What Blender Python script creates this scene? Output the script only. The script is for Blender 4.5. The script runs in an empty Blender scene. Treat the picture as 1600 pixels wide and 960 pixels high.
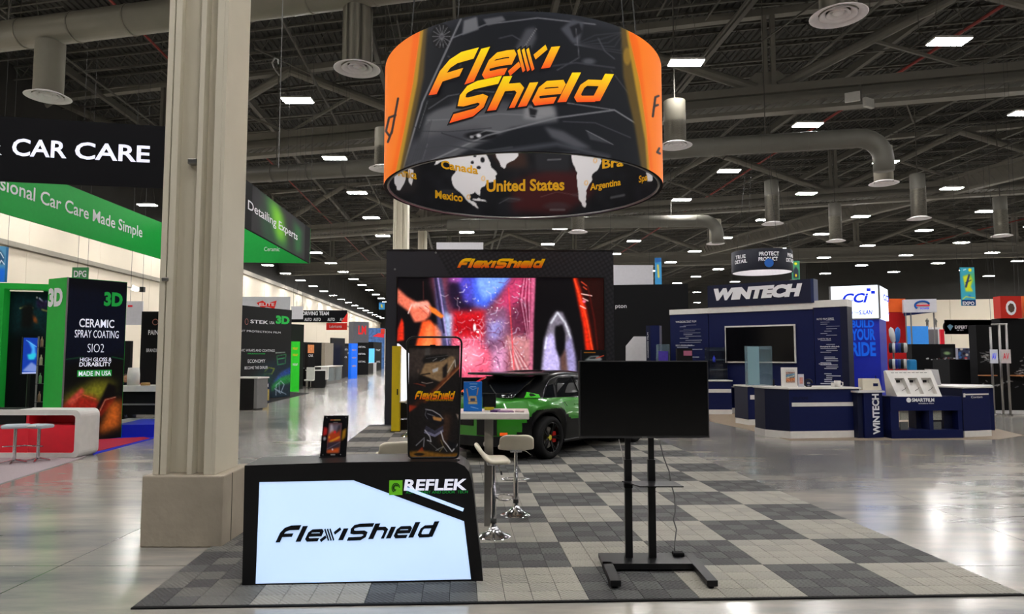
import bpy, bmesh, math, random
import numpy as np
from mathutils import Vector, Matrix
random.seed(7); RNG = np.random.default_rng(5)
SC = bpy.context.scene
COL = SC.collection
# ---------------------------------------------------------------- camera
FPX, CAMH = 1067.0, 1.95
PITCH = math.atan(76 / FPX)
cam = bpy.data.cameras.new('camera'); cam.sensor_width = 36; cam.lens = 36 * FPX / 1600
cam.clip_start = .05; cam.clip_end = 400
co = bpy.data.objects.new('camera', cam); COL.objects.link(co)
co.location = (0, 0, CAMH); co.rotation_euler = (math.pi / 2 + PITCH, 0, 0)
SC.camera = co
# ---------------------------------------------------------------- world and exposure
w = bpy.data.worlds.new('hall_air'); SC.world = w; w.use_nodes = True
w.node_tree.nodes['Background'].inputs[0].default_value = (.9, .95, 1, 1)
w.node_tree.nodes['Background'].inputs[1].default_value = .03
SC.view_settings.view_transform = 'Standard'; SC.view_settings.look = 'None'
SC.view_settings.exposure = 0.0; SC.view_settings.gamma = 1
FIXTURE_POWER = 150.0
# ---------------------------------------------------------------- geometry of the view, used to measure things off the photograph
def ray(px, py):
    u = (px - 800) / FPX; v = (480 - py) / FPX
    return (u, math.cos(PITCH) - v * math.sin(PITCH), math.sin(PITCH) + v * math.cos(PITCH))
def G(px, py, z=0.0):
    r = ray(px, py); t = (z - CAMH) / r[2]; return (r[0] * t, r[1] * t)
def XY(px, Y, py=556):
    r = ray(px, py); return (r[0] / r[1] * Y, Y)
def ZY(py, Y, px=800):
    r = ray(px, py); return CAMH + r[2] / r[1] * Y
def proj(x, y, z):
    z = z - CAMH; c, s = math.cos(PITCH), math.sin(PITCH)
    d = y * c + z * s; v = -y * s + z * c
    return 800 + FPX * x / d, 480 - FPX * v / d
class Frame:
    """a vertical plane standing on the floor from A to B; local x runs A to B, local -y faces the viewer"""
    def __init__(s, A, B):
        s.A, s.B = A, B; s.a = math.atan2(B[1] - A[1], B[0] - A[0]); s.L = math.hypot(B[0] - A[0], B[1] - A[1])
        s.c, s.s = math.cos(s.a), math.sin(s.a)
    def pl(s, px, py, y=0.0):
        r = ray(px, py)
        ox, oy = s.A[0] - y * s.s, s.A[1] + y * s.c
        nx, ny = -s.s, s.c
        t = (ox * nx + oy * ny) / (r[0] * nx + r[1] * ny)
        x, yy, z = r[0] * t - ox, r[1] * t - oy, CAMH + r[2] * t
        return x * s.c + yy * s.s, z
    def rect(s, x0, y0, x1, y1, y=0.0):
        a = s.pl(x0, y0, y); b = s.pl(x1, y1, y)
        return min(a[0], b[0]), max(a[0], b[0]), min(a[1], b[1]), max(a[1], b[1])           # x0 x1 z0 z1
# ---------------------------------------------------------------- materials
def lin(c):
    c = np.asarray(c, float) / 255.0
    return np.where(c <= .04045, c / 12.92, ((c + .055) / 1.055) ** 2.4)
def L3(c): return tuple(float(v) for v in lin(c)) + (1.0,)
MATS = {}
def mat(name, rgb, rough=.5, metal=0.0, var=.06, scale=8.0, emit=0.0, bump=0.0, coat=0.0, bscale=None, spec=None):
    if name in MATS: return MATS[name]
    m = bpy.data.materials.new(name); m.use_nodes = True; MATS[name] = m
    nt = m.node_tree; b = nt.nodes['Principled BSDF']
    tc = nt.nodes.new('ShaderNodeTexCoord'); nz = nt.nodes.new('ShaderNodeTexNoise')
    nz.inputs['Scale'].default_value = scale; nz.inputs['Detail'].default_value = 4
    nt.links.new(tc.outputs['Object'], nz.inputs['Vector'])
    mx = nt.nodes.new('ShaderNodeMix'); mx.data_type = 'RGBA'
    c = np.array(L3(rgb)[:3])
    mx.inputs[6].default_value = tuple(np.clip(c * (1 - var * 1.5), 0, 1)) + (1,)
    mx.inputs[7].default_value = tuple(np.clip(c * (1 + var * 1.5), 0, 1)) + (1,)
    nt.links.new(nz.outputs['Fac'], mx.inputs[0]); nt.links.new(mx.outputs[2], b.inputs['Base Color'])
    b.inputs['Roughness'].default_value = rough; b.inputs['Metallic'].default_value = metal
    if spec is None and rough >= .5 and not metal and not coat: spec = .22
    if spec is not None: b.inputs['Specular IOR Level'].default_value = spec
    if coat: b.inputs['Coat Weight'].default_value = coat; b.inputs['Coat Roughness'].default_value = .05
    if emit:
        nt.links.new(mx.outputs[2], b.inputs['Emission Color']); b.inputs['Emission Strength'].default_value = emit
    if bump:
        n2 = nt.nodes.new('ShaderNodeTexNoise'); n2.inputs['Scale'].default_value = bscale or scale * 6
        nt.links.new(tc.outputs['Object'], n2.inputs['Vector'])
        bp = nt.nodes.new('ShaderNodeBump'); bp.inputs['Strength'].default_value = bump; bp.inputs['Distance'].default_value = .01
        nt.links.new(n2.outputs['Fac'], bp.inputs['Height']); nt.links.new(bp.outputs['Normal'], b.inputs['Normal'])
    return m
def picmat(name, emit=0.0, rough=.5, coat=0.0, spec=.15):
    if name in MATS: return MATS[name]
    m = bpy.data.materials.new(name); m.use_nodes = True; MATS[name] = m
    nt = m.node_tree; b = nt.nodes['Principled BSDF']
    at = nt.nodes.new('ShaderNodeAttribute'); at.attribute_name = 'print'
    if emit:
        b.inputs['Base Color'].default_value = (.002, .002, .002, 1)
        nt.links.new(at.outputs['Color'], b.inputs['Emission Color']); b.inputs['Emission Strength'].default_value = emit
    else: nt.links.new(at.outputs['Color'], b.inputs['Base Color'])
    b.inputs['Roughness'].default_value = rough; b.inputs['Coat Weight'].default_value = coat; b.inputs['Specular IOR Level'].default_value = spec
    return m
BLACK = mat('black_satin', (17, 17, 19), .4, spec=.3)
BLACKM = mat('black_matt', (18, 18, 20), .7, spec=.15)
CHAR = mat('charcoal_panel', (44, 44, 51), .6, spec=.25)
CABLE = mat('cable_grey', (60, 60, 60), .6)
NAVY = mat('navy_laminate', (10, 21, 70), .5, spec=.25)
NAVYD = mat('navy_dark', (16, 22, 50), .5, spec=.3)
WHITE = mat('white_laminate', (225, 222, 218), .4)
OFFW = mat('off_white', (205, 203, 205), .6)
CREAM = mat('cream_vinyl', (228, 220, 200), .42)
CHROME = mat('chrome', (205, 205, 208), .16, 1.0, .02)
STEEL = mat('brushed_steel', (150, 148, 145), .32, 1.0)
GREYP = mat('grey_paint', (120, 120, 120), .5)
GLASSD = mat('dark_glass', (8, 9, 12), .05, 0, .02, coat=.5)
GLOSSB = mat('black_gloss', (9, 9, 11), .08, coat=1.0)
RED = mat('red_laminate', (235, 36, 56), .45)
GREEN = mat('booth_green', (22, 140, 50), .45)
GREENL = mat('lit_green', (28, 150, 52), .5, emit=.25)
CEIL = mat('ceiling_paint', (84, 82, 76), .6, 0, .1, 1.5)
CEILD = mat('ceiling_deck_paint', (54, 53, 50), .7, 0, .15, .6)
BEAM = mat('beam_paint', (112, 109, 101), .6, 0, .08, 1.5)
DUCTN = mat('duct_paint_lit', (126, 122, 110), .55, 0, .06, 2)  # duct paint lightened: light from the near fixture put into the colour
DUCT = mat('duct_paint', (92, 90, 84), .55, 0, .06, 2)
TXW = mat('white_letters', (235, 235, 240), .5, var=.01)
TXL = mat('lit_white_letters', (235, 238, 255), .5, var=.01, emit=.55)
TXG = mat('green_letters', (30, 170, 70), .5, var=.01, emit=.2)
TXY = mat('yellow_letters', (238, 176, 20), .5, var=.02)
TXK = mat('black_letters', (16, 18, 24), .5, var=.01)
def gls(name, rgb, alpha=.25):
    if name in MATS: return MATS[name]
    m = bpy.data.materials.new(name); m.use_nodes = True; MATS[name] = m
    nt = m.node_tree; nt.nodes.remove(nt.nodes['Principled BSDF'])
    t = nt.nodes.new('ShaderNodeBsdfTransparent'); g = nt.nodes.new('ShaderNodeBsdfPrincipled'); x = nt.nodes.new('ShaderNodeMixShader')
    g.inputs['Base Color'].default_value = L3(rgb); g.inputs['Roughness'].default_value = .06
    x.inputs[0].default_value = alpha
    nt.links.new(t.outputs[0], x.inputs[1]); nt.links.new(g.outputs[0], x.inputs[2]); nt.links.new(x.outputs[0], nt.nodes['Material Output'].inputs[0])
    return m
ACRYL = gls('clear_acrylic', (150, 175, 185), .3)
FROST = gls('pale_blue_acrylic', (150, 185, 195), .8)
# ---------------------------------------------------------------- mesh builders
class MB:
    def __init__(s): s.v = []; s.f = []; s.m = []
    def add(s, vs, fs, mi=0):
        o = len(s.v); s.v += [tuple(v) for v in vs]; s.f += [tuple(i + o for i in f) for f in fs]; s.m += [mi] * len(fs); return s
    def box(s, x0, x1, y0, y1, z0, z1, mi=0):
        vs = [(x, y, z) for z in (z0, z1) for y in (y0, y1) for x in (x0, x1)]
        return s.add(vs, [(0, 2, 3, 1), (4, 5, 7, 6), (0, 1, 5, 4), (1, 3, 7, 5), (3, 2, 6, 7), (2, 0, 4, 6)], mi)
    def bar(s, p0, p1, w, h=None, mi=0):
        h = h or w; p0, p1 = Vector(p0), Vector(p1); d = (p1 - p0).normalized()
        up = Vector((0, 0, 1)) if abs(d.z) < .95 else Vector((0, 1, 0))
        a = d.cross(up).normalized() * w / 2; b = a.cross(d).normalized() * h / 2
        vs = [p + sa * a + sb * b for p in (p0, p1) for sa, sb in ((-1, -1), (1, -1), (1, 1), (-1, 1))]
        return s.add(vs, [(0, 1, 2, 3), (7, 6, 5, 4), (0, 4, 5, 1), (1, 5, 6, 2), (2, 6, 7, 3), (3, 7, 4, 0)], mi)
    def tube(s, pts, r, n=8, mi=0, closed=False, caps=True):
        pts = [Vector(p) for p in pts]; N = len(pts); rs = r if isinstance(r, (list, tuple)) else [r] * N
        vs = []; prev = None
        for i, p in enumerate(pts):
            if closed: d = (pts[(i + 1) % N] - pts[i - 1]).normalized()
            else: d = (pts[min(i + 1, N - 1)] - pts[max(i - 1, 0)]).normalized()
            if prev is None:
                up = Vector((0, 0, 1)) if abs(d.z) < .9 else Vector((0, 1, 0)); a = d.cross(up).normalized()
            else: a = (prev - d * prev.dot(d)).normalized()
            prev = a; b = d.cross(a)
            vs += [p + (a * math.cos(2 * math.pi * k / n) + b * math.sin(2 * math.pi * k / n)) * rs[i] for k in range(n)]
        fs = []
        for i in range(N if closed else N - 1):
            j = (i + 1) % N
            fs += [(i * n + k, i * n + (k + 1) % n, j * n + (k + 1) % n, j * n + k) for k in range(n)]
        if caps and not closed: fs += [tuple(range(n))[::-1], tuple((N - 1) * n + k for k in range(n))]
        return s.add(vs, fs, mi)
    def lathe(s, prof, n=24, c=(0, 0, 0), mi=0):
        vs = [(c[0] + r * math.cos(2 * math.pi * k / n), c[1] + r * math.sin(2 * math.pi * k / n), c[2] + z) for r, z in prof for k in range(n)]
        fs = [(i * n + k, i * n + (k + 1) % n, (i + 1) * n + (k + 1) % n, (i + 1) * n + k) for i in range(len(prof) - 1) for k in range(n)]
        return s.add(vs, fs, mi)
    def prism(s, poly, y0, y1, mi=0):           # poly in local x,z ; extruded along y
        n = len(poly); vs = [(x, y0, z) for x, z in poly] + [(x, y1, z) for x, z in poly]
        return s.add(vs, [tuple(range(n)), tuple(range(2 * n - 1, n - 1, -1))] + [(i + n, (i + 1) % n + n, (i + 1) % n, i) for i in range(n)], mi)
    def prismz(s, poly, z0, z1, mi=0):
        n = len(poly); vs = [(x, y, z0) for x, y in poly] + [(x, y, z1) for x, y in poly]
        return s.add(vs, [tuple(range(n))[::-1], tuple(range(n, 2 * n))] + [(i, (i + 1) % n, (i + 1) % n + n, i + n) for i in range(n)], mi)
    def mesh(s, name, mats):
        me = bpy.data.meshes.new(name); me.from_pydata(s.v, [], s.f)
        for m in (mats if isinstance(mats, (list, tuple)) else [mats]): me.materials.append(m)
        if any(s.m): me.polygons.foreach_set('material_index', s.m)
        me.validate(); me.update(); return me
    def build(s, name, mats, parent=None, smooth=False, bevel=0, sub=0, loc=None, rz=0, fix=False):
        me = s.mesh(name, mats)
        if fix:
            bm = bmesh.new(); bm.from_mesh(me); bmesh.ops.remove_doubles(bm, verts=bm.verts, dist=1e-5)
            bmesh.ops.recalc_face_normals(bm, faces=bm.faces); bm.to_mesh(me); bm.free()
        if smooth: me.polygons.foreach_set('use_smooth', [True] * len(me.polygons))
        o = bpy.data.objects.new(name, me); COL.objects.link(o)
        if parent is not None: o.parent = parent
        if loc: o.location = loc
        if rz: o.rotation_euler = (0, 0, rz)
        if bevel:
            b = o.modifiers.new('bevel', 'BEVEL'); b.width = bevel; b.segments = 2; b.limit_method = 'ANGLE'
        if sub:
            b = o.modifiers.new('subsurf', 'SUBSURF'); b.levels = sub; b.render_levels = sub
        return o
def tag(o, label=None, cat=None, group=None, kind=None):
    for k, v in (('label', label), ('category', cat), ('group', group), ('kind', kind)):
        if v: o[k] = v
    return o
def thing(name, label, cat, loc=(0, 0, 0), rz=0, group=None):
    o = bpy.data.objects.new(name, None); COL.objects.link(o); o.empty_display_size = .2
    o.location = loc; o.rotation_euler = (0, 0, rz)
    return tag(o, label, cat, group)
def fthing(name, label, cat, fr, group=None): return thing(name, label, cat, (fr.A[0], fr.A[1], 0), fr.a, group)
def copy_tree(o, parent=None):
    c = o.copy(); COL.objects.link(c)
    if parent is not None: c.parent = parent
    for ch in list(o.children): copy_tree(ch, c)
    return c
def pbox(name, par, m, x0, x1, y0, y1, z0, z1, bevel=0, label=None):
    o = MB().box(x0, x1, y0, y1, z0, z1).build(name, m, par, bevel=bevel)
    if label: o['label'] = label
    return o
# ---------------------------------------------------------------- lettering
TXC = {}
def text2d(st, bold=0.0, spacing=1.0):
    k = (st, bold, spacing)
    if k in TXC: return TXC[k]
    cu = bpy.data.curves.new('t', 'FONT'); cu.body = st; cu.size = 1; cu.offset = bold; cu.resolution_u = 3; cu.space_character = spacing
    ob = bpy.data.objects.new('t', cu); COL.objects.link(ob)
    dg = bpy.context.evaluated_depsgraph_get(); me = ob.evaluated_get(dg).to_mesh()
    vs = np.array([v.co[:2] for v in me.vertices]) if len(me.vertices) else np.zeros((1, 2)); fs = [tuple(p.vertices) for p in me.polygons]
    ob.evaluated_get(dg).to_mesh_clear(); bpy.data.objects.remove(ob); bpy.data.curves.remove(cu)
    mn, mx = vs.min(0), vs.max(0); vs = (vs - mn) / np.maximum(mx - mn, 1e-6)
    TXC[k] = (vs, fs); return TXC[k]
def stroke(pts, w, n=1):
    """thick mitred polyline in 2-D -> (verts, quads)"""
    P = []
    for a, b in zip(pts[:-1], pts[1:]):
        for k in range(n): P.append((a[0] + (b[0] - a[0]) * k / n, a[1] + (b[1] - a[1]) * k / n))
    P.append(pts[-1]); P = [np.array(p, float) for p in P]; vs = []
    for i, p in enumerate(P):
        d0 = P[i] - P[i - 1] if i else P[1] - P[0]; d1 = P[i + 1] - P[i] if i < len(P) - 1 else d0
        d0 = d0 / np.linalg.norm(d0); d1 = d1 / np.linalg.norm(d1)
        n0 = np.array((-d0[1], d0[0])); n1 = np.array((-d1[1], d1[0])); m = n0 + n1; m /= np.linalg.norm(m); k = min(1 / max(m @ n0, .4), 1.8)
        vs += [tuple(p + m * w / 2 * k), tuple(p - m * w / 2 * k)]
    return vs, [(2 * i, 2 * i + 1, 2 * i + 3, 2 * i + 2) for i in range(len(P) - 1)]
H_, X_ = .91, .66
GLY = {
 'F': (1.28, [([(0, 0), (0, .58), (.12, .8), (.42, H_), (1.1, H_)], .25), ([(.08, .44), (.82, .44)], .18)]),
 'l': (.36, [([(.02, 0), (.02, 1)], .29)]),
 'e': (1.1, [([(.92, .09), (.2, .09), (.06, .2), (.06, .53), (.2, X_), (.8, X_), (.92, .56), (.92, .4), (.12, .4)], .175)]),
 'x': (1.12, [([(-.12, 0), (.14, .27)], .2), ([(.62, .45), (.92, .76)], .2), ([(-.2, .76), (.46, 0)], .07), ([(-.02, .76), (.64, 0)], .07), ([(.16, .76), (.82, 0)], .07)]),
 'i': (.3, [([(.06, 0), (.06, .75)], .28)]),
 'S': (1.62, [([(1.5, H_), (.5, H_), (.2, .84), (.12, .7), (.2, .5), (.4, .46), (1.0, .46), (1.2, .38), (1.22, .2), (1.02, .06), (.1, .06)], .19)]),
 'h': (1.08, [([(.02, 0), (.02, 1)], .29), ([(.02, X_), (.64, X_), (.84, .54), (.84, 0)], .18)]),
 'd': (1.1, [([(.9, 1), (.9, 0)], .29), ([(.9, .09), (.2, .09), (.06, .2), (.06, .53), (.2, X_), (.9, X_)], .175)]),
}
def logo2d(word, shear=.5, fat=0.0, n=1, gap=.12):
    """returns verts in cap-height units with shear, quads, total advance"""
    x = 0; V = []; Fc = []
    for ch in word:
        adv, sts = GLY[ch]
        for pts, w in sts:
            w = w * 1.25; q = [(p[0] + x, p[1]) for p in pts]
            if fat:
                a, b = np.array(q[0]), np.array(q[1]); d = (a - b) / np.linalg.norm(a - b) * fat / 2; q[0] = tuple(a + d)
                a, b = np.array(q[-1]), np.array(q[-2]); d = (a - b) / np.linalg.norm(a - b) * fat / 2; q[-1] = tuple(a + d)
            vs, fs = stroke(q, w + fat, n)
            o = len(V); V += [(vx + shear * vy, vy) for vx, vy in vs]; Fc += [tuple(i + o for i in f) for f in fs]
        x += adv + gap
    return V, Fc, x - gap
def shape(name, par, V3, Fc, m, cols=None, label=None):
    me = bpy.data.meshes.new(name); me.from_pydata([tuple(v) for v in V3], [], Fc); me.materials.append(m)
    if cols is not None:
        ca = me.color_attributes.new('print', 'FLOAT_COLOR', 'POINT')
        ca.data.foreach_set('color', np.concatenate([np.asarray(cols, float), np.ones((len(V3), 1))], 1).ravel())
    me.update(); o = bpy.data.objects.new(name, me); COL.objects.link(o)
    if par is not None: o.parent = par
    if label: o['label'] = label
    return o
def txt(par, st, r, m=None, y=-.006, bold=.01, shear=0.0, name='lettering', spacing=1.0, vert=False, mapf=None, label=None):
    """lettering filling the rectangle r=(x0,x1,z0,z1) on the local plane y"""
    vs, fs = text2d(st, bold, spacing); x0, x1, z0, z1 = r
    if vert: vs = np.stack([1 - vs[:, 1], vs[:, 0]], 1) if vert == 1 else np.stack([vs[:, 1], 1 - vs[:, 0]], 1)
    h = z1 - z0
    V = [(x0 + (x1 - x0 - shear * h) * a + shear * h * b, y, z0 + h * b) for a, b in vs]
    if mapf: V = [mapf(v[0], v[2]) for v in V]
    return shape(name, par, V, fs, m or TXW, label=label)
LOGO_G = picmat('logo_gradient', rough=.4)
LOGO_GE = picmat('logo_gradient_lit', emit=.9)
def logo(par, word, r, y=-.006, m=None, shear=.5, grad=True, fat=0, name='logo', tilt=0, glow=False):
    V, Fc, W = logo2d(word, shear, fat); x0, x1, z0, z1 = r; sx = (x1 - x0) / (W + shear * .9); sz = z1 - z0
    top, bot = lin((246, 205, 12)), lin((244, 84, 30))
    cols = [bot + (top - bot) * min(max(v[1], 0), 1) for v in V] if grad else None
    P = [(x0 + v[0] * sx, y, z0 + v[1] * sz + tilt * (v[0] / W)) for v in V]
    return shape(name, par, P, Fc, m or ((LOGO_GE if glow else LOGO_G) if grad else TXK), cols)
# ---------------------------------------------------------------- printed pictures: drawn as arrays in code, carried by fine meshes
class Canvas:
    def __init__(s, x0, y0, x1, y1, k=1.0, bg=(0, 0, 0)):
        s.x0, s.y0, s.k = x0, y0, k; s.w = int((x1 - x0) * k) + 1; s.h = int((y1 - y0) * k) + 1
        s.a = np.ones((s.h, s.w, 3)) * np.array(bg, float)
        s.X, s.Y = np.meshgrid(x0 + np.arange(s.w) / k, y0 + np.arange(s.h) / k)
    def blend(s, m, c): s.a = s.a * (1 - m[..., None]) + np.array(c, float) * m[..., None]; return s
    def blur(s, m, r):
        r = int(round(r * s.k))
        for _ in range(2):
            if r < 1: break
            for ax in (0, 1):
                p = np.pad(m, [(r + 1, r) if i == ax else (0, 0) for i in (0, 1)], mode='edge').cumsum(ax)
                m = (np.take(p, np.arange(2 * r + 1, p.shape[ax]), ax) - np.take(p, np.arange(0, p.shape[ax] - 2 * r - 1), ax)) / (2 * r + 1)
        return m
    def poly(s, pts, c, blur=0, al=1.0):
        m = np.zeros(s.X.shape); d = .25 / s.k
        for dx, dy in ((-d, -d), (d, -d), (-d, d), (d, d)):
            X, Y = s.X + dx, s.Y + dy; ins = np.zeros(X.shape, bool); n = len(pts)
            for i in range(n):
                xa, ya = pts[i]; xb, yb = pts[(i + 1) % n]
                if ya == yb: continue
                ins ^= ((ya > Y) != (yb > Y)) & (X < (xb - xa) * (Y - ya) / (yb - ya) + xa)
            m += ins / 4
        return s.blend(s.blur(m, blur) * al, c)
    def line(s, pts, c, w=1.0, soft=.7, al=1.0):
        D = np.full(s.X.shape, 1e9)
        for (xa, ya), (xb, yb) in zip(pts[:-1], pts[1:]):
            dx, dy = xb - xa, yb - ya; L = dx * dx + dy * dy + 1e-9
            t = np.clip(((s.X - xa) * dx + (s.Y - ya) * dy) / L, 0, 1)
            D = np.minimum(D, np.hypot(s.X - xa - t * dx, s.Y - ya - t * dy))
        return s.blend(np.clip((w / 2 + soft - D) / (2 * soft), 0, 1) * al, c)
    def ell(s, cx, cy, rx, ry, c, soft=.15, al=1.0):
        d = np.hypot((s.X - cx) / rx, (s.Y - cy) / ry); return s.blend(np.clip((1 - d) / soft, 0, 1) * al, c)
    def hgrad(s, c0, c1, y0, y1):
        t = np.clip((s.Y - y0) / (y1 - y0), 0, 1)[..., None]; s.a = np.array(c0, float) * (1 - t) + np.array(c1, float) * t; return s
    def noise(s, amt, cell=6, mask=None):
        g = RNG.random((int(s.h / cell) + 3, int(s.w / cell) + 3)); yy = np.arange(s.h) / cell; xx = np.arange(s.w) / cell
        yi, xi = yy.astype(int), xx.astype(int); fy, fx = (yy - yi)[:, None], (xx - xi)[None, :]
        n = g[yi][:, xi] * (1 - fy) * (1 - fx) + g[yi + 1][:, xi] * fy * (1 - fx) + g[yi][:, xi + 1] * (1 - fy) * fx + g[yi + 1][:, xi + 1] * fy * fx
        k = (1 + amt * (n - .5) * 2)[..., None]
        s.a = s.a * k if mask is None else s.a * (1 + (k - 1) * mask[..., None]); return s
    def get(s, px, py):
        x = np.clip((px - s.x0) * s.k, 0, s.w - 1.001); y = np.clip((py - s.y0) * s.k, 0, s.h - 1.001)
        xi, yi = x.astype(int), y.astype(int); fx, fy = (x - xi)[..., None], (y - yi)[..., None]; a = s.a
        return lin(np.clip(a[yi, xi] * (1 - fx) * (1 - fy) + a[yi, xi + 1] * fx * (1 - fy) + a[yi + 1, xi] * (1 - fx) * fy + a[yi + 1, xi + 1] * fx * fy, 0, 255))
def grid_mesh(name, par, P, cols, m, smooth=False, label=None):
    nz, nx = P.shape[:2]; idx = np.arange(nz * nx).reshape(nz, nx)
    f = np.stack([idx[:-1, :-1], idx[1:, :-1], idx[1:, 1:], idx[:-1, 1:]], -1).reshape(-1, 4)
    me = bpy.data.meshes.new(name); me.from_pydata(P.reshape(-1, 3).tolist(), [], f.tolist()); me.materials.append(m)
    ca = me.color_attributes.new('print', 'BYTE_COLOR' if False else 'FLOAT_COLOR', 'POINT')
    ca.data.foreach_set('color', np.concatenate([cols.reshape(-1, 3), np.ones((nz * nx, 1))], 1).ravel())
    if smooth: me.polygons.foreach_set('use_smooth', [True] * len(me.polygons))
    me.update(); o = bpy.data.objects.new(name, me); COL.objects.link(o)
    if par is not None: o.parent = par
    if label: o['label'] = label
    return o
def picture(name, par, r, cv, m, y=-.004, nx=None, nz=None, label=None):
    """the whole canvas stretched over the rectangle r on the local plane y"""
    x0, x1, z0, z1 = r; nx = nx or cv.w; nz = nz or cv.h
    U, Vv = np.meshgrid(np.linspace(0, 1, nx), np.linspace(0, 1, nz))
    P = np.stack([x0 + (x1 - x0) * U, np.full(U.shape, y), z1 - (z1 - z0) * Vv], -1)
    cols = cv.get(cv.x0 + U * (cv.w - 1) / cv.k, cv.y0 + Vv * (cv.h - 1) / cv.k)
    return grid_mesh(name, par, P, cols, m, label=label)
# ================================================================ SETTING
def floor_material():
    m = bpy.data.materials.new('polished_concrete'); m.use_nodes = True; nt = m.node_tree; b = nt.nodes['Principled BSDF']
    N = nt.nodes.new; tc = N('ShaderNodeTexCoord')
    def noise(sc, det, mp):
        mpn = N('ShaderNodeMapping'); mpn.inputs['Scale'].default_value = mp; nt.links.new(tc.outputs['Object'], mpn.inputs['Vector'])
        n = N('ShaderNodeTexNoise'); n.inputs['Scale'].default_value = sc; n.inputs['Detail'].default_value = det; nt.links.new(mpn.outputs[0], n.inputs['Vector']); return n
    n1 = noise(.8, 9, (.35, 1.5, 1)); n1.inputs['Roughness'].default_value = .62; r = N('ShaderNodeValToRGB'); nt.links.new(n1.outputs['Fac'], r.inputs[0])
    r.color_ramp.elements[0].position = .36; r.color_ramp.elements[0].color = L3((118, 119, 120)); r.color_ramp.elements[1].position = .64; r.color_ramp.elements[1].color = L3((178, 171, 160))
    sp = N('ShaderNodeSeparateXYZ'); nt.links.new(tc.outputs['Object'], sp.inputs[0]); lines = []
    for ax, per, off in ((0, 9.6, 4.2), (1, 9.6, 3.1)):
        a = N('ShaderNodeMath'); a.operation = 'ADD'; a.inputs[1].default_value = off; nt.links.new(sp.outputs[ax], a.inputs[0])
        p = N('ShaderNodeMath'); p.operation = 'PINGPONG'; p.inputs[1].default_value = per / 2; nt.links.new(a.outputs[0], p.inputs[0])
        l = N('ShaderNodeMath'); l.operation = 'LESS_THAN'; l.inputs[1].default_value = .006; nt.links.new(p.outputs[0], l.inputs[0]); lines.append(l)
    mx = N('ShaderNodeMath'); mx.operation = 'MAXIMUM'; nt.links.new(lines[0].outputs[0], mx.inputs[0]); nt.links.new(lines[1].outputs[0], mx.inputs[1])
    mc = N('ShaderNodeMix'); mc.data_type = 'RGBA'; mc.inputs[7].default_value = L3((70, 68, 64)); nt.links.new(mx.outputs[0], mc.inputs[0]); nt.links.new(r.outputs[0], mc.inputs[6]); nt.links.new(mc.outputs[2], b.inputs['Base Color'])
    n2 = noise(1.4, 4, (.5, 1.2, 1)); rr = N('ShaderNodeMapRange'); rr.inputs['To Min'].default_value = .14; rr.inputs['To Max'].default_value = .26
    nt.links.new(n2.outputs['Fac'], rr.inputs['Value']); nt.links.new(rr.outputs[0], b.inputs['Roughness'])
    n3 = noise(2.2, 3, (.45, 1.6, 1)); bp = N('ShaderNodeBump'); bp.inputs['Strength'].default_value = .12; bp.inputs['Distance'].default_value = .02
    nt.links.new(n3.outputs['Fac'], bp.inputs['Height']); nt.links.new(bp.outputs[0], b.inputs['Normal'])
    b.inputs['Coat Weight'].default_value = .35; b.inputs['Coat Roughness'].default_value = .14; nt.links.new(bp.outputs[0], b.inputs['Coat Normal'])
    return m
flo = MB().box(-60, 112, -22, 262, -.3, 0).build('floor', floor_material()); flo['kind'] = 'structure'
WALLP = mat('wall_paint', (228, 218, 200), .7, 0, .03, .4)
TRIM = mat('wall_trim_paint', (150, 145, 134), .6)
# left wall
def wl(Y): return -31.9 - .0656 * Y
ang = math.atan2(1, -.0656)
wr = MB().prismz([(wl(-20) - .6, -20), (wl(-20) - .25, -20), (wl(252) - .25, 252), (wl(252) - .6, 252)], 0, 14.0).build('wall_left', WALLP); wr['kind'] = 'structure'
pm = MB().box(.005, 9.59, 0, .1, 0, 9.5).mesh('panel', WALLP); pm2 = MB().box(.005, 9.59, -.12, 0, 9.95, 13.6).mesh('panel', WALLP)
for k in range(28):
    Y = -18 + k * 9.6
    for me in (pm, pm2):
        o = bpy.data.objects.new('panel', me); COL.objects.link(o); o.parent = wr; o.location = (wl(Y) - .1, Y, 0); o.rotation_euler = (0, 0, ang)
o = MB().box(0, 271, -.35, .0, 9.55, 9.9).build('ledge', TRIM, wr, loc=(wl(-18) - .1, -18, 0), rz=ang)
o = MB().box(0, 271, -.45, .0, 13.5, 14.1).build('top_rail', TRIM, wr, loc=(wl(-18) - .1, -18, 0), rz=ang)
o = MB().box(0, 271, .3, .5, 14.1, 23).build('trim_1', CEILD, None, loc=(wl(-18) - .1, -18, 0), rz=ang); o['kind'] = 'structure'
# back wall
wf = MB().box(-56, 54, 250, 250.4, 0, 11.7).build('wall_far', WALLP); wf['kind'] = 'structure'
o = MB().box(-56, 54, 250.5, 250.8, 11.7, 23).build('trim_3', CEILD); o['kind'] = 'structure'
o = MB().box(54, 54.4, 124.5, 250, 0, 11.7).build('wall_side', WALLP); o['kind'] = 'structure'
o = MB().box(54, 54.4, 124.5, 250, 11.7, 23).build('trim_4', CEILD); o['kind'] = 'structure'
bwf = Frame((54, 124), (112, 111))
wb = MB().box(0, bwf.L, 0, .3, 0, 11.7).build('wall_back', WALLP, None, loc=(54, 124, 0), rz=bwf.a); wb['kind'] = 'structure'
pm = MB().box(.03, 7.47, -.08, 0, 0, 11.7).mesh('panel', WALLP)
for k in range(7):
    o = bpy.data.objects.new('panel', pm); COL.objects.link(o); o.parent = wb; o.location = (.5 + 7.5 * k, 0, 0)
o = MB().box(0, bwf.L, .1, .4, 11.7, 23.5).build('trim_2', CEILD, None, loc=(54, 124, 0), rz=bwf.a); o['kind'] = 'structure'
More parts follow.
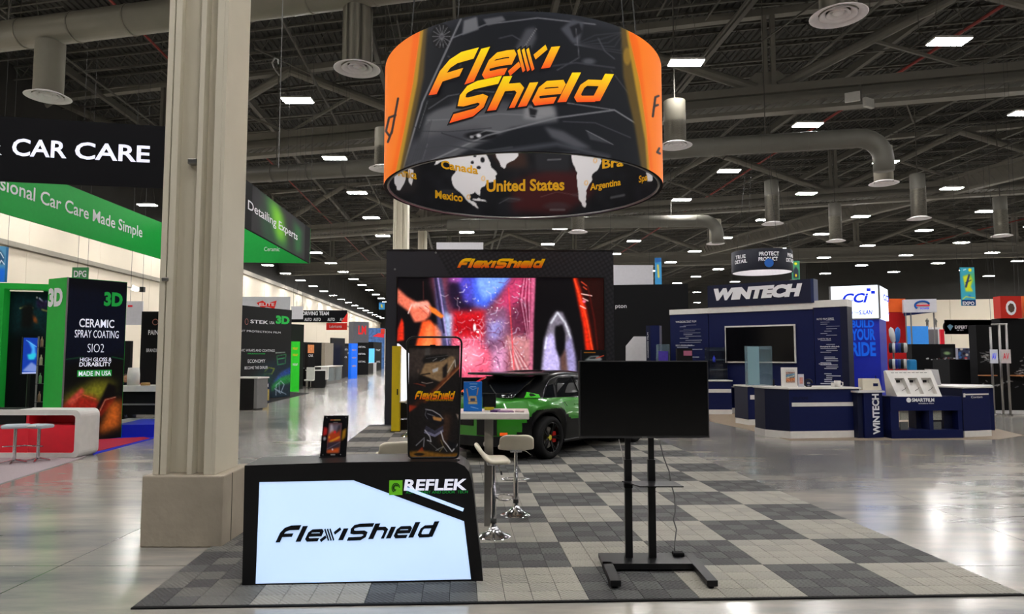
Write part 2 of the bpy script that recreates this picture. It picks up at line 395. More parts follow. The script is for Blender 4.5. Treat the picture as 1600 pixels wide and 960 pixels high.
o = MB().box(111.5, 112, -22, 118, 0, 23).build('wall_right', WALLP); o['kind'] = 'structure'
# roof deck: corrugated sheet, ribs running down the hall
DZ = 22.6
mb = MB(); cvx, cvy = -.0715, 1.0
xs = np.arange(-60, 116, .42)
for i, x in enumerate(xs):
    for a, b_, z0, z1 in ((0, .2, DZ, DZ), (.2, .24, DZ, DZ - .09), (.24, .38, DZ - .09, DZ - .09), (.38, .42, DZ - .09, DZ)):
        y0, y1 = 5, 252
        mb.add([(x + a + cvx * y0, y0, z0), (x + b_ + cvx * y0, y0, z1), (x + b_ + cvx * y1, y1, z1), (x + a + cvx * y1, y1, z0)], [(3, 2, 1, 0)])
ce = mb.build('ceiling', CEILD); ce['kind'] = 'structure'
o = MB().box(-60, 116, -22, 252, DZ + .1, DZ + .3).build('roof_sheet', CEILD, ce)
# rows of the building's grid lie along this skewed direction
ROW = Vector((9.69, -2.2, 0)); RD = ROW.normalized(); COLV = Vector((-.71, 9.93, 0))
rang = math.atan2(RD.y, RD.x)
jm = MB(); n = 110; st = 1.35
jm.box(0, n * st, -.07, .07, -.12, 0); jm.box(0, n * st, -.07, .07, -1.02, -.9)
for k in range(n):
    jm.bar((k * st, 0, -.95), (k * st + st / 2, 0, -.08), .05); jm.bar((k * st + st / 2, 0, -.08), (k * st + st, 0, -.95), .05)
jme = jm.mesh('joist', CEIL)
for k in range(62):
    Y = 16 + (k * 2.9 if k < 40 else 116 + (k - 40) * 6)
    p = Vector((-45, 0, 0)) + COLV * (Y / 9.93) - RD * 8; o = bpy.data.objects.new('joist', jme); COL.objects.link(o); o.parent = ce
    o.location = (p.x, p.y + 8, DZ - .12); o.rotation_euler = (0, 0, rang)
# purlins down the hall and hung clutter (sprinkler lines, conduits)
for k in range(14):
    x = -40 + k * 10.65
    MB().bar((x + 1.4, 14, DZ - 1.3), (x - 15.5, 250, DZ - 1.3), .3, .5).build('purlin', CEIL, ce)
SPR = mat('sprinkler_red', (120, 34, 26), .5)
RND = random.Random(3)
for k in range(16):
    x = -34 + k * 7.6 + RND.uniform(-1, 1); z = DZ - 1.9 - RND.random() * 1.6
    MB().tube([(x + 1.4, 14, z), (x - 8.5, 150, z)], .06 + .05 * RND.random(), 6).build('pipe', SPR if k % 6 == 2 else CEIL, ce)
cm = MB()
for k in range(300):
    p = Vector((RND.uniform(-30, 60), 0, 0)) + COLV * RND.uniform(2, 9); z = DZ - RND.uniform(1.2, 4)
    d = RND.choice([RD * RND.uniform(3, 9), COLV.normalized() * RND.uniform(3, 8), Vector((RND.uniform(-1, 1), RND.uniform(-1, 1), RND.uniform(-.5, .5))) * 3])
    cm.bar(p + Vector((0, 0, z)), p + d + Vector((0, 0, z)), RND.uniform(.03, .09))
    cm.bar(p + Vector((0, 0, z)), p + Vector((0, 0, DZ)), .025)
o = cm.build('conduit', CEIL, ce); o['kind'] = 'stuff'
# main trusses: box girder with a laced catwalk below, pipe diagonals up to the roof
BZ = 15.6
TRS = []
def truss(A, B, depth, node_px, label, nodes=6, lat=True):
    f = Frame(A, B); t = fthing('roof_truss', label, 'truss', f, None); x0, x1 = -45, f.L + 60
    pbox('bottom_chord', t, BEAM, x0, x1, -.35, .35, BZ, BZ + .22)
    if lat:
        mb = MB(); k = x0
        while k < x1:
            mb.bar((k, -.3, BZ + .2), (k + .5, -.3, BZ + .52), .05); k += .5
        mb.build('lacing', BEAM, t)
    else: pbox('lower_web', t, BEAM, x0, x1, -.08, .08, BZ + .2, BZ + .52)
    pbox('cable_tray', t, BEAM, x0, x1, -.5, .5, BZ + .5, BZ + .72)
    pbox('web', t, BEAM, x0, x1, -.12, .12, BZ + .7, BZ + depth - .1)
    pbox('top_flange', t, BEAM, x0, x1, -.42, .42, BZ + depth - .45, BZ + depth)
    TZ = DZ - .9; pbox('top_chord', t, BEAM, x0, x1, -.25, .25, TZ - .4, TZ)
    zb = BZ + depth; sp = 20.5; s0 = f.pl(node_px, 0)[0]; r = .3
    for k in range(-nodes, nodes + 1):
        s = s0 + k * sp
        if s < x0 or s > x1: continue
        for q in (-1, 1):
            MB().tube([(s + q * .6, 0, zb), (s + q * sp / 2, 0, TZ - .2)], r, 10).build('diagonal', BEAM, t, smooth=False)
            MB().box(s + q * .22, s + q * .22 + .26, -.2, .2, zb, TZ).build('post', BEAM, t)
        MB().prism([(s - 1.6, zb), (s + 1.6, zb), (s + .6, zb + .9), (s - .6, zb + .9)], -.1, .1).build('gusset', BEAM, t)
        for q in (-1, 1): MB().bar((s + q * sp / 4, 0, (zb + TZ) / 2), (s + q * sp / 2, 0, zb), .16).build('strut', BEAM, t)
    TRS.append(f); return t
truss(G(500, 238, BZ), G(1600, 145, BZ), 1.55, 1195, 'nearest grey steel roof truss with laced catwalk, behind the hanging ring sign')
truss(G(500, 372, BZ), G(1600, 303, BZ), 1.5, 1290, 'second grey steel roof truss, crossing the hall above the booth screen wall')
truss(G(400, 432, BZ), G(1600, 402, BZ), 2.1, 1100, 'farthest grey steel roof truss, a solid band over the distant booths', lat=False)
# girder running down the hall at the right
A, B = G(1600, 277, BZ + .2), G(1152, 387, BZ + .2)
f = Frame(A, B); t = fthing('roof_girder', 'grey girder slanting down the hall over the navy booth', 'girder', f)
pbox('bottom_chord', t, BEAM, -14, f.L + 8, -.3, .3, BZ + .2, BZ + .45); pbox('web', t, BEAM, -14, f.L + 8, -.1, .1, BZ + .45, BZ + 1.5); pbox('top_flange', t, BEAM, -14, f.L + 8, -.4, .4, BZ + 1.5, BZ + 1.75)
mb = MB(); k = -14.0
while k < f.L + 8: mb.bar((k, .35, BZ + .5), (k + .6, .35, BZ + 1.4), .05); k += .7
mb.build('lacing', BEAM, t)
# ---------------------------------------------------------------- high-bay lights on the skewed grid
LZ = 14.95
LENS = mat('fixture_lens', (255, 252, 248), .4, 0, .0, emit=FIXTURE_POWER); HOUS = mat('fixture_housing', (190, 188, 182), .5)
proto = thing('ceiling_light', '', 'light', (0, 0, 0), 0)
hb = MB(); hb.box(-.76, .76, -.36, .36, .03, .12); hb.box(-.3, .3, -.2, .2, .12, .2); hb.build('housing', HOUS, proto)
MB().box(-.73, .73, -.33, .33, 0, .03).build('lens', LENS, proto)
cb = MB()
for sx in (-1, 1): cb.bar((sx * .7, 0, .1), (sx * .2, 0, 3.0), .015)
cb.bar((-.2, 0, 3), (-.2, 0, DZ - LZ - 1), .015); cb.bar((.2, 0, 3), (.2, 0, DZ - LZ - 1), .015)
cb.build('suspension_cable', CEIL, proto)
L0 = Vector((7.75, 29.6, LZ)); first = True; FIX = []
SEEN = [(35, 48), (396, 12), (465, 158), (1072, 99), (1483, 66), (523, 248), (1262, 196), (1384, 254), (558, 302), (1139, 268), (1487, 295), (580, 341), (1065, 313), (1260, 303), (598, 369), (1160, 343), (1345, 339), (1540, 331), (230, 321), (1603, 178)]
special = {(-2, 0): 'white ceiling light left of the ring sign, beside the lower round diffuser', (0, 0): 'white ceiling light just right of the top of the ring sign', (1, 0): 'white ceiling light highest at the right, above the nearest truss',
           (1, 1): 'white ceiling light beside the grey floodlights under the nearest truss', (-3, -1): 'white ceiling light at the top left corner, beside the duct elbow', (-2, 1): 'white ceiling light nearest the left edge of the ring sign'}
for j in range(-4, 22):
    for i in range(-5, 11):
        p = L0 + ROW * i + COLV * j
        if p.x < wl(p.y) + 1.5 or p.x > 108 or p.y > (112 if p.x > 52 else 240) or p.y < -14 or (j < -2 and abs(i) > 3): continue
        px, py = proj(*p) if p.y > 5 else (-999, -999)
        m_ = min(SEEN, key=lambda q: math.hypot(q[0] - px, q[1] - py))
        if math.hypot(m_[0] - px, m_[1] - py) < (60 if m_[1] < 60 else 34): p = Vector((*G(m_[0], m_[1], LZ), LZ))
        elif 20 < py < 235 and -20 < px < 1600 and not 600 < px < 1040: continue
        inview = -60 < px < 1660 and -40 < py < 560
        if not inview and (abs(p.x) > 32 and p.y < 30): continue
        o = proto if first else copy_tree(proto); first = False; o.location = p
        o['group'] = 'ceiling lights in rows' if j >= -1 else 'ceiling lights over the near aisle'; FIX.append((o, i, j, px, py))
ORD = 'leftmost second third fourth fifth sixth seventh eighth ninth tenth eleventh twelfth thirteenth fourteenth fifteenth sixteenth'.split()
ROWN = 'nearest second third fourth fifth sixth seventh eighth'.split()
def hidden(px, py):
    return not (8 < px < 1592 and 4 < py) or 240 < px < 392 or (598 < px < 1038 and 18 < py < 344) or (px < 262 and 172 < py < 405) or (380 < px < 486 and 285 + (px - 380) * .6 < py < 414) or (600 < px < 962 and py > 388)
rows_ = sorted({f_[2] for f_ in FIX if not hidden(f_[3], f_[4])})
for f_ in FIX:
    o, i, j, px, py = f_
    if (i, j) in special: o['label'] = special[(i, j)]; continue
    vis = sorted([g_[3] for g_ in FIX if g_[2] == j and not hidden(g_[3], g_[4])])
    if j >= -1 and not hidden(px, py) and rows_.index(j) < 8 and len(vis) <= 16:
        k = vis.index(px); o['label'] = 'white ceiling light, %s in the %s row of lights' % (ORD[k] + ('' if k == 0 else ' from left'), ROWN[rows_.index(j)])
    else: o['label'] = 'tiny white ceiling light in the distant rows under the dark roof' if j >= 7 else ('white rectangular ceiling light hidden behind column or signs' if j >= -1 else 'white rectangular ceiling light over the near aisle')
# ---------------------------------------------------------------- ducts and round diffusers
VZ = CAMH + 8.2 * 1.182; TZD = CAMH + 10.4 * 1.182
GRILLE = mat('diffuser_white', (235, 230, 232), .5)
dpr = thing('air_diffuser', '', 'vent')
R0 = .78
for k, (r0, r1) in enumerate(((R0, .56), (.52, .36), (.33, .2))):
    MB().lathe([(r1, .10 + .05 * k), (r0, .02 * k), (r0 - .03, .02 * k - .012), (r1 - .03, .07 + .05 * k), (r1 - .03, .12 + .05 * k)], 32).build('ring', GRILLE, dpr, smooth=True)
MB().lathe([(0, .08), (.13, .06), (.16, .1), (0, .16)], 24).build('cone', GRILLE, dpr, smooth=True)
first = True
for px, py, lab in ((75, 152, 'round white air diffuser hanging above the black car care sign'), (558, 108, 'round white air diffuser between column and ring sign'), (1310, 25, 'largest round white air diffuser at the top right'),
                    (1055, 228, 'round white air diffuser just right of the ring sign'), (1381, 287, 'round white air diffuser below the duct elbow at right'), (600, 264, 'round white air diffuser half hidden by the left edge of the ring sign'),
                    (1207, 350, 'round white air diffuser over the dark round hanging sign'), (1436, 342, 'round white air diffuser right of the slanting girder'), (1306, 377, 'round white air diffuser just right of the dark round hanging sign'),
                    (1118, 381, 'round white air diffuser below the lower duct elbow'), (903, 363, 'small round white air diffuser above the booth screen wall'), (1565, 369, 'small round white air diffuser at the right edge of the hall')):
    o = dpr if first else copy_tree(dpr); first = False; x, y = G(px, py, VZ); o.location = (x, y, VZ); o['label'] = lab
    top = {75: TZD - .5, 558: TZD - .5, 1310: TZD - .5, 1381: None, 1118: None}.get(px, TZD + .6)
    if px in (1055, 600): top = VZ + 1.1
    if px in (1055, 600, 1207, 1436, 1306, 903, 1565): MB().bar((0, 0, top - VZ - .1), (0, 0, DZ - VZ - .95), .05).build('hanger_rod', CEIL, o)
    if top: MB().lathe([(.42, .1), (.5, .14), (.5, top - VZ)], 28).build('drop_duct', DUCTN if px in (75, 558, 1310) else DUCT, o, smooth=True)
def duct(a, b, r, lab, elbow=None, m=None):
    m = m or DUCT
    a, b = Vector(a), Vector(b); d = (b - a).normalized(); t = thing('air_duct', lab, 'duct', tuple(a)); L = (b - a).length
    pts = [Vector((0, 0, 0)), b - a]
    if elbow:
        c = b - a
        for k in range(1, 7): th = math.pi / 2 * k / 6; pts.append(c + d * 1.2 * math.sin(th) - Vector((0, 0, 1.2 * (1 - math.cos(th)))))
        pts.append(pts[-1] + Vector((0, 0, -elbow)))
    MB().tube(pts, r, 24).build('pipe', m, t, smooth=True)
    for q in (.12, .5, .88):
        p = d * L * q; MB().bar(p, p + Vector((0, 0, DZ - 1 - a.z)), .04).build('hanger_rod', CEIL, t)
    k = 2.0
    while k < L - .5:
        p = d * k; MB().tube([p - d * .03, p + d * .03], r + .025, 24).build('seam_band', m, t); k += 2.4
    return t
a = G(75, 152, VZ); b = G(1310, 25, VZ)
va, vb = Vector((a[0], a[1], TZD)), Vector((b[0], b[1], TZD)); d = (vb - va).normalized()
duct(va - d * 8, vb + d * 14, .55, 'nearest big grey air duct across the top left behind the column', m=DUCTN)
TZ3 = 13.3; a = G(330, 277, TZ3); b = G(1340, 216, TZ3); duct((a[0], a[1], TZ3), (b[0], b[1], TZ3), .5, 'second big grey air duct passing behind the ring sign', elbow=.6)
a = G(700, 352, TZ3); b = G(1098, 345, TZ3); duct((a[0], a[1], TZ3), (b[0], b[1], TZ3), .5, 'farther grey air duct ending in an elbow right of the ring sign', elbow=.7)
# floodlights under the nearest truss, hoist chain
t = thing('floodlight_pair', 'pair of white floodlights under the nearest truss at the right', 'floodlight', (*G(1345, 168, 14.9), 14.9))
for q in (-1, 1):
    MB().box(-.02, .7, -.1, .1, 0, .5).build('lamp_head', HOUS, t, bevel=.03, loc=(q * .5 - .3, 0, .15 - q * .1), rz=q * .5)
MB().bar((0, 0, .3), (0, 0, 1.2), .1).build('bracket', CEIL, t)
def wire(name, label, cat, a, b, r=.012, m=None, group=None):
    a, b = Vector(a), Vector(b); o = MB().bar((0, 0, 0), b - a, r * 2).build(name, m or STEEL, None, loc=tuple(a)); tag(o, label, cat, group); return o
x, y = XY(428, 20.5)
t = thing('hoist_chain', 'thin vertical hoist chain with a hook right of the column', 'chain', (x, y, ZY(262, 20.5)))
MB().bar((0, 0, 0), (0, 0, 9), .02).build('chain', GREYP, t)
MB().tube([(-.05, 0, 2.9), (-.2, 0, 3.1), (-.28, 0, 3.3), (-.2, 0, 3.45), (-.1, 0, 3.4), (-.08, 0, 3.25)], .025, 6).build('hook', STEEL, t)
# ---------------------------------------------------------------- columns
COLP = mat('column_paint', (205, 198, 180), .5, 0, .03, 3)
CONC = mat('plinth_concrete', (166, 156, 141), .85, 0, .14, 3, bump=.5, bscale=14)
def column(loc, wid, dep, lab, plinth=True, ztop=DZ - 1):
    t = thing('steel_column', lab, 'column', (loc[0], loc[1], 0)); z0 = 0
    if plinth:
        o = MB().box(-.07, wid + .12, -.07, dep + .12, 0, .72).build('plinth', CONC, t, bevel=.015); z0 = .72
        pbox('joint', o, mat('joint_dark', (70, 66, 60), .9), wid + .116, wid + .124, .15, .157, .01, .715)
    w = wid; P = COLP
    def b(n, x0, x1, y0, y1): pbox(n, t, P, x0, x1, y0, y1, z0, ztop, bevel=.004)
    b('side_flange', 0, .062 * w / .65, 0, dep); b('flange', .075 * w / .65, .145 * w / .65, .0, .05); b('web', .075 * w / .65, w * .95, .12, .16)
    b('middle_flange', .355 * w / .65, .41 * w / .65, 0, .13); b('flange', .53 * w / .65, w * .94, .0, .05); b('side_plate', w * .94, w, 0, dep); b('back_plate', .062 * w, w * .94, dep - .05, dep)
    b('web_plate', .11 * w / .65, .125 * w / .65, .05, .12); b('web_plate', .56 * w / .65, .58 * w / .65, .05, .12)
    if plinth:
        z = ZY(250, loc[1], 290); MB().box(.23, .33, .04, .12, z - .03, z + .03).build('clamp', STEEL, t, bevel=.01)
        z = ZY(437, loc[1], 260); MB().box(.03, .10, -.03, .0, z - .02, z + .02).build('clamp', STEEL, t, bevel=.01)
    return t
column((-3.72, 7.17), .645, .6, 'big beige steel column on a concrete plinth, beside the lit counter')
for px, f, lab in ((628, TRS[0], 'pale steel column seen above the screen wall, under the ring sign'), (661, TRS[1], 'farther thinner steel column seen just right of the pale one')):
    s = f.pl(px, 300)[0]; x = f.A[0] + s * f.c; y = f.A[1] + s * f.s
    column((x - .45, y - .5), .9, .9, lab, plinth=False, ztop=BZ)
# ---------------------------------------------------------------- the booth's interlocking checker floor
FL, FR = Vector((*G(207, 951), 0)), Vector((*G(1597, 930), 0))
EX = (FR - FL) / 32; EY = Vector((-.0765, .997, 0)) * .2113
def ridge_mat(name, c):
    m = mat(name, c, .62, 0, .1, 5); nt = m.node_tree; b = nt.nodes['Principled BSDF']
    tc = nt.nodes.new('ShaderNodeTexCoord'); wv = nt.nodes.new('ShaderNodeTexWave'); wv.bands_direction = 'DIAGONAL'; wv.inputs['Scale'].default_value = 14; wv.inputs['Distortion'].default_value = 1.5
    nt.links.new(tc.outputs['Object'], wv.inputs['Vector']); bp = nt.nodes.new('ShaderNodeBump'); bp.inputs['Strength'].default_value = .9; bp.inputs['Distance'].default_value = .006
    nt.links.new(wv.outputs['Fac'], bp.inputs['Height']); nt.links.new(bp.outputs[0], b.inputs['Normal']); return m
TM = [ridge_mat('tile_light', (158, 154, 145)), ridge_mat('tile_light_b', (150, 147, 139)), ridge_mat('tile_dark', (74, 74, 75)), ridge_mat('tile_dark_b', (90, 90, 90)), ridge_mat('tile_mid', (108, 107, 103))]
def tile_kind(i, j):
    a, b = i // 4, j // 4
    if a == 0 and j < 13: return (2, 4, 3, 2, 4)[(i * 2 + j * 3 + (i * j) % 3) % 5]
    dark = (a + b) % 2 == 0
    return (2 + (i + j) % 2) if dark else (i + j) % 2 if RND.random() < .5 else 0
mat_t = thing('interlocking_floor', 'grey and charcoal checkered interlocking tile floor under the booth', 'floor mat', tuple(FL))
bs = MB(); ey = EY * 66; ex = EX * 32
bs.add([(0, 0, .001), tuple(ex + Vector((0, 0, .001))), tuple(ex + ey + Vector((0, 0, .001))), tuple(ey + Vector((0, 0, .001))), (0, 0, .006), tuple(ex + Vector((0, 0, .006))), tuple(ex + ey + Vector((0, 0, .006))), tuple(ey + Vector((0, 0, .006)))],
       [(4, 5, 6, 7), (0, 1, 5, 4), (1, 2, 6, 5), (2, 3, 7, 6), (3, 0, 4, 7)])
bs.build('underlay', BLACKM, mat_t)
def tile_verts(o=Vector((0, 0, 0))):
    g = .012; a, b = o + EX * g + EY * g, o + EX * (1 - g) + EY * g; c, d = o + EX * (1 - g) + EY * (1 - g), o + EX * g + EY * (1 - g)
    return [tuple(v + Vector((0, 0, z))) for z in (.004, .014) for v in (a, b, c, d)]
TF = [(4, 5, 6, 7), (0, 1, 5, 4), (1, 2, 6, 5), (2, 3, 7, 6), (3, 0, 4, 7)]
tms = [MB().add(tile_verts(), TF).mesh('tile', m) for m in TM]
rest = MB(); cnt = 0
cells = [(i, j) for j in range(66) for i in range(32)]
for i, j in cells:
    o_ = EX * i + EY * j; k = tile_kind(i, j); wp = FL + o_
    if wp.x < -3.1 and 6.95 < wp.y < 7.9: continue
    if cnt < 298:
        o = bpy.data.objects.new('tile', tms[k]); COL.objects.link(o); o.parent = mat_t; o.location = o_; cnt += 1
    else: rest.add(tile_verts(o_), TF, k)
o = rest.build('tile', TM, mat_t); o['kind'] = 'stuff'
es = pbox('edge_strip', mat_t, BLACKM, 0, ex.length, -.03, 0, 0, .012); es.rotation_euler = (0, 0, math.atan2(ex.y, ex.x))
# ================================================================ HANGING RING SIGN
RC, RR, RB, RT = (.227, 13.92), 2.83, 5.325, 7.72
ring = thing('ring_sign', 'big round hanging sign, black and orange with a yellow lettered logo', 'hanging sign', (RC[0], RC[1], RB))
cv = Canvas(590, 10, 1045, 350, 1.3, (25, 27, 33))
cv.poly([(590, 0), (1045, 0), (1045, 60), (800, 20), (590, 70)], (38, 40, 47), 4)
cv.poly([(650, 240), (668, 175), (720, 160), (800, 168), (868, 165), (872, 190), (800, 200), (720, 240), (690, 262), (640, 270)], (92, 93, 98), 2)
cv.poly([(640, 220), (700, 205), (760, 200), (700, 240), (660, 262), (625, 262)], (62, 63, 70), 6)
cv.poly([(700, 160), (760, 150), (830, 168), (760, 176)], (75, 76, 82), 5)
cv.poly([(655, 170), (690, 140), (700, 155), (668, 180)], (22, 23, 28), 3)
cv.ell(752, 212, 30, 8, (20, 20, 24), .3); cv.ell(748, 212, 5, 4, (200, 200, 205), .5); cv.ell(737, 214, 4, 3, (150, 150, 155), .5)
cv.ell(690, 57, 17, 21, (20, 20, 24), .1)
for k in range(14):
    a = k * math.pi / 7; cv.line([(690, 57), (690 + 14 * math.cos(a), 57 + 18 * math.sin(a))], (140, 140, 145), .8, .6)
cv.ell(690, 57, 3, 3, (70, 70, 75), .4)
cv.line([(720, 30), (660, 160), (630, 262)], (125, 126, 132), 2.4, .8); cv.line([(705, 60), (760, 38), (840, 28), (930, 38)], (120, 121, 128), 1.6, .8)
cv.poly([(725, 32), (745, 26), (748, 46), (722, 55)], (105, 106, 112), 1); cv.poly([(755, 30), (785, 25), (790, 32), (762, 40)], (95, 96, 102), 1)
cv.poly([(800, 85), (822, 45), (836, 42), (838, 60), (825, 85), (812, 90)], (72, 73, 80), 2); cv.line([(815, 80), (838, 45)], (150, 150, 155), .8)
cv.poly([(876, 45), (895, 30), (912, 35), (905, 68), (895, 68)], (70, 72, 80), 1.5); cv.poly([(890, 42), (905, 36), (910, 50), (897, 60)], (26, 27, 33), 1)
for k in range(6): cv.line([(898, 70), (930 + 10 * k, 55 + 6 * k), (975, 50)], (88, 90, 98), 1, 1, .5)
cv.line([(900, 45), (905, 90), (870, 110)], (110, 110, 118), .8)
cv.ell(920, 96, 14, 7, (75, 77, 84), .6)
cv.line([(672, 252), (760, 212), (870, 184), (960, 172), (1005, 200)], (122, 123, 128), 2.2, .7); cv.line([(880, 160), (960, 172)], (120, 120, 126), 1.4)
cv.poly([(820, 165), (862, 165), (868, 180), (840, 188), (818, 186)], (130, 130, 134), 2); cv.poly([(826, 168), (840, 172), (836, 184), (828, 182)], (30, 30, 34), 1)
cv.poly([(850, 198), (880, 205), (925, 232), (900, 232), (862, 215)], (78, 79, 86), 2); cv.poly([(916, 204), (940, 215), (958, 226), (922, 218)], (60, 62, 68), 1); cv.line([(916, 204), (958, 226)], (150, 150, 156), .7)
cv.line([(700, 255), (790, 236), (870, 225), (950, 245)], (70, 72, 80), 5, 4); cv.line([(640, 190), (655, 205), (700, 206), (768, 200)], (40, 41, 46), .8)
cv.line([(655, 200), (668, 158)], (110, 111, 116), .7); cv.line([(630, 262), (660, 250), (668, 225)], (95, 96, 102), .8)
for pts, c_, w_ in (([(645, 235), (700, 228), (760, 236), (800, 230)], (60, 62, 68), 3), ([(670, 170), (700, 150), (745, 142), (800, 146)], (98, 99, 106), 1.4), ([(668, 188), (720, 186), (780, 178), (866, 182)], (120, 121, 126), 1.1), ([(700, 88), (720, 100), (715, 120)], (70, 72, 80), 2), ([(935, 60), (945, 80), (960, 92)], (66, 68, 76), 2),
                     ([(780, 60), (800, 55), (812, 62)], (80, 82, 90), 1.4), ([(850, 105), (900, 98), (960, 106)], (58, 60, 68), 2.4), ([(880, 190), (930, 192), (985, 215)], (72, 74, 82), 1.4), ([(760, 262), (830, 240), (905, 238)], (60, 62, 70), 2), ([(735, 214), (760, 204), (782, 206)], (150, 150, 154), 1), ([(690, 208), (735, 222), (770, 222)], (40, 42, 48), 1.4), ([(955, 110), (985, 150), (1000, 200)], (58, 60, 66), 2)):
    cv.line(pts, c_, w_, .8, .9)
for k in range(5): cv.line([(640 + 4 * k, 262), (662 + 3 * k, 200 - 3 * k)], (52, 54, 60), 1, 1, .7)
gold, og, og2 = (186, 140, 40), (255, 130, 36), (255, 112, 24)
cv.poly([(590, 0), (672, 0), (667, 48), (662, 120), (645, 200), (622, 300), (590, 300)], (92, 74, 36), 1.2); cv.poly([(590, 0), (667, 0), (660, 60), (652, 130), (636, 210), (618, 300), (590, 300)], gold, .8)
cv.poly([(590, 0), (660, 0), (655, 60), (645, 130), (632, 200), (612, 300), (590, 300)], og2, .5); cv.poly([(590, 0), (648, 0), (645, 60), (636, 130), (628, 190), (605, 300), (590, 300)], og, 1.5)
cv.poly([(1045, 0), (968, 0), (974, 120), (992, 200), (1008, 300), (1045, 300)], (92, 74, 36), 1.2); cv.poly([(1045, 0), (974, 0), (980, 60), (992, 130), (1008, 220), (1014, 300), (1045, 300)], gold, .8)
cv.poly([(1045, 0), (976, 0), (984, 60), (1000, 130), (1010, 200), (1018, 300), (1045, 300)], og2, .5); cv.poly([(1045, 0), (990, 30), (1000, 80), (1008, 150), (1014, 200), (1024, 300), (1045, 300)], og, 1.5)
cv.ell(980, 88, 7, 16, (196, 150, 50), .3, .5)
for pts in ([(622, 154), (612, 208)], [(618, 180), (608, 184), (603, 205), (608, 212)], [(612, 206), (606, 222)]): cv.line(pts, (40, 36, 40), 3.4, .6)
for pts in ([(1029, 150), (1024, 152), (1020, 182)], [(1023, 166), (1028, 164)], [(1030, 232), (1027, 238), (1031, 240)]): cv.line(pts, (40, 36, 40), 3.6, .6)
PRINT = picmat('fabric_print_glow', rough=.65)
nt_ = PRINT.node_tree; nt_.links.new([n_ for n_ in nt_.nodes if n_.type == 'ATTRIBUTE'][0].outputs['Color'], nt_.nodes['Principled BSDF'].inputs['Emission Color']); nt_.nodes['Principled BSDF'].inputs['Emission Strength'].default_value = .28  # glow put into the fabric print to brighten it, not a backlight
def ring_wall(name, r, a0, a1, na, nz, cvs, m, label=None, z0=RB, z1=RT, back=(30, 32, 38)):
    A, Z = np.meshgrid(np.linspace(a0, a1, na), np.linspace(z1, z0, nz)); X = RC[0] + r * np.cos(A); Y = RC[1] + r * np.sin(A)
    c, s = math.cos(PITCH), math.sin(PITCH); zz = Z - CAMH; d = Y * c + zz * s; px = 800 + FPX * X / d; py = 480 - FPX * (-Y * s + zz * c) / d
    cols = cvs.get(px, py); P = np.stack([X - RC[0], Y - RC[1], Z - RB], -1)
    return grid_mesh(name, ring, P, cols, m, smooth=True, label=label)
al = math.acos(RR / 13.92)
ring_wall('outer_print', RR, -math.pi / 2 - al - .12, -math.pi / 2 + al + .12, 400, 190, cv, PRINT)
A0, A1 = -math.pi / 2 + al + .12, 3 * math.pi / 2 - al - .12
cvb = Canvas(0, 0, 400, 60, 1, (33, 35, 41))
for k in range(3): cvb.poly([(k * 150 - 10, 0), (k * 150 + 40, 0), (k * 150 + 60, 60), (k * 150 - 30, 60)], og, 1)
AA, ZZ = np.meshgrid(np.linspace(A0, A1, 120), np.linspace(RT, RB, 20)); U = (AA - A0) / (A1 - A0) * 400; Vq = (RT - ZZ) / (RT - RB) * 60
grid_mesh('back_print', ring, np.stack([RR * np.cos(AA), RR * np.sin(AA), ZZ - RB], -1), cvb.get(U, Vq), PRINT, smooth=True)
# inner face with the world map, countries named in yellow
cv = Canvas(590, 225, 1050, 350, 2, (20, 20, 24)); cv.noise(.25, 24)
cv.poly([(800, 285), (860, 262), (915, 270), (930, 300), (880, 335), (800, 330)], (58, 20, 22), 6); cv.poly([(760, 236), (820, 236), (825, 262), (790, 262)], (54, 36, 30), 5)
cv.poly([(620, 250), (655, 245), (650, 300), (622, 300)], (36, 33, 34), 4); cv.poly([(835, 238), (890, 238), (892, 268), (838, 268)], (34, 34, 38), 3)
for q in ((800, 312, 20, 6), (870, 322, 26, 8), (905, 305, 16, 5), (700, 300, 20, 5)): cv.ell(*q, (60, 58, 62), .5, .5)
cv.line([(845, 308), (870, 300), (905, 306)], (90, 60, 60), 1); cv.line([(780, 318), (795, 310), (812, 312)], (80, 80, 86), 1); cv.line([(860, 328), (882, 328)], (110, 110, 112), 3, 1, .6); cv.line([(955, 309), (975, 305)], (110, 110, 112), 3.5, 1, .6); cv.line([(856, 250), (876, 249)], (130, 130, 134), 2, .8, .7)
LAND = (212, 208, 210)
rr_ = random.Random(11)
def jag(p, n=3, a=1.3):
    out = []
    for i in range(len(p)):
        (x0, y0), (x1, y1) = p[i], p[(i + 1) % len(p)]
        for k in range(n): t = k / n; out.append((x0 + (x1 - x0) * t + rr_.uniform(-a, a) * (k > 0), y0 + (y1 - y0) * t + rr_.uniform(-a, a) * (k > 0)))
    return out
for P in ([(678, 258), (682, 250), (690, 246), (708, 243), (730, 240), (758, 238), (764, 250), (768, 262), (777, 272), (772, 284), (760, 286), (750, 298), (750, 306), (742, 300), (734, 304), (736, 314), (744, 318), (748, 326), (740, 322), (728, 312), (718, 300), (708, 290), (706, 276), (712, 268), (706, 258), (696, 252)],
          [(776, 236), (812, 236), (808, 246), (792, 256), (788, 264), (782, 258), (776, 246)], [(890, 238), (936, 238), (940, 252), (936, 262), (926, 272), (924, 284), (916, 298), (916, 312), (915, 324), (910, 322), (904, 310), (902, 290), (902, 270), (896, 258)],
          [(617, 264), (630, 262), (634, 280), (626, 296), (620, 297), (616, 282)], [(638, 262), (646, 266), (643, 290), (638, 282)], [(1009, 270), (1018, 266), (1020, 282), (1012, 284)], [(736, 312), (748, 309), (761, 316), (750, 314)]):
    cv.poly(jag(P), LAND)
for q in ((754, 250, 4, 5), (748, 262, 4, 3), (738, 254, 3, 3), (766, 246, 3, 4), (742, 244, 3, 2)): cv.ell(*q, (26, 24, 28), .3)
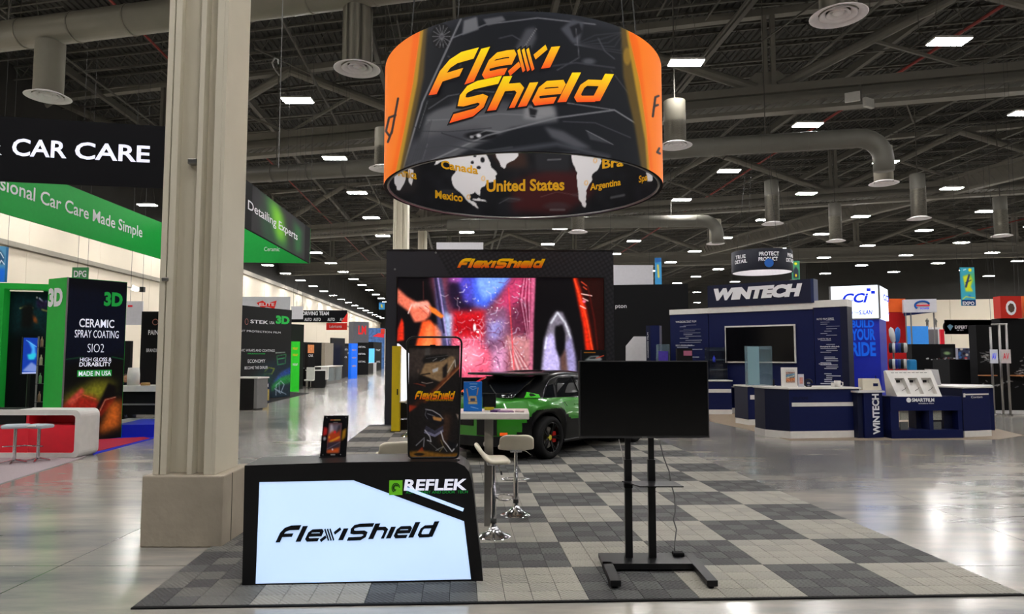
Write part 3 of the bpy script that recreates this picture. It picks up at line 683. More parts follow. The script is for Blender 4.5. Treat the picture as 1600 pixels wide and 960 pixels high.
for q in ((755, 279), (732, 308), (916, 286), (930, 251)): cv.ell(q[0], q[1], 3.5, 4.5, (225, 160, 60), .3, .8); cv.ell(q[0], q[1], 2, 3, LAND, .3)
cv.poly([(740, 236), (768, 236), (768, 240), (740, 240)], (170, 120, 30), 1)
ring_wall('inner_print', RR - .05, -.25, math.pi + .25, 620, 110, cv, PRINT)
AA, ZZ = np.meshgrid(np.linspace(math.pi + .25, 2 * math.pi - .25, 60), np.linspace(RT, RB, 4))
MB().lathe([(RR - .05, 0), (RR, 0)], 160).build('bottom_hem', BLACKM, ring); MB().lathe([(RR - .05, RT - RB), (RR, RT - RB)], 160).build('top_hem', BLACKM, ring)
mb = MB(); n = 60
for k in range(n):
    a0, a1 = [math.pi + .25 + (math.pi - .5) * (k + q) / n for q in (0, 1)]; r = RR - .05
    mb.add([(r * math.cos(a0), r * math.sin(a0), 0), (r * math.cos(a1), r * math.sin(a1), 0), (r * math.cos(a1), r * math.sin(a1), RT - RB), (r * math.cos(a0), r * math.sin(a0), RT - RB)], [(0, 3, 2, 1)])
mb.build('lining', BLACKM, ring)
for z in (.02, RT - RB - .02):
    MB().tube([((RR - .08) * math.cos(a * math.pi / 30), (RR - .08) * math.sin(a * math.pi / 30), z) for a in range(60)], .025, 8, closed=True).build('frame_tube', STEEL, ring)
def cyl_hit(px, py, r, near=True):
    d = ray(px, py); a = d[0] ** 2 + d[1] ** 2; b = -2 * (d[0] * RC[0] + d[1] * RC[1]); c = RC[0] ** 2 + RC[1] ** 2 - r * r
    q = math.sqrt(max(b * b - 4 * a * c, 0)); t = (-b - q) / (2 * a) if near else (-b + q) / (2 * a)
    return (d[0] * t - RC[0], d[1] * t - RC[1], CAMH + d[2] * t - RB)
top, bot = lin((255, 225, 8)), lin((255, 84, 28))
LOGO_R = picmat('logo_gradient_added_glow', rough=.5); nt_ = LOGO_R.node_tree; nt_.links.new([n_ for n_ in nt_.nodes if n_.type == 'ATTRIBUTE'][0].outputs['Color'], nt_.nodes['Principled BSDF'].inputs['Emission Color']); nt_.nodes['Principled BSDF'].inputs['Emission Strength'].default_value = .35  # emission added to brighten the ring lettering, no lamp behind it
def ring_logo(word, bx, by, up, W, r):
    for nm, fat, rad, cc in (('logo_outline', .13, RR + .012, False), ('logo', 0, RR + .022, True)):
        V, Fc, adv = logo2d(word, 0, fat, n=5); P = []
        for x, y in V:
            t = x / adv; px = bx[0] + (bx[-1] - bx[0]) * t; py = float(np.interp(px, bx, by)); u = (up[0][0] * (1 - t) + up[1][0] * t, up[0][1] * (1 - t) + up[1][1] * t)
            P.append(cyl_hit(px + u[0] * y, py + u[1] * y, rad))
        cols = [bot + (top - bot) * min(max(v[1], 0), 1) for v in V] if cc else None
        shape(nm, ring, P, Fc, LOGO_R if cc else TXK, cols)
ring_logo('Flexi', [676, 738, 775, 862], [149, 128, 118, 105], ((28, -60), (21, -44)), 0, 0)
ring_logo('Shield', [700, 757, 820, 880, 938], [190, 174, 166, 159, 158], ((27, -58), (22, -42)), 0, 0)
for st, x0, y0, x1, y1, sl in (('Canada', 689, 268, 747, 255, .17), ('United States', 760, 299, 882, 280, -.02), ('Mexico', 680, 313, 723, 300, .14), ('Argentina', 922, 297, 970, 283, -.17), ('Bra', 941, 262, 974, 247, -.13), ('Afnica', 622, 278, 651, 264, .2), ('Spa', 998, 287, 1012, 273, -.3)):
    vs, fs = text2d(st, .03); sh = -.5 * sl * (x1 - x0)
    if abs(sl) < .03: x_, yb = np.array([760, 820, 882]), np.array([299, 299, 296])
    P = []
    for a, b in vs:
        px = x0 + (x1 - x0) * a; py = y1 + (y0 - y1) * (1 - b) + sl * (a - .5) * (x1 - x0)
        P.append(cyl_hit(px, py, RR - .062, False))
    shape('lettering', ring, P, fs, TXY)
for k, (a, h) in enumerate(((.5, 1), (2.2, 1), (3.9, 1), (5.5, 1))):
    x, y = RR * math.cos(a), RR * math.sin(a); MB().bar((x, y, RT - RB), (x * .55, y * .55, DZ - 1 - RB), .02).build('cable', CABLE, ring)
# ================================================================ LIT RECEPTION COUNTER
fr = Frame(G(378, 918), G(755, 911)); ct = fthing('reception_counter', 'black counter with a glowing white front and car film logo', 'counter', fr)
def q(*ps, y=0): return [fr.pl(px, py, y) for px, py in ps]
FRONT = [(378, 918), (755, 911), (752, 880), (746, 830), (741, 780), (737, 752), (733, 738), (726, 729), (714, 723), (700, 721.5), (540, 723), (382, 728)]
P = q(*FRONT); P[0] = (P[0][0], 0); P[1] = (P[1][0], 0)
dpt = .5; LB = fr.L
PANEL = [(399, 913), (736, 906), (725, 815), (552, 751), (405, 754)]
pp = q(*PANEL)
# front frame with a real opening for the light panel
bm = bmesh.new(); ov = [bm.verts.new((x, .012, z)) for x, z in P]; iv = [bm.verts.new((x, .012, z)) for x, z in pp]
ed = [bm.edges.new((ov[i], ov[(i + 1) % len(ov)])) for i in range(len(ov))] + [bm.edges.new((iv[i], iv[(i + 1) % len(iv)])) for i in range(len(iv))]
bmesh.ops.triangle_fill(bm, use_beauty=True, edges=ed)
me = bpy.data.meshes.new('front_frame'); bm.to_mesh(me); bm.free(); me.materials.append(BLACK)
o = bpy.data.objects.new('front_frame', me); COL.objects.link(o); o.parent = ct; sm = o.modifiers.new('solid', 'SOLIDIFY'); sm.thickness = .02; sm.offset = 0
n = len(P); mb = MB(); mb.add([(x, .004, z) for x, z in P] + [(x, dpt, z) for x, z in P], [(i, i + n, (i + 1) % n + n, (i + 1) % n) for i in range(n)] + [tuple(range(n, 2 * n))]); mb.build('shell', BLACK, ct, fix=True)
PANW = mat('light_panel', (188, 214, 246), .5, 0, .05, 1.2, emit=.85)
o = MB().prism(pp, .008, .02).build('light_panel', PANW, ct, fix=True); o['label'] = 'glowing white acrylic light panel'
a, b = q((636, 764), (724, 797)); MB().bar((a[0], -.006, a[1]), (b[0], -.006, b[1]), .012, .026).build('light_strip', PANW, ct)
z0 = fr.pl(436, 847); z1 = fr.pl(685, 821)
r = (fr.pl(434, 847)[0], fr.pl(686, 822)[0], fr.pl(436, 848)[1], fr.pl(480, 823)[1])
logo(ct, 'FlexiShield', r, y=-.004, grad=False, tilt=.028, fat=0)
x0, x1, zz0, zz1 = fr.rect(608, 774, 629, 751)
gl = pbox('logo_tile', ct, mat('lime', (110, 200, 40), .5, emit=.2), x0, x1, -.006, 0, zz0, zz1)
for a_, b_ in ((0, 1.3), (.4, .9), (.8, .6)):
    pts = [((x0 + x1) / 2 + .025 * b_ * math.cos(a_ + t), -.008, (zz0 + zz1) / 2 + .03 * b_ * math.sin(a_ + t)) for t in np.linspace(0, 4.2, 12)]; MB().tube(pts, .0035, 5).build('swirl', TXK, ct)
txt(ct, 'REFLEK', fr.rect(631, 767, 731, 748.5), TXL, -.006, .03, .12)
txt(ct, 'AUTO PAINT AND DOOR  TECH', fr.rect(634, 772, 731, 766.5), TXG, -.006, .0, .1)
# things on the counter
topz = P[-1][1]
def on(fr_, px, py, z):
    x, y = G(px, py, z); dx, dy = x - fr_.A[0], y - fr_.A[1]; return (x, y), (dx * fr_.c + dy * fr_.s, -dx * fr_.s + dy * fr_.c)
TZ_ = topz + .006
pt, _ = on(fr, 520, 717, topz)
ph = thing('poster_holder', 'black tabletop poster holder with a fiery car picture, on the counter', 'sign holder', (pt[0], pt[1], TZ_), fr.a + .02)
HP = ZY(651, pt[1]) - TZ_; W2 = .118
MB().add([(-W2, 0, 0), (W2, 0, 0), (W2 + .004, .09, HP), (-W2 + .012, .09, HP), (-W2, .02, 0), (W2, .02, 0), (W2 + .004, .11, HP), (-W2 + .012, .11, HP)], [(0, 1, 2, 3), (7, 6, 5, 4), (0, 4, 5, 1), (1, 5, 6, 2), (2, 6, 7, 3), (3, 7, 4, 0)]).build('panel', BLACK, ph)
MB().box(-W2, W2, -.03, .06, -.005, .012).build('foot', BLACK, ph)
cv = Canvas(0, 0, 48, 66, 1.6, (18, 17, 20)); cv.poly([(11, 12), (37, 12), (36, 58), (11, 58)], (96, 60, 62)); cv.poly([(13, 14), (35, 14), (34, 36), (13, 36)], (112, 104, 120), 2)
cv.poly([(14, 14), (18, 14), (24, 30), (14, 36)], (190, 180, 195), 1); cv.poly([(30, 15), (35, 15), (34, 34), (26, 30)], (60, 55, 66), 1)
cv.poly([(12, 30), (20, 24), (28, 27), (35, 22), (35, 42), (12, 44)], (196, 72, 34), 2); cv.ell(24, 26, 3, 3, (240, 50, 60), .5)
for k in range(9): cv.ell(14 + k * 2.4, 34 + (k * 7) % 8, 2.4, 2.6, (230, 140 + 8 * (k % 4), 40), .6)
cv.poly([(12, 42), (35, 40), (35, 52), (12, 54)], (60, 50, 62), 1.5); cv.line([(12, 52), (35, 42)], (120, 110, 128), 1); cv.poly([(12, 54), (35, 50), (34, 58), (12, 58)], (214, 90, 36), 1); cv.ell(22, 53, 2, 2, (255, 230, 230), .5)
cv.poly([(2, 18), (9, 20), (9, 30), (1, 32)], (190, 40, 40), 1.4); cv.ell(5, 36, 4, 4, (160, 160, 165), .7); cv.poly([(39, 24), (46, 20), (45, 34), (38, 40)], (170, 120, 30), 1.4)
cv.line([(14, 7), (22, 7)], (230, 120, 60), 1.2); cv.line([(22, 7), (33, 7)], (220, 190, 110), 1.2); cv.line([(20, 11), (28, 11)], (150, 140, 140), .8); cv.line([(20, 61), (27, 61)], (170, 170, 170), 1.6)
for x, y in ((6, 3), (44, 3), (5, 61), (38, 61)): cv.ell(x, y, .8, .8, (200, 200, 200), .5)
U, V_ = np.meshgrid(np.linspace(0, 1, 60), np.linspace(0, 1, 80)); 
Pg = np.stack([(-W2 + .012 * (1 - V_) + .004) * (1 - U) + (W2 - .002) * U, .09 * (1 - V_) - .003, HP * (1 - V_)], -1)
grid_mesh('print', ph, Pg, cv.get(U * 48, V_ * 66), picmat('gloss_print', rough=.25, coat=.6))
pt, _ = on(fr, 516, 724.5, topz); o = MB().box(-.11, .14, -.02, .035, 0, .003).build('paper_sheet', WHITE, None, loc=(pt[0], pt[1] - .01, TZ_), rz=.1); tag(o, 'white paper sheet lying on the black counter top', 'paper')
pt, _ = on(fr, 575, 721, topz); o = MB().box(-.16, .15, -.035, .05, 0, .003).build('paper_sheet', mat('grey_paper', (170, 160, 158), .5), None, loc=(pt[0], pt[1], TZ_), rz=-.03); tag(o, 'larger greyish sheet in the middle of the black counter top', 'paper')
pt, _ = on(fr, 549, 721, topz); o = MB().tube([(0, 0, .008), (.1, .07, .008)], .004, 8).build('pen', BLACK, None, loc=(pt[0], pt[1], TZ_)); tag(o, 'black pen lying across the paper on the counter', 'pen')
# framed fabric banner on the counter
pt, _ = on(fr, 677, 722, topz); yb = pt[1] + .05; bf = Frame((XY(636, yb)[0], yb - .0), (XY(721, yb)[0], yb + .02))
bn = thing('framed_banner', 'tall black-framed car film banner standing on the lit counter', 'banner', (bf.A[0], bf.A[1], TZ_), bf.a)
hz = ZY(527, yb) - TZ_; W = bf.L; R_ = .06; pts = []
for cx, cz, a0 in ((W - R_, hz - R_, 0), (R_, hz - R_, 90), (R_, .02 + R_ * .6, 180), (W - R_, .02 + R_ * .6, 270)):
    for k in range(6): a_ = math.radians(a0 + 18 * k); rr = R_ if a0 < 180 else R_ * .6; pts.append((cx + rr * math.cos(a_), 0, cz + rr * math.sin(a_)))
MB().tube(pts, .009, 8, closed=True).build('tube_frame', BLACK, bn, smooth=True)
for x in (.03, W - .03): MB().box(x - .02, x + .02, -.05, .05, 0, .012).build('foot', BLACK, bn)
zt = ZY(541, yb) - TZ_; MB().box(.018, W - .018, -.008, .008, zt - .012, zt + .004).build('top_rail', BLACK, bn); MB().box(W / 2 - .02, W / 2 + .02, -.006, .006, zt, hz - R_ * 0 - .0).build('hanger', BLACK, bn) if False else None
MB().box(W * .42, W * .52, -.01, .01, zt, zt + .012).build('clip', BLACK, bn)
cv = Canvas(637, 540, 720, 716, 1.9, (34, 31, 31))
cv.poly([(637, 540), (720, 540), (720, 570), (637, 590)], (72, 62, 58), 8); cv.poly([(663, 540), (672, 540), (671, 560), (663, 563)], (96, 92, 90), 1)
cv.poly([(658, 562), (664, 555), (698, 553), (702, 558), (694, 567), (662, 570)], (34, 32, 32), .8); cv.poly([(655, 586), (663, 568), (690, 564), (706, 556), (712, 558), (710, 575), (700, 590), (688, 597), (672, 592)], (158, 128, 94), 1.2)
cv.poly([(655, 586), (672, 592), (676, 600), (658, 600), (652, 594)], (30, 26, 25), .8); cv.line([(658, 586), (671, 584)], (40, 34, 30), 2); cv.poly([(675, 578), (685, 574), (684, 580), (676, 583)], (214, 214, 220), .6)
cv.poly([(692, 575), (700, 566), (699, 590), (692, 592)], (36, 32, 32), 1); cv.line([(700, 582), (712, 562), (713, 574)], (220, 214, 205), 1.2); cv.line([(665, 560), (700, 555)], (90, 90, 92), .8); cv.line([(676, 564), (682, 560)], (200, 200, 200), .7); cv.line([(688, 564), (695, 560)], (190, 190, 190), .7)
for k in range(4): cv.line([(645 + k * 2, 600), (664, 602 + k)], (150, 60, 40), .7, .6, .6)
cv.line([(658, 598), (666, 600), (676, 598)], (210, 190, 180), .8); cv.ell(652, 580, 3, 6, (110, 90, 80), .8, .7)
cv.line([(664, 628), (690, 600), (722, 570)], (170, 78, 36), 3.5, 3, .8); cv.line([(672, 622), (722, 572)], (250, 170, 110), 1.2, 1, .8); cv.line([(640, 640), (676, 612)], (120, 52, 28), 4, 4, .5)
cv.poly([(637, 634), (651, 636), (637, 646)], (176, 58, 36), .8); cv.poly([(714, 648), (720, 650), (720, 662)], (150, 135, 125), .6)
cv.poly([(692, 648), (706, 650), (700, 700), (686, 690)], (72, 50, 40), 4)
cv.poly([(664, 640), (690, 648), (696, 664), (684, 668), (664, 654)], (28, 27, 32), .8); cv.line([(665, 641), (676, 643), (688, 650), (693, 656)], (215, 215, 222), 1.3); cv.line([(668, 648), (680, 652)], (150, 150, 160), 1); cv.line([(666, 641), (664, 650), (668, 656)], (120, 120, 130), .8); cv.poly([(676, 652), (692, 655), (690, 660), (678, 658)], (196, 140, 80), .6)
for k in range(5): cv.line([(666 - k * .6, 668 + k * 2.4), (680, 676 + k * 2), (693, 668 + k * 2)], (150, 150, 188) if k > 2 else (70, 70, 92), 1.6)
cv.line([(664, 674), (672, 684), (674, 692), (668, 690)], (220, 220, 230), 1.4); cv.line([(650, 698), (663, 686), (662, 700)], (190, 190, 200), 1); cv.line([(690, 676), (694, 690), (702, 700), (708, 708), (718, 696)], (235, 235, 240), 1.6)
cv.poly([(660, 700), (664, 712), (650, 710)], (170, 60, 36), .6); cv.line([(690, 690), (694, 700), (688, 708)], (150, 140, 90), 1); cv.line([(682, 706), (694, 700), (700, 708)], (190, 190, 190), .8); cv.line([(672, 694), (686, 706)], (130, 130, 130), .7)
cv.poly([(637, 708), (660, 706), (700, 712), (720, 710), (720, 716), (637, 716)], (150, 104, 40), 1.4); cv.ell(655, 712, 10, 3, (40, 34, 30), .4); cv.poly([(700, 690), (716, 696), (714, 704), (704, 700)], (26, 26, 30), .6)
cv.noise(.12, 5)
picture('banner_print', bn, (.018, W - .018, .03, zt), cv, picmat('satin_print', rough=.45), y=-.0, nx=110, nz=230)
l2 = Frame(bf.A, bf.B); r = l2.rect(649, 624, 711, 612); logo(bn, 'FlexiShield', (r[0], r[1], r[2] - TZ_, r[3] - TZ_), y=-.005, fat=.05)
r = l2.rect(665, 627, 708, 624); txt(bn, 'PAINT PROTECTION FILM FOR THE WORLD', (r[0], r[1], r[2] - TZ_, r[3] - TZ_), TXY, -.005, 0)
# ================================================================ TELEVISION ON A ROLLING STAND
A = G(933, 884); f = Frame((.985, 6.52), (1.96, 6.60)); a_ = f.a
Yt = 6.36; tf = Frame(XY(904, Yt), XY(1105.5, Yt + .02))
st = fthing('tv_stand', 'black twin-post television stand on the checkered floor', 'stand', Frame(XY(932, 6.62), XY(1062, 6.62)))
s_ = Frame(XY(932, 6.62), XY(1062, 6.62)); L = s_.L
pbox('crossbar', st, BLACK, -.0, L, -.28, .0, .045, .085)
pbox('foot', st, BLACK, 0, .09, -.8, -.28, .035, .085, .004); pbox('foot', st, BLACK, L + .0, L + .09, -.8, -.0, .035, .085, .004); pbox('crossbar_edge', st, BLACK, .0, L, -.34, -.28, .035, .085)
for x in (.045, L + .045):
    for y in (-.75, -.08): MB().tube([(x, y, .0), (x, y, .04)], .025, 12).build('glide', BLACKM, st)
xs_ = [s_.pl(px, 800, -.12)[0] for px in (981.5, 1018)]
for x in xs_:
    pbox('lower_post', st, BLACK, x - .033, x + .033, -.16, -.11, .08, .98, .003); pbox('upper_post', st, BLACK, x - .026, x + .026, -.152, -.118, .95, 1.6, .003)
    pbox('post_collar', st, BLACKM, x - .037, x + .037, -.165, -.105, .72, .76)
MB().add([(xs_[0] - .06, -.16, .775), (xs_[1] + .2, -.16, .775), (xs_[1] + .23, -.42, .775), (xs_[0] + .06, -.42, .775), (xs_[0] - .06, -.16, .785), (xs_[1] + .2, -.16, .785), (xs_[1] + .23, -.42, .785), (xs_[0] + .06, -.42, .785)],
         [(3, 2, 1, 0), (4, 5, 6, 7), (0, 1, 5, 4), (1, 2, 6, 5), (2, 3, 7, 6), (3, 0, 4, 7)]).build('shelf', BLACK, st)
MB().box((xs_[0] + xs_[1]) / 2 - .3, (xs_[0] + xs_[1]) / 2 + .3, -.185, -.16, 1.3, 1.6).build('tv_bracket', BLACKM, st)
tv = fthing('television', 'large black switched-off television on the rolling stand', 'television', tf)
x0, x1, z0, z1 = tf.rect(904, 685, 1105.5, 564)
MB().box(0, tf.L, 0, .04, z0, z1).build('back_case', BLACKM, tv, bevel=.006); pbox('bezel', tv, mat('bezel', (44, 44, 46), .3), 0, tf.L, -.012, 0, z0, z1, .003)
pbox('screen', tv, mat('tv_screen_off', (2, 2, 3), .16, 0, .0), .012, tf.L - .012, -.016, -.01, z0 + .022, z1 - .012); pbox('maker_plate', tv, GREYP, tf.L * .48, tf.L * .52, -.0145, -.012, z0 + .006, z0 + .012)
pbox('electronics_bump', tv, BLACKM, .3, tf.L - .3, .04, .062, z0 + .05, z0 + .45)
def px3(px, py, Y): x, _ = XY(px, Y, py); return (x, Y, ZY(py, Y, px))
pts = [px3(1030, 687, 6.6), px3(1037, 715, 6.6), px3(1046, 738, 6.6), px3(1048, 755, 6.65), px3(1054, 775, 6.65), px3(1055, 800, 6.65), px3(1052, 812, 6.65), px3(1057, 828, 6.65), px3(1054, 850, 6.65), px3(1054, 868, 6.65)]
pts[-1] = (pts[-1][0], 6.64, .09); o0 = Vector(pts[0])
o = MB().tube([Vector(p) - o0 for p in pts], .006, 8).build('power_cord', GREYP, None, loc=pts[0], smooth=True); tag(o, 'thin grey power cord dangling behind the television stand', 'cord')
pts = [px3(967, 687, 6.62), px3(972, 708, 6.62), px3(975, 730, 6.62)]; o0 = Vector(pts[0])
o = MB().tube([Vector(p) - o0 for p in pts], .004, 8).build('power_cord', WHITE, None, loc=pts[0]); tag(o, 'short white cord at the left post of the television stand', 'cord')
x, y = XY(1052, 6.6); o = MB().box(-.05, .05, -.06, .02, 0, .03).build('plug_socket', BLACKM, None, loc=(x, 6.56, .086), bevel=.006); tag(o, 'small black power plug on the television stand base', 'plug')
# ================================================================ HIGH TABLE AND BAR STOOLS
TY = 7.95; tx = XY(764, TY)[0]; tzt = ZY(642, TY)
tb = thing('high_table', 'white square-edged high table on a flat grey post', 'table', (tx, TY, 0))
hw = .46; MB().box(-hw, hw, -.3, .32, tzt - .075, tzt).build('tabletop', mat('table_white', (222, 216, 208), .3), tb, bevel=.012)
MB().box(-.05, .05, -.03, .03, .01, tzt - .075).build('post', STEEL, tb, bevel=.004); MB().box(-.2, .2, -.2, .2, .0, .012).build('base_plate', STEEL, tb, bevel=.004)
def seat_mesh(par):
    nu, nv = 15, 13; V = []; Fc = []
    for j in range(nv):
        t = j / (nv - 1); yb = -.2 + .38 * t
        for i in range(nu):
            u = i / (nu - 1) * 2 - 1; wid = .205 + .012 * math.sin(math.pi * t); k = abs(u)
            x = wid * u; back = max(0, 1 - t / .42) ; z = .18 * back ** 1.2 * (1 - .35 * k ** 4) + .02 * k ** 2; y = yb + .015 * back
            if t > .8: y -= .05 * (t - .8) / .2 * k ** 3
            if t < .25: y += .045 * k ** 3 * (1 - t / .25)
            V.append((x, y, z))
    for j in range(nv - 1):
        for i in range(nu - 1): a = j * nu + i; Fc.append((a, a + 1, a + nu + 1, a + nu))
    mb = MB(); mb.add(V, Fc); o = mb.build('seat', CREAM, par, smooth=True); m = o.modifiers.new('s', 'SOLIDIFY'); m.thickness = .042; m.offset = -1; b = o.modifiers.new('sub', 'SUBSURF'); b.levels = b.render_levels = 1; return o
def stool(loc, rz, sz, label, foot=True):
    t = thing('bar_stool', label, 'stool', (loc[0], loc[1], 0), rz, 'cream bar stools around the high table')
    s = seat_mesh(t); s.location = (0, 0, sz - .02)
    MB().box(-.07, .07, -.07, .07, -.075, -.045).build('seat_plate', CHROME, t, loc=(0, 0, sz))
    MB().lathe([(.205, 0), (.205, .008), (.16, .025), (.08, .065), (.04, .12), (.032, .16)], 32).build('base', CHROME, t, smooth=True)
    MB().lathe([(.034, .14), (.034, .2), (.03, .2)], 20).build('collar', BLACK, t, smooth=True)
    MB().lathe([(.03, .15), (.03, .52), (.02, .53), (.02, sz - .06)], 20).build('column', CHROME, t, smooth=True)
    pts = [(0, .03, .42), (-.12, .05, .42)] + [(-.15 * math.cos(a * .1) if 0 else .17 * math.cos(a), .08 + .13 * math.sin(a), .42) for a in np.linspace(math.pi * .95, math.pi * .05, 14)][::1] + [(.12, .05, .42), (0, .03, .42)]
    MB().tube(pts, .009, 8).build('footrest', CHROME, t, smooth=True)
    pts = [(.03, 0, sz - .06), (.12, .04, sz - .07), (.19, .06, sz - .12)]; MB().tube(pts, .005, 6).build('lever', CHROME, t); MB().tube([pts[-1], (.21, .065, sz - .15)], .011, 8).build('lever_grip', BLACK, t)
    return t
g = G(771, 841); stool((g[0], g[1] + .03), math.radians(-83), ZY(716, g[1]), 'cream bar stool with chrome base nearest the lit counter, seen from its side')
g = G(806, 807); stool((g[0], g[1] + .03), math.radians(4), ZY(697, g[1]) , 'cream bar stool seen from behind, left of the television stand')
stool((XY(618, 8.5)[0], 8.5), math.radians(20), ZY(703, 8.5) - .03, 'cream bar stool whose back peeks over the counter behind the framed banner')
stool((XY(640, 16.6)[0], 16.6), math.radians(60), ZY(626, 16.6), 'far white bar stool beside the yellow post and glowing panel')
# on the table
z = tzt + .002
t = thing('blue_box', 'blue upright product box with orange print on the high table', 'box', (XY(739, TY - .12)[0], TY - .12, z), .06)
W = .105; hh = ZY(597, TY - .12) - z; MB().box(-W, W, 0, .07, 0, hh).build('carton', mat('box_blue', (24, 98, 180), .4), t, bevel=.003)
cv = Canvas(0, 0, 30, 50, 3, (28, 104, 190)); cv.poly([(9, 24), (21, 24), (23, 38), (7, 38)], (205, 170, 120), .6); cv.poly([(11, 28), (19, 28), (19, 33), (11, 33)], (30, 60, 110), .6); cv.line([(5, 12), (8, 30)], (220, 140, 90), 1.5); cv.line([(24, 10), (22, 22)], (220, 140, 90), 1.5)
cv.line([(9, 9), (15, 13), (22, 10)], (190, 215, 240), .7); cv.line([(11, 8), (20, 8)], (220, 230, 245), .9); cv.line([(12, 43), (24, 46)], (200, 220, 240), .6); cv.line([(10, 3), (22, 3)], (240, 240, 240), .7); cv.line([(8, 34), (22, 34)], (60, 70, 90), .8)
picture('label', t, (-W + .004, W - .004, .004, hh - .004), cv, picmat('satin_print', rough=.45), y=-.002)
t = thing('tablet', 'small black tablet propped up on the high table beside the blue box', 'tablet', (XY(765, TY)[0], TY + .05, z)); zz = ZY(615, TY + .05) - z
pbox('body', t, BLACK, -.085, .075, 0, .012, .03, zz, .004); pbox('screen', t, GLASSD, -.078, .068, -.002, 0, .037, zz - .008); pbox('prop', t, mat('yellow_plastic', (190, 170, 40), .5), -.06, .05, -.01, .06, 0, .035)
for i, (px, wid, c, lb) in enumerate(((790, .17, (150, 120, 150), 'purple and grey magazine lying open on the high table'), (812, .1, (205, 185, 180), 'pale leaflet lying at the right end of the high table'), (775, .08, (90, 60, 110), 'dark violet leaflet lying on the high table under the tablet'))):
    o = MB().box(-wid / 2, wid / 2, -.1, .08, 0, .012 + .004 * i).build('leaflet', mat('leaflet_%d' % i, c, .35, 0, .3, 20), None, loc=(XY(px, TY)[0], TY - .18 + .02 * i, z), rz=.1 - .15 * i); tag(o, lb, 'leaflet')
# ================================================================ SCREEN WALL OF THE BOOTH
SW = Frame(XY(602, 19.35), XY(960, 19.45)); zt = ZY(391.5, 19.4)
sw = fthing('screen_wall', 'tall charcoal booth wall with a big video screen and lit logo header', 'wall unit', SW)
sx0, sx1, sz0, sz1 = SW.rect(621, 434, 945, 590); Lw = SW.L
HEXM = mat('hex_print', (40, 40, 46), .5)
nt = HEXM.node_tree; vor = nt.nodes.new('ShaderNodeTexVoronoi'); vor.inputs['Scale'].default_value = 9; vor.inputs['Randomness'].default_value = 0.0; tcn = nt.nodes.new('ShaderNodeTexCoord')
mpn = nt.nodes.new('ShaderNodeMapping'); mpn.inputs['Rotation'].default_value = (0, math.radians(30), 0); nt.links.new(tcn.outputs['Object'], mpn.inputs[0]); nt.links.new(mpn.outputs[0], vor.inputs['Vector'])
rmp = nt.nodes.new('ShaderNodeValToRGB'); rmp.color_ramp.elements[0].color = L3((48, 48, 54)); rmp.color_ramp.elements[1].position = .6; rmp.color_ramp.elements[1].color = L3((28, 28, 33)); nt.links.new(vor.outputs['Distance'], rmp.inputs[0]); nt.links.new(rmp.outputs[0], nt.nodes['Principled BSDF'].inputs['Base Color'])
def fprism(name, m, pts, y0, y1, par=sw): return MB().prism(pts, y0, y1).build(name, m, par, fix=True)
pbox('body', sw, CHAR, 0, Lw, .12, 1.1, 0, zt - .01); pbox('left_side', sw, CHAR, 0, sx0 - .03, 0, .12, 0, zt); pbox('right_side', sw, HEXM, sx1 + .03, Lw, 0, .12, 0, zt)
a = SW.pl(680, 392)[0]; b = SW.pl(703, 431)[0]
fprism('header', CHAR, [(sx0 - .03, sz1 + .03), (b, sz1 + .03), (a, zt), (sx0 - .03, zt)], 0, .12); fprism('hex_header', HEXM, [(b, sz1 + .03), (sx1 + .03, sz1 + .03), (sx1 + .03, zt), (a, zt)], 0, .12)
pbox('lower_panel', sw, BLACKM, sx0 - .03, sx1 + .03, 0.02, .12, 0, sz0 - .03); pbox('top_cap', sw, BLACK, -.02, Lw + .02, -.02, 1.12, zt - .01, zt + .02)
for px, py in ((617, 421), (681, 395)):
    s, z = SW.pl(px, py); MB().tube([(s, -.012, z), (s, .0, z)], .03, 12).build('bolt', GREYP, sw)
mb = MB(); e = .03
for r in ((sx0 - e, sx1 + e, sz1, sz1 + e), (sx0 - e, sx1 + e, sz0 - e, sz0), (sx0 - e, sx0, sz0, sz1), (sx1, sx1 + e, sz0, sz1)): mb.box(r[0], r[1], -.01, .1, r[2], r[3])
mb.build('screen_frame', BLACK, sw)
r = SW.rect(717, 418, 851, 405.5); logo(sw, 'FlexiShield', r, y=-.012, fat=.1, name='logo'); 
for o_ in ('sh',): 
    V, Fc, W_ = logo2d('FlexiShield', .5, .2); shape('logo_shadow', sw, [(r[0] + v[0] * (r[1] - r[0]) / (W_ + .45), -.006, r[2] + v[1] * (r[3] - r[2])) for v in V], Fc, TXK)
cv = Canvas(621, 434, 945, 590, 1.25, (8, 6, 9))
R3 = random.Random(21)
cv.poly([(672, 434), (838, 434), (834, 500), (832, 590), (700, 590), (690, 500)], (120, 58, 78), 5)
cv.poly([(700, 434), (742, 434), (746, 470), (735, 490), (708, 486), (698, 460)], (30, 18, 42), 4)
cv.poly([(735, 434), (800, 434), (775, 465), (760, 482), (742, 478), (735, 455)], (72, 104, 240), 4); cv.poly([(745, 434), (798, 434), (780, 452), (756, 470), (748, 452)], (130, 170, 255), 3); cv.poly([(715, 434), (740, 434), (738, 478), (725, 470)], (90, 84, 235), 4, .8)
cv.poly([(705, 434), (722, 434), (720, 440), (700, 440)], (235, 110, 235), 3, .8); cv.poly([(800, 434), (838, 434), (832, 480), (815, 470), (790, 500), (775, 480)], (196, 60, 104), 4)
cv.poly([(706, 487), (758, 486), (764, 500), (757, 530), (706, 530)], (206, 22, 32), 4); cv.poly([(712, 500), (755, 495), (756, 520), (712, 525)], (176, 10, 22), 3)
cv.poly([(700, 528), (762, 530), (772, 560), (768, 590), (722, 590), (704, 572)], (248, 98, 128), 6); cv.poly([(706, 545), (745, 540), (752, 565), (735, 575), (712, 565)], (255, 150, 172), 6)
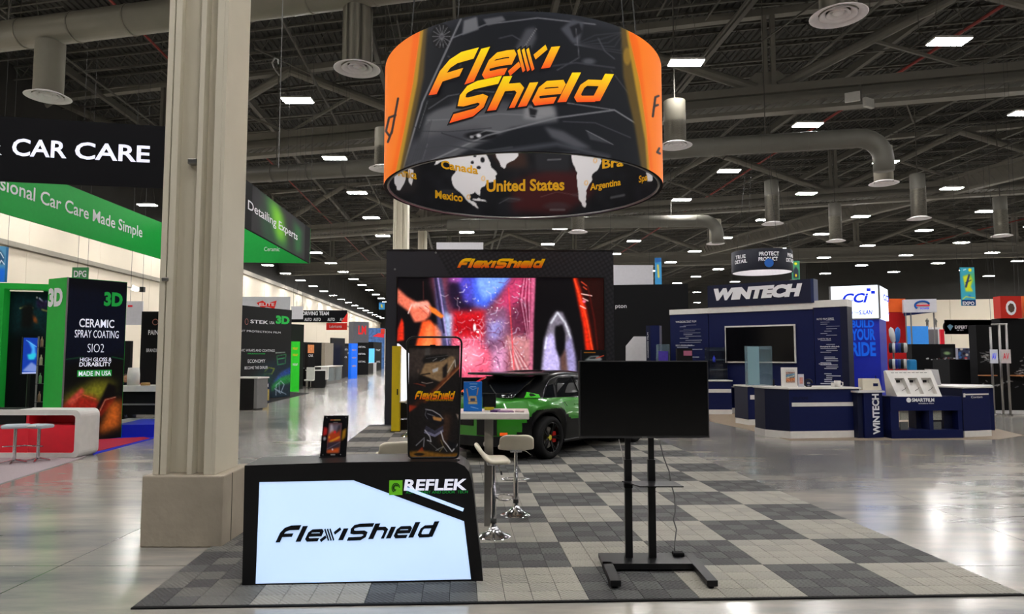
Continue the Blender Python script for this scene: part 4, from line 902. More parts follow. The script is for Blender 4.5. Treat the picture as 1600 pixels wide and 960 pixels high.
cv.poly([(757, 490), (792, 478), (798, 520), (775, 560), (758, 540)], (132, 84, 116), 4); cv.poly([(764, 505), (788, 500), (780, 530), (766, 530)], (160, 160, 235), 5, .8); cv.poly([(790, 525), (832, 520), (832, 585), (796, 583)], (196, 128, 132), 5); cv.poly([(770, 550), (792, 540), (790, 584), (768, 584)], (220, 150, 190), 5)
cv.poly([(798, 480), (832, 470), (832, 520), (800, 525)], (110, 40, 66), 5); cv.poly([(678, 434), (690, 434), (702, 500), (708, 560), (700, 590), (692, 590), (684, 510)], (70, 66, 104), 2); cv.poly([(692, 488), (708, 492), (706, 528), (698, 530)], (190, 210, 250), 3, .8)
cv.line([(684, 434), (690, 470), (700, 540)], (190, 160, 230), 1.6, 1, .9); cv.line([(680, 434), (684, 460), (694, 520)], (40, 30, 60), 3, 1)
for k in range(150):
    x, y = R3.uniform(700, 832), R3.uniform(436, 585); L_ = R3.uniform(3, 18); a_ = R3.choice([1.9, 2.1, .9, 2.6, .4]) + R3.uniform(-.3, .3); c_ = R3.choice([(255, 235, 245), (250, 190, 215), (235, 225, 255), (90, 20, 40), (60, 20, 50)])
    cv.line([(x, y), (x + L_ * .5 * math.cos(a_), y + L_ * .5 * math.sin(a_)), (x + L_ * math.cos(a_ + .5), y + L_ * math.sin(a_ + .5))], c_, R3.uniform(.5, 1.4), .7, R3.uniform(.35, .85))
for k in range(70): x, y = R3.uniform(700, 832), R3.uniform(436, 585); cv.ell(x, y, R3.uniform(.6, 1.8), R3.uniform(.6, 1.8), (255, 245, 250), .6, .9)
for k in range(9): cv.line([(794, 526), (800 + 4.2 * k, 585)], (250, 215, 215) if k % 2 else (150, 60, 70), 1.4, 1, .7)
for k in range(7): cv.line([(818 + 2 * k, 434), (812 + 3 * k, 470), (824 + k, 530)], (240, 170, 195) if k % 2 else (96, 14, 40), 1.3, .8, .7)
cv.line([(795, 450), (800, 520), (804, 584)], (250, 60, 70), 1.6, 1, .8); cv.poly([(831, 434), (838, 434), (834, 500), (833, 590), (829, 590), (829, 500)], (226, 110, 150), 1.2, .8)
cv.ell(742, 512, 3, 8, (255, 255, 255), .6); cv.ell(747, 519, 3, 2.4, (255, 250, 250), .5); cv.line([(724, 531), (748, 531)], (255, 150, 180), 1)
cv.poly([(621, 450), (636, 464), (652, 473), (668, 470), (674, 480), (672, 494), (664, 502), (648, 504), (640, 488), (621, 474)], (238, 116, 88), 1.5); cv.poly([(640, 474), (668, 471), (674, 482), (672, 492), (660, 480), (645, 482)], (252, 168, 148), 1.5); cv.line([(638, 490), (643, 477)], (255, 215, 205), 1.6)
cv.line([(664, 478), (672, 484), (671, 492)], (150, 50, 46), .9); cv.line([(655, 480), (668, 492)], (190, 80, 66), .8); cv.poly([(670, 478), (680, 482), (694, 494), (690, 498), (674, 488)], (246, 120, 40), 1)
cv.poly([(660, 503), (672, 500), (682, 512), (688, 540), (690, 590), (640, 590), (648, 550)], (250, 84, 34), 2); cv.poly([(668, 506), (676, 508), (680, 560), (662, 590), (652, 570)], (255, 130, 70), 3); cv.poly([(680, 505), (690, 520), (692, 590), (684, 590)], (255, 150, 120), 2, .8)
cv.poly([(628, 497), (631, 505), (632, 532), (621, 534), (622, 515)], (240, 46, 22), 1); cv.line([(661, 440), (662, 470)], (70, 30, 30), 1.2); cv.poly([(621, 440), (628, 560), (640, 590), (621, 590)], (40, 26, 34), 6, .4)
cv.poly([(838, 434), (905, 434), (930, 590), (833, 590)], (9, 7, 10), 1)
cv.poly([(845, 590), (851, 530), (860, 500), (870, 486), (880, 488), (892, 515), (898, 550), (901, 590), (876, 590), (884, 545), (882, 520), (870, 508), (868, 540), (876, 590)], (120, 112, 126), 2)
cv.poly([(847, 590), (853, 530), (862, 520), (868, 530), (876, 560), (876, 590)], (196, 182, 236), 2.5); cv.line([(862, 505), (872, 489), (884, 505), (892, 528)], (206, 206, 216), 3, 1.4); cv.poly([(884, 540), (892, 524), (900, 560), (901, 590), (888, 590)], (150, 140, 190), 2.5); cv.line([(852, 545), (855, 528)], (240, 240, 255), 2, 1.4)
cv.poly([(868, 512), (880, 506), (884, 522), (882, 545), (876, 562), (869, 545)], (10, 8, 12), 1.4); cv.poly([(876, 560), (884, 545), (888, 590), (878, 590)], (96, 66, 60), 2)
cv.poly([(897, 434), (904, 434), (918, 480), (926, 520), (932, 560), (928, 590), (920, 590), (912, 510)], (226, 40, 14), 1.6); cv.poly([(903, 434), (945, 434), (945, 590), (932, 590), (918, 480)], (34, 6, 4), 4); cv.line([(899, 436), (918, 500), (928, 556)], (250, 70, 30), 2.5, 1.2)
for q in (((910, 440), (918, 446)), ((910, 459), (926, 462)), ((912, 466), (920, 470)), ((908, 478), (916, 482)), ((913, 448), (918, 452))): cv.line(q, (250, 200, 190) if q[0][1] > 455 else (220, 70, 40), 1.6)
cv.ell(914, 471, 4, 3, (255, 120, 150), .6); cv.line([(920, 448), (930, 500), (938, 580)], (120, 16, 10), 1.5, 1.5, .6); cv.line([(926, 580), (936, 570)], (230, 235, 255), 3)
cv.noise(.12, 3)
PS = picmat('led_screen', emit=1.25, rough=.5)
picture('video_screen', sw, (sx0, sx1, sz0, sz1), cv, PS, y=.05, nx=400, nz=190, label='big video screen showing clear film pulled over a red car')
# yellow post, glowing cabinet
g = G(617.5, 676); yt = ZY(541, g[1]); yp = thing('yellow_post', 'yellow square post at the left end of the booth screen wall', 'post', (g[0], g[1], 0), .03)
MB().box(-.105, .105, 0, .2, .02, yt).build('post', mat('yellow_paint', (226, 196, 12), .45), yp, bevel=.008); pbox('base_plate', yp, BLACK, -.13, .13, -.02, .22, 0, .03); pbox('latch', yp, BLACK, .03, .06, -.015, 0, .95, 1.1)
g0 = XY(620, 18.0); lf = Frame(g0, XY(655, 18.0)); P = [lf.pl(620.5, 537), lf.pl(640, 556), lf.pl(655, 556), lf.pl(655, 628), lf.pl(621, 628)]
lb = fthing('glowing_cabinet', 'white glowing cabinet with a sloped top behind the yellow post', 'cabinet', lf); zb_ = P[-1][1]
MB().prism([P[4], P[3], P[2], P[1], P[0]], 0, .3).build('lit_face', mat('lit_white', (235, 240, 255), .5, emit=.85), lb, fix=True); pbox('plinth', lb, BLACK, -.02, lf.L + .02, -.01, .32, 0, zb_)
# white panels hung behind the booth
def banner_flat(name, lab, cat, px0, py0, px1, py1, Y, m, thick=.05, sl=0, hang=True):
    f = Frame(XY(px0, Y), XY(px1, Y + sl)); r = f.rect(px0, py0, px1, py1); t = fthing(name, lab, cat, f)
    t.location.z = r[2]; pbox('panel', t, m, r[0], r[1], 0, thick, 0, r[3] - r[2])
    if hang:
        for s in (.08, .92): MB().bar((r[1] * s, thick / 2, r[3] - r[2]), (r[1] * s, thick / 2, DZ - 1 - r[2]), .01).build('hanging_cable', CABLE, t)
    f.z0 = r[2]; f.r = r
    return t, f
def hr(f, *a):          # rectangle measured in the frame of a hung panel
    r = f.rect(*a); return (r[0], r[1], r[2] - f.z0, r[3] - f.z0)
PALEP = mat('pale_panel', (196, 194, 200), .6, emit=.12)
banner_flat('blank_sign', 'blank white panel showing above the top of the screen wall', 'panel', 682, 379, 755, 398, 42, PALEP)
t, f = banner_flat('blank_sign', 'blank white panel at the right shoulder of the screen wall', 'panel', 950, 414.5, 1021, 448, 34, PALEP)
# ================================================================ THE GREEN SPORT SUV
CAR_T = math.radians(51)
cu, cn = Vector((math.cos(CAR_T), math.sin(CAR_T), 0)), Vector((-math.sin(CAR_T), math.cos(CAR_T), 0))
WB, TRK, HL, HWD = 1.62, 1.0, 2.85, 1.07
wc = Vector((*G(856, 718), 0)); cc = wc + cu * WB + cn * TRK
car = thing('car', 'green and black sport utility car parked before the video screen', 'car', (cc.x, cc.y, .014), CAR_T)
PAINT = mat('car_green', (38, 128, 14), .35, .2, .05, 3, coat=.8); PBLK = mat('car_black', (6, 6, 8), .3, 0, .02, coat=.12, spec=.25)
def plan(x):            # half width of the body at a station
    k = abs(x) / HL; return HWD * (1 - k ** 6.5) ** (1 / 2.6) if k < 1 else 0.0
def topz_(x):
    return float(np.interp(x, [-2.85, -2.7, -2.2, -1.2, 0, 1.2, 1.9, 2.5, 2.85], [1.0, 1.08, 1.13, 1.12, 1.08, 1.08, 1.02, .9, .74]))
def botz(x):
    z = float(np.interp(x, [-2.85, -2.6, -2.2, 2.3, 2.85], [.42, .32, .26, .25, .3]))
    for wx in (-WB, WB):
        d = abs(x - wx)
        if d < .5: z = max(z, .36 + math.sqrt(.25 - d * d) * .98)
    return z
xs = sorted(set([-HL * math.sin(t) for t in np.linspace(math.pi / 2, .9, 12)] + list(np.linspace(-2.2, 2.2, 60)) + [HL * math.sin(t) for t in np.linspace(.9, math.pi / 2, 12)] + [wx + .5 * math.cos(a_) for wx in (-WB, WB) for a_ in np.linspace(0, math.pi, 15)]))
NV = 26; V = []; MI = []
def sidew(x, v):        # bulge with waist crease
    wq = plan(x); arch = max(0, 1 - min(abs(x + WB), abs(x - WB)) / .85)
    return wq * float(np.interp(v, [0, .15, .42, .62, .8, 1], [.955, .985, 1.0 + .02 * arch, .985 + .03 * arch, .955 + .015 * arch, .88]))
for x in xs:
    b_, t_ = botz(x), topz_(x)
    row = [(x, sidew(x, k / (NV - 1)), b_ + (t_ - b_) * k / (NV - 1)) for k in range(NV)] + [(x, sidew(x, 1) * q, t_ + .05 * (1 - q * q)) for q in (.93, .8, .5, .2, 0)]
    V.append(row)
M = len(V[0]); mb = MB(); verts = [p for row in V for p in row] + [(p[0], -p[1], p[2]) for row in V for p in row]; off = len(V) * M
fs, ms = [], []
for i in range(len(V) - 1):
    for k in range(M - 1):
        p = [V[i][k], V[i][k + 1], V[i + 1][k + 1], V[i + 1][k]]; cx = sum(q[0] for q in p) / 4; cz = sum(q[2] for q in p) / 4
        blk = k < NV and (cz < .43 or (abs(abs(cx) - WB) < .80 and cz < .36 + math.sqrt(max(0, .80 ** 2 - (abs(cx) - WB) ** 2)) * .80 and cz < .93) or (-1.35 < cx < 1.0 and cz < .66 + .1 * abs(cx) * .3) or (cx < -2.55 and cz < .47))
        a = i * M + k; fs.append((a, a + M, a + M + 1, a + 1)); ms.append(1 if blk else 0); fs.append((off + a, off + a + 1, off + a + M + 1, off + a + M)); ms.append(1 if blk else 0)
mb.v = verts; mb.f = fs; mb.m = ms; body = mb.build('body', [PAINT, PBLK], car, smooth=True, fix=True)
# greenhouse
def gh(z_, fx0, fx1, wy): return fx0, fx1, wy
rings = [(1.06, -2.5, 1.42, .93), (1.2, -2.25, 1.12, .90), (1.38, -1.86, .78, .83), (1.52, -1.5, .48, .76), (1.59, -1.2, .2, .70), (1.625, -.9, -.1, .55), (1.635, -.6, -.4, .2)]
mb = MB(); n = 40
for z_, x0, x1, wy in rings:
    cx, hx = (x0 + x1) / 2, (x1 - x0) / 2
    for k in range(n):
        a_ = 2 * math.pi * k / n; c_, s_ = math.cos(a_), math.sin(a_); mb.v.append((cx + hx * math.copysign(abs(c_) ** .5, c_), wy * math.copysign(abs(s_) ** .5, s_), z_ - (.03 if abs(c_) > .9 and z_ > 1.5 else 0)))
for i in range(len(rings) - 1): mb.f += [(i * n + k, i * n + (k + 1) % n, (i + 1) * n + (k + 1) % n, (i + 1) * n + k) for k in range(n)]; mb.m += [0] * n
mb.f.append(tuple((len(rings) - 1) * n + k for k in range(n))); mb.m.append(0); mb.build('roof', PBLK, car, smooth=True)
def ghy(z): return float(np.interp(z, [1.06, 1.2, 1.38, 1.52, 1.59], [.93, .90, .83, .76, .70]))
def shy(x, z):
    zz_ = [r_[0] for r_ in rings]; a0 = float(np.interp(z, zz_, [r_[1] for r_ in rings])); a1 = float(np.interp(z, zz_, [r_[2] for r_ in rings])); wy = float(np.interp(z, zz_, [r_[3] for r_ in rings]))
    u = min(abs(x - (a0 + a1) / 2) / ((a1 - a0) / 2), .995); return wy * (1 - u ** 4) ** .25
def side_panel(name, pts, m, out=.012, s=1):
    mb = MB(); mb.add([(x, s * (shy(x, z) + out), z) for x, z in pts] + [(x, s * (shy(x, z) - .03), z) for x, z in pts], [tuple(range(len(pts))) if s > 0 else tuple(range(len(pts)))[::-1]] + [(i, (i + 1) % len(pts), (i + 1) % len(pts) + len(pts), i + len(pts)) for i in range(len(pts))]); return mb.build(name, m, car, fix=True)
WG = mat('window_glass', (20, 22, 26), .04, 0, .02, coat=1.0); REARQ = mat('hex_green', (60, 190, 30), .35, 0, .5, 40)
for s in (-1, 1):
    side_panel('rear_door_window', [(-1.2, 1.13), (-.42, 1.12), (-.52, 1.49), (-.95, 1.50), (-1.14, 1.40)], WG, s=s); side_panel('front_door_window', [(-.34, 1.12), (.92, 1.11), (.55, 1.34), (.2, 1.48), (-.42, 1.50)], WG, s=s)
    side_panel('quarter_window', [(-1.62, 1.14), (-1.27, 1.135), (-1.2, 1.38), (-1.38, 1.36)], WG, s=s); q_ = side_panel('quarter_vent', [(-2.05, 1.15), (-1.7, 1.14), (-1.72, 1.2), (-1.92, 1.25)], REARQ, s=s, out=.02)
    for pts in ([(-1.68, 1.1), (-.4, 1.1), (.95, 1.09)], [(-1.66, 1.1), (-1.5, 1.3), (-1.25, 1.46), (-.95, 1.53), (-.45, 1.535), (.2, 1.51), (.6, 1.34), (.95, 1.1)]):
        MB().tube([(x, s * (shy(x, z) + .014), z) for x, z in pts], .007, 6).build('window_trim', CHROME, car)
    MB().bar((-.38, s * (ghy(1.1) + .01), 1.1), (-.47, s * (ghy(1.5) + .01), 1.52), .05, .02).build('door_pillar', PBLK, car)
    # doors: shut lines and handles
    for x in (-.4, .92, -1.05):
        z0 = .45 if x > -1 else .95
        MB().tube([(x + (.0 if x > -1 else .25 * (1.06 - z) / .1 * .2), s * (sidew(x, (z - botz(x)) / (topz_(x) - botz(x))) + .002), z) for z in np.linspace(z0, 1.06, 7)], .005, 5).build('shut_line', BLACKM, car)
    for x in (-.72, .55): MB().tube([(x, s * (sidew(x, .86) + .012), .97), (x + .2, s * (sidew(x, .86) + .016), .975)], .014, 8).build('door_handle', PAINT, car)
    MB().tube([(-2.1 + k_ * .2, s * (sidew(-2.1 + k_ * .2, .8) + .004), 1.0 + .01 * k_) for k_ in range(22)], .008, 6).build('waist_crease', mat('crease_green', (70, 180, 40), .25, .2, coat=1), car, smooth=True)
    MB().lathe([(0, 0), (.09, .02), (.1, .1), (.05, .15), (0, .16)], 16).build('wing_mirror', PAINT, car, smooth=True, loc=(.85, s * 1.05, 1.08))
    MB().tube([(-1.15, s * 1.03, .3), (1.15, s * 1.03, .3)], .03, 8).build('side_skirt', PBLK, car)
# rear hatch glass, spoiler, tail
def hatch(name, z0, z1, y0, m, out=.02):
    pts = []; 
    for z in np.linspace(z0, z1, 6):
        xr = float(np.interp(z, [1.06, 1.2, 1.38, 1.52, 1.59], [-2.5, -2.25, -1.86, -1.5, -1.2])); w_ = y0 * float(np.interp(z, [1.1, 1.5], [1, .86]))
        pts.append([(xr - out - .01 + .05 * (abs(y) / w_) ** 4 * 1.2, y, z) for y in np.linspace(-w_, w_, 11)])
    mb = MB(); mb.add([p for r_ in pts for p in r_], [(i * 11 + k, i * 11 + k + 1, i * 11 + k + 12, i * 11 + k + 11) for i in range(5) for k in range(10)]); o = mb.build(name, m, car, smooth=True); sd = o.modifiers.new('s', 'SOLIDIFY'); sd.thickness = .02; return o
hatch('rear_window', 1.14, 1.5, .74, WG); 
MB().prismz([(-1.98, -.74), (-1.25, -.78), (-1.25, .78), (-1.98, .74), (-2.06, .4), (-2.06, -.4)], 1.555, 1.60).build('roof_spoiler', PBLK, car, bevel=.02)
MB().box(-2.36, -2.34, -.52, -.25, 1.2, 1.28).build('window_sticker', mat('sticker', (150, 190, 210), .5), car, loc=(.26, 0, 0)); MB().tube([(-2.3, -.3, 1.2), (-2.02, .1, 1.36)], .012, 6).build('wiper', BLACK, car)
LAMPR = mat('tail_lamp', (120, 8, 8), .15, coat=1); AMB = mat('reflector', (235, 90, 30), .2, emit=.4)
def endx(y, z, x_=-1): 
    w_ = min(abs(y) / HWD, .999); return x_ * HL * (1 - w_ ** 2.6) ** (1 / 6.5)
def end_strip(name, m, ys, z0, z1, sg=-1, out=.012, par=car):
    mb = MB(); P = []
    for y in ys:
        sc = 1.022; x = endx(y / sc, 0, sg); P += [(x + sg * out, y, z0), (x + sg * out, y, z1), (x - sg * .05, y, z1), (x - sg * .05, y, z0)]
    n = len(ys); mb.add(P, [(i * 4 + a, i * 4 + (a + 1) % 4, (i + 1) * 4 + (a + 1) % 4, (i + 1) * 4 + a) for i in range(n - 1) for a in range(4)] + [(0, 1, 2, 3), (4 * n - 1, 4 * n - 2, 4 * n - 3, 4 * n - 4)]); return mb.build(name, m, par, fix=True)
end_strip('tail_lamp_band', LAMPR, np.linspace(-.95, .95, 21), .9, .96); end_strip('number_plate_recess', PBLK, np.linspace(-.22, .22, 7), .66, .82); end_strip('diffuser', BLACK, np.linspace(-.9, .9, 21), .3, .48, out=.03)
for s in (-1, 1):
    end_strip('corner_intake', BLACK, s * np.linspace(.3, .66, 9), .5, .78, out=.015); end_strip('rear_reflector', AMB, s * np.linspace(.72, .8, 4), .5, .55, out=.02)
    end_strip('headlamp', mat('lamp_clear', (200, 205, 215), .1), s * np.linspace(.6, .98, 8), .68, .76, 1); MB().tube([(-2.6, s * .55, .36), (-2.9, s * .55, .36)], .05, 14).build('exhaust_tip', CHROME, car)
end_strip('front_grille', BLACK, np.linspace(-.9, .9, 21), .32, .6, 1, out=.02)
MB().box(-2.5, 2.5, -.92, .92, .28, 1.02).build('underbody', BLACKM, car) if False else MB().box(-1.05, 1.05, -.9, .9, .24, .9).build('underbody', BLACKM, car)
MB().box(-2.5, 2.5, -.6, .6, .3, .95).build('chassis', BLACKM, car)
TIRE = mat('tyre', (16, 16, 17), .75); RIM = mat('rim_black', (20, 20, 22), .25, .6); CAL = mat('caliper_red', (200, 26, 12), .4)
for wx in (-WB, WB):
    for s in (-1, 1):
        MB().lathe([(.0, -.3), (.54, -.3), (.54, .0), (.0, .0)], 28).build('wheel_arch', BLACKM, car).location = (wx, s * .62, .42); ar = car.children[-1]
for o_ in list(car.children):
    if o_.name.startswith('wheel_arch'): o_.rotation_euler = (math.pi / 2 if o_.location.y < 0 else -math.pi / 2, 0, 0)
def wheel(wx, s):
    wh = MB().lathe([(.25, -.15), (.36, -.15), (.395, -.1), (.395, .1), (.36, .14), (.285, .135), (.28, .1)], 48).build('wheel', TIRE, car, smooth=True)
    wh.location = (wx, s * .97, .395); wh.rotation_euler = (-math.pi / 2 * s, 0, 0)
    r = MB().lathe([(.285, .135), (.275, .14), (.255, .1), (.25, -.1)], 40).build('rim', RIM, wh, smooth=True)
    mb = MB()
    for k in range(5):
        for q in (-.13, .13):
            a_ = 2 * math.pi * k / 5; mb.bar((.05 * math.cos(a_), .05 * math.sin(a_), .075), (.262 * math.cos(a_ + q), .262 * math.sin(a_ + q), .125), .028, .03)
    mb.build('spokes', RIM, wh); MB().lathe([(0, .095), (.05, .09), (.06, .06)], 16).build('hub_cap', mat('hub_yellow', (200, 190, 60), .4), wh); MB().lathe([(0, .02), (.2, .02), (.2, 0), (0, 0)], 32).build('brake_disc', STEEL, wh)
    MB().box(.11, .21, -.1, .1, .01, .07).build('brake_caliper', CAL, wh)
for wx in (-WB, WB):
    for s in (-1, 1): wheel(wx, s)
# product stand top seen above the television, right of the video screen
t = thing('display_card', 'black framed card with a car picture above the television, beside the screen', 'sign', (*XY(928, 17.6), 0)); z0 = 0
w_ = .33; zt_ = ZY(547, 17.6); MB().box(-w_, w_, 0, .05, .0, zt_).build('stand', BLACK, t); cv = Canvas(0, 0, 40, 20, 2, (22, 22, 26)); cv.line([(4, 3), (22, 3)], (230, 140, 40), 1.4); cv.poly([(4, 16), (14, 9), (28, 8), (34, 14), (30, 17)], (170, 175, 180), .8); cv.line([(24, 12), (36, 8)], (230, 80, 50), 1.6); cv.poly([(14, 11), (24, 10), (22, 13), (12, 13)], (30, 30, 34), .5)
picture('print', t, (-w_ + .02, w_ - .02, zt_ - .34, zt_ - .02), cv, MATS['satin_print'], y=-.004)
# ================================================================ OTHER BOOTHS
def gf(pxl, pyl, pxr, pyr): return Frame(G(pxl, pyl), G(pxr, pyr))
def block(name, lab, cat, f, ztop, depth, m, part='body', group=None, z0=0.0, bevel=0):
    t = fthing(name, lab, cat, f, group); pbox(part, t, m, 0, f.L, 0, depth, z0, ztop, bevel); return t
def T(t, f, st, x0, y0, x1, y1, m=None, y=-.008, bold=.01, shear=0.0, vert=0):
    return txt(t, st, f.rect(x0, y0, x1, y1), m or TXW, y, bold, shear, vert=vert)
# ---------------- hanging rectangular sign over the green booth (four printed panels)
c0, c1, c2, c3 = (-14.6, 15.2), (-8.27, 16.5), (-8.95, 30.0), (-15.0, 29.4); z0, z1 = 6.03, 7.58
hs = thing('box_banner', 'large square hanging banner, black outside and green inside, behind the column', 'hanging banner', (0, 0, z0)); hh = z1 - z0
SIGK = mat('sign_black', (15, 15, 19), .75, spec=.12); SIGG = mat('sign_green', (24, 146, 58), .55, emit=.22)
def wallp(name, a, b, m, off):
    f = Frame(a, b); o = MB().box(0, f.L, off[0], off[1], 0, hh).build(name, m, hs); o.location = (a[0], a[1], 0); o.rotation_euler = (0, 0, f.a); return f, o
f, o = wallp('front_panel', c0, c1, SIGK, (0, .06))
def T2(f, o, st, x0, y0, x1, y1, m=TXW, y=-.008, bold=.01):
    r = f.rect(x0, y0, x1, y1); return txt(o, st, (r[0], r[1], r[2] - z0, r[3] - z0), m, y, bold)
r0 = f.rect(20, 216, 104, 248); r1 = f.rect(118, 222, 234, 252)
txt(o, 'CAR', (r0[0], r0[1], r0[2] - z0, r0[3] - z0), TXL, -.008, .02); txt(o, 'CARE', (r1[0], r1[1], r0[2] - z0, r0[3] - z0), TXL, -.008, .02)
txt(o, '&', (f.pl(-40, 230)[0], f.pl(4, 230)[0], r0[2] - z0, r0[3] - z0), TXL, -.008, .02)
f, o = wallp('right_panel', c1, c2, SIGK, (-.0, .06))
rr = lambda *a: (lambda r: (r[0], r[1], r[2] - z0, r[3] - z0))(f.rect(*a))
cvg = Canvas(0, 0, 60, 40, 2, (20, 20, 24)); cvg.poly([(10, 0), (26, 0), (40, 40), (20, 40)], (30, 90, 40), 4); cvg.poly([(18, 0), (30, 6), (34, 30), (26, 36), (20, 18)], (120, 200, 30), 4); cvg.poly([(44, 4), (56, 8), (56, 34), (46, 40)], (20, 90, 40), 3); cvg.poly([(6, 10), (16, 20), (24, 40), (10, 40)], (16, 60, 34), 3)
picture('print', o, (f.L * .42, f.L * .93, .02, hh - .02), cvg, MATS['fabric_print_glow'], y=-.004)
txt(o, 'Powering Detailing Experts', (f.L * .12, f.L * .84, .55, .95), TXW, -.012, .01)
fg = Frame(c3, c0); f2 = Frame(c0, c3)
o = MB().box(0, f2.L, -.12, -.06, 0, hh).build('left_inner_panel', SIGG, hs); o.location = (c0[0], c0[1], 0); o.rotation_euler = (0, 0, f2.a)
def TLn(st, x0, x1, yb0, yb1, hc):       # sloping line of letters on the receding inner panel
    a = f2.pl(x0, yb0, -.12); b = f2.pl(x1, yb1, -.12); return a[0], b[0]
s0, zb = f2.pl(0, 298, -.12); s1, zb2 = f2.pl(222, 368, -.12)
txt(o, 'Professional Car Care Made Simple', (s0 - (s1 - s0) * .22, s1, .5, 1.06), TXW, -.13, .012)
f3, o = wallp('back_panel', c3, c2, SIGG, (0, .06)); r = f3.rect(413, 386, 437, 393); txt(o, 'Ceramic', (r[0], r[1], r[2] - z0, r[3] - z0), TXW, -.01, .0)
for c in (c0, c1, c2, c3): MB().bar((c[0], c[1], hh), (c[0], c[1], DZ - 1 - z0), .015).build('cable', CABLE, hs)
# ---------------- green booth at the left: lit tower, arch, red counter
A, B, C_ = G(103, 702), (-9.29, 16.42), None
A = (-10.04, 15.36); f = Frame(A, B)
tw = thing('display_tower', 'tall lit tower advertising ceramic spray coating, green on its left side', 'tower', (A[0], A[1], 0), f.a)
ztw = f.pl(103, 433)[1]
lf_ = Frame(XY(70.5, 15.75), A)
Lp = ((XY(70.5, 15.75)[0] - A[0]) * f.c + (15.75 - A[1]) * f.s, -(XY(70.5, 15.75)[0] - A[0]) * f.s + (15.75 - A[1]) * f.c)
MB().prismz([(0, .01), (f.L, .01), (f.L + Lp[0] * .9, Lp[1]), Lp], 0, ztw).build('core', GREENL, tw, fix=True)
cv = Canvas(96, 433, 197, 700, 1.6, (10, 14, 28)); cv.poly([(96, 433), (197, 433), (197, 452), (96, 448)], (6, 8, 14), 5); cv.poly([(96, 570), (197, 560), (197, 700), (96, 700)], (12, 11, 10), 8)
cv.poly([(96, 628), (150, 600), (185, 606), (160, 640), (100, 640)], (120, 116, 30), 9); cv.poly([(96, 640), (120, 622), (145, 628), (160, 640), (150, 700), (96, 700)], (150, 34, 24), 5); cv.poly([(100, 636), (125, 612), (130, 618), (112, 640)], (190, 70, 56), 2)
cv.poly([(150, 650), (170, 605), (185, 612), (184, 632), (160, 668), (148, 690)], (14, 10, 10), 2); cv.poly([(150, 660), (165, 632), (185, 630), (180, 640), (160, 662)], (96, 20, 12), 1.5); cv.poly([(156, 690), (175, 640), (195, 635), (195, 680)], (190, 90, 30), 6)
cv.line([(108, 634), (128, 624), (150, 632)], (220, 90, 60), 1.2); cv.line([(150, 668), (166, 634), (184, 630)], (220, 150, 120), .9); cv.line([(96, 566), (126, 562)], (30, 90, 50), 1); cv.line([(175, 562), (196, 566)], (30, 110, 60), 1); cv.noise(.15, 4)
picture('front_print', tw, (.015, f.L - .01, .0, ztw - .01), cv, picmat('lightbox_print', emit=.8, rough=.3), y=.0, nx=90, nz=220)
pbox('corner_trim', tw, GREYP, -.012, .015, -.012, .02, 0, ztw)
for st, b, m_, bd in (('3D', (163, 456, 191, 480), TXG, .05), ('CERAMIC', (124, 498, 178, 513), TXL, .01), ('SPRAY COATING', (117, 515.5, 185, 529), TXL, .0), ('SIO2', (137, 537.5, 162, 551), TXL, -.015), ('HIGH GLOSS &', (125, 559, 174, 565), TXL, .01), ('DURABILITY', (124, 566.5, 173, 572.5), TXL, .01)): T(tw, f, st, *b, m_, -.006, bd)
r = f.rect(121, 579, 174, 588); MB().box(r[0], r[1], -.005, 0, r[2], r[3]).build('label_strip', mat('strip_green', (36, 150, 60), .5, emit=.4), tw); T(tw, f, 'MADE IN USA', 123, 580.5, 173, 587, TXL, -.008, .01)
o = thing('x', '', ''); bpy.data.objects.remove(o)
# 3D on the green side
vs, fs = text2d('3D', .06); lfr = Frame(XY(70.5, 15.75), A); r = lfr.rect(77, 451, 98, 479); P = []
for a_, b_ in vs:
    s = r[0] + (r[1] - r[0]) * a_; wx = lfr.A[0] + s * lfr.c + .012 * lfr.s; wy = lfr.A[1] + s * lfr.s - .012 * lfr.c; dx, dy = wx - A[0], wy - A[1]; P.append((dx * f.c + dy * f.s, -dx * f.s + dy * f.c, r[2] + (r[3] - r[2]) * b_))
shape('lettering', tw, P, fs, TXW)
# arch wall with dark interior
fa = Frame(XY(-60, 16.6), XY(73, 17.2)); za = fa.pl(30, 443)[1]; s_in = fa.pl(4, 500)[0]
ar = fthing('green_arch', 'green framed arch with a dark product wall inside, left of the tower', 'arch', fa)
zin = fa.pl(30, 452)[1]; pbox('lintel', ar, GREENL, 0, fa.L, 0, .5, zin, za); pbox('left_post', ar, GREENL, s_in - .5, s_in, 0, .5, 0, zin)
cv = Canvas(0, 450, 74, 640, 1.4, (4, 5, 7)); cv.poly([(4, 455), (72, 458), (72, 520), (40, 500), (4, 510)], (8, 44, 46), 9); cv.line([(17, 474), (26, 471), (38, 473)], (190, 190, 110), 1.6, 1); cv.line([(53, 475), (62, 477), (72, 478)], (190, 180, 90), 1.6, 1); cv.poly([(34, 480), (44, 486), (48, 494), (40, 492)], (160, 80, 30), 1.2); cv.ell(68, 486, 3, 2, (220, 150, 40), .5)
cv.poly([(20, 470), (38, 466), (40, 500), (20, 500)], (14, 16, 14), 2); cv.line([(48, 460), (54, 464)], (220, 225, 245), 2); cv.ell(44, 459, 2, 1, (255, 255, 240), .5); cv.ell(60, 465, 6, 3, (110, 110, 160), .5); cv.poly([(42, 462), (72, 464), (72, 472), (46, 474)], (40, 30, 60), 2); cv.noise(.3, 3)
picture('dark_product_wall', ar, (s_in, fa.L, 0, zin), cv, picmat('arch_print', emit=.5, rough=.4), y=.45, nx=80, nz=160); pbox('back', ar, BLACKM, s_in, fa.L, .46, .6, 0, zin)
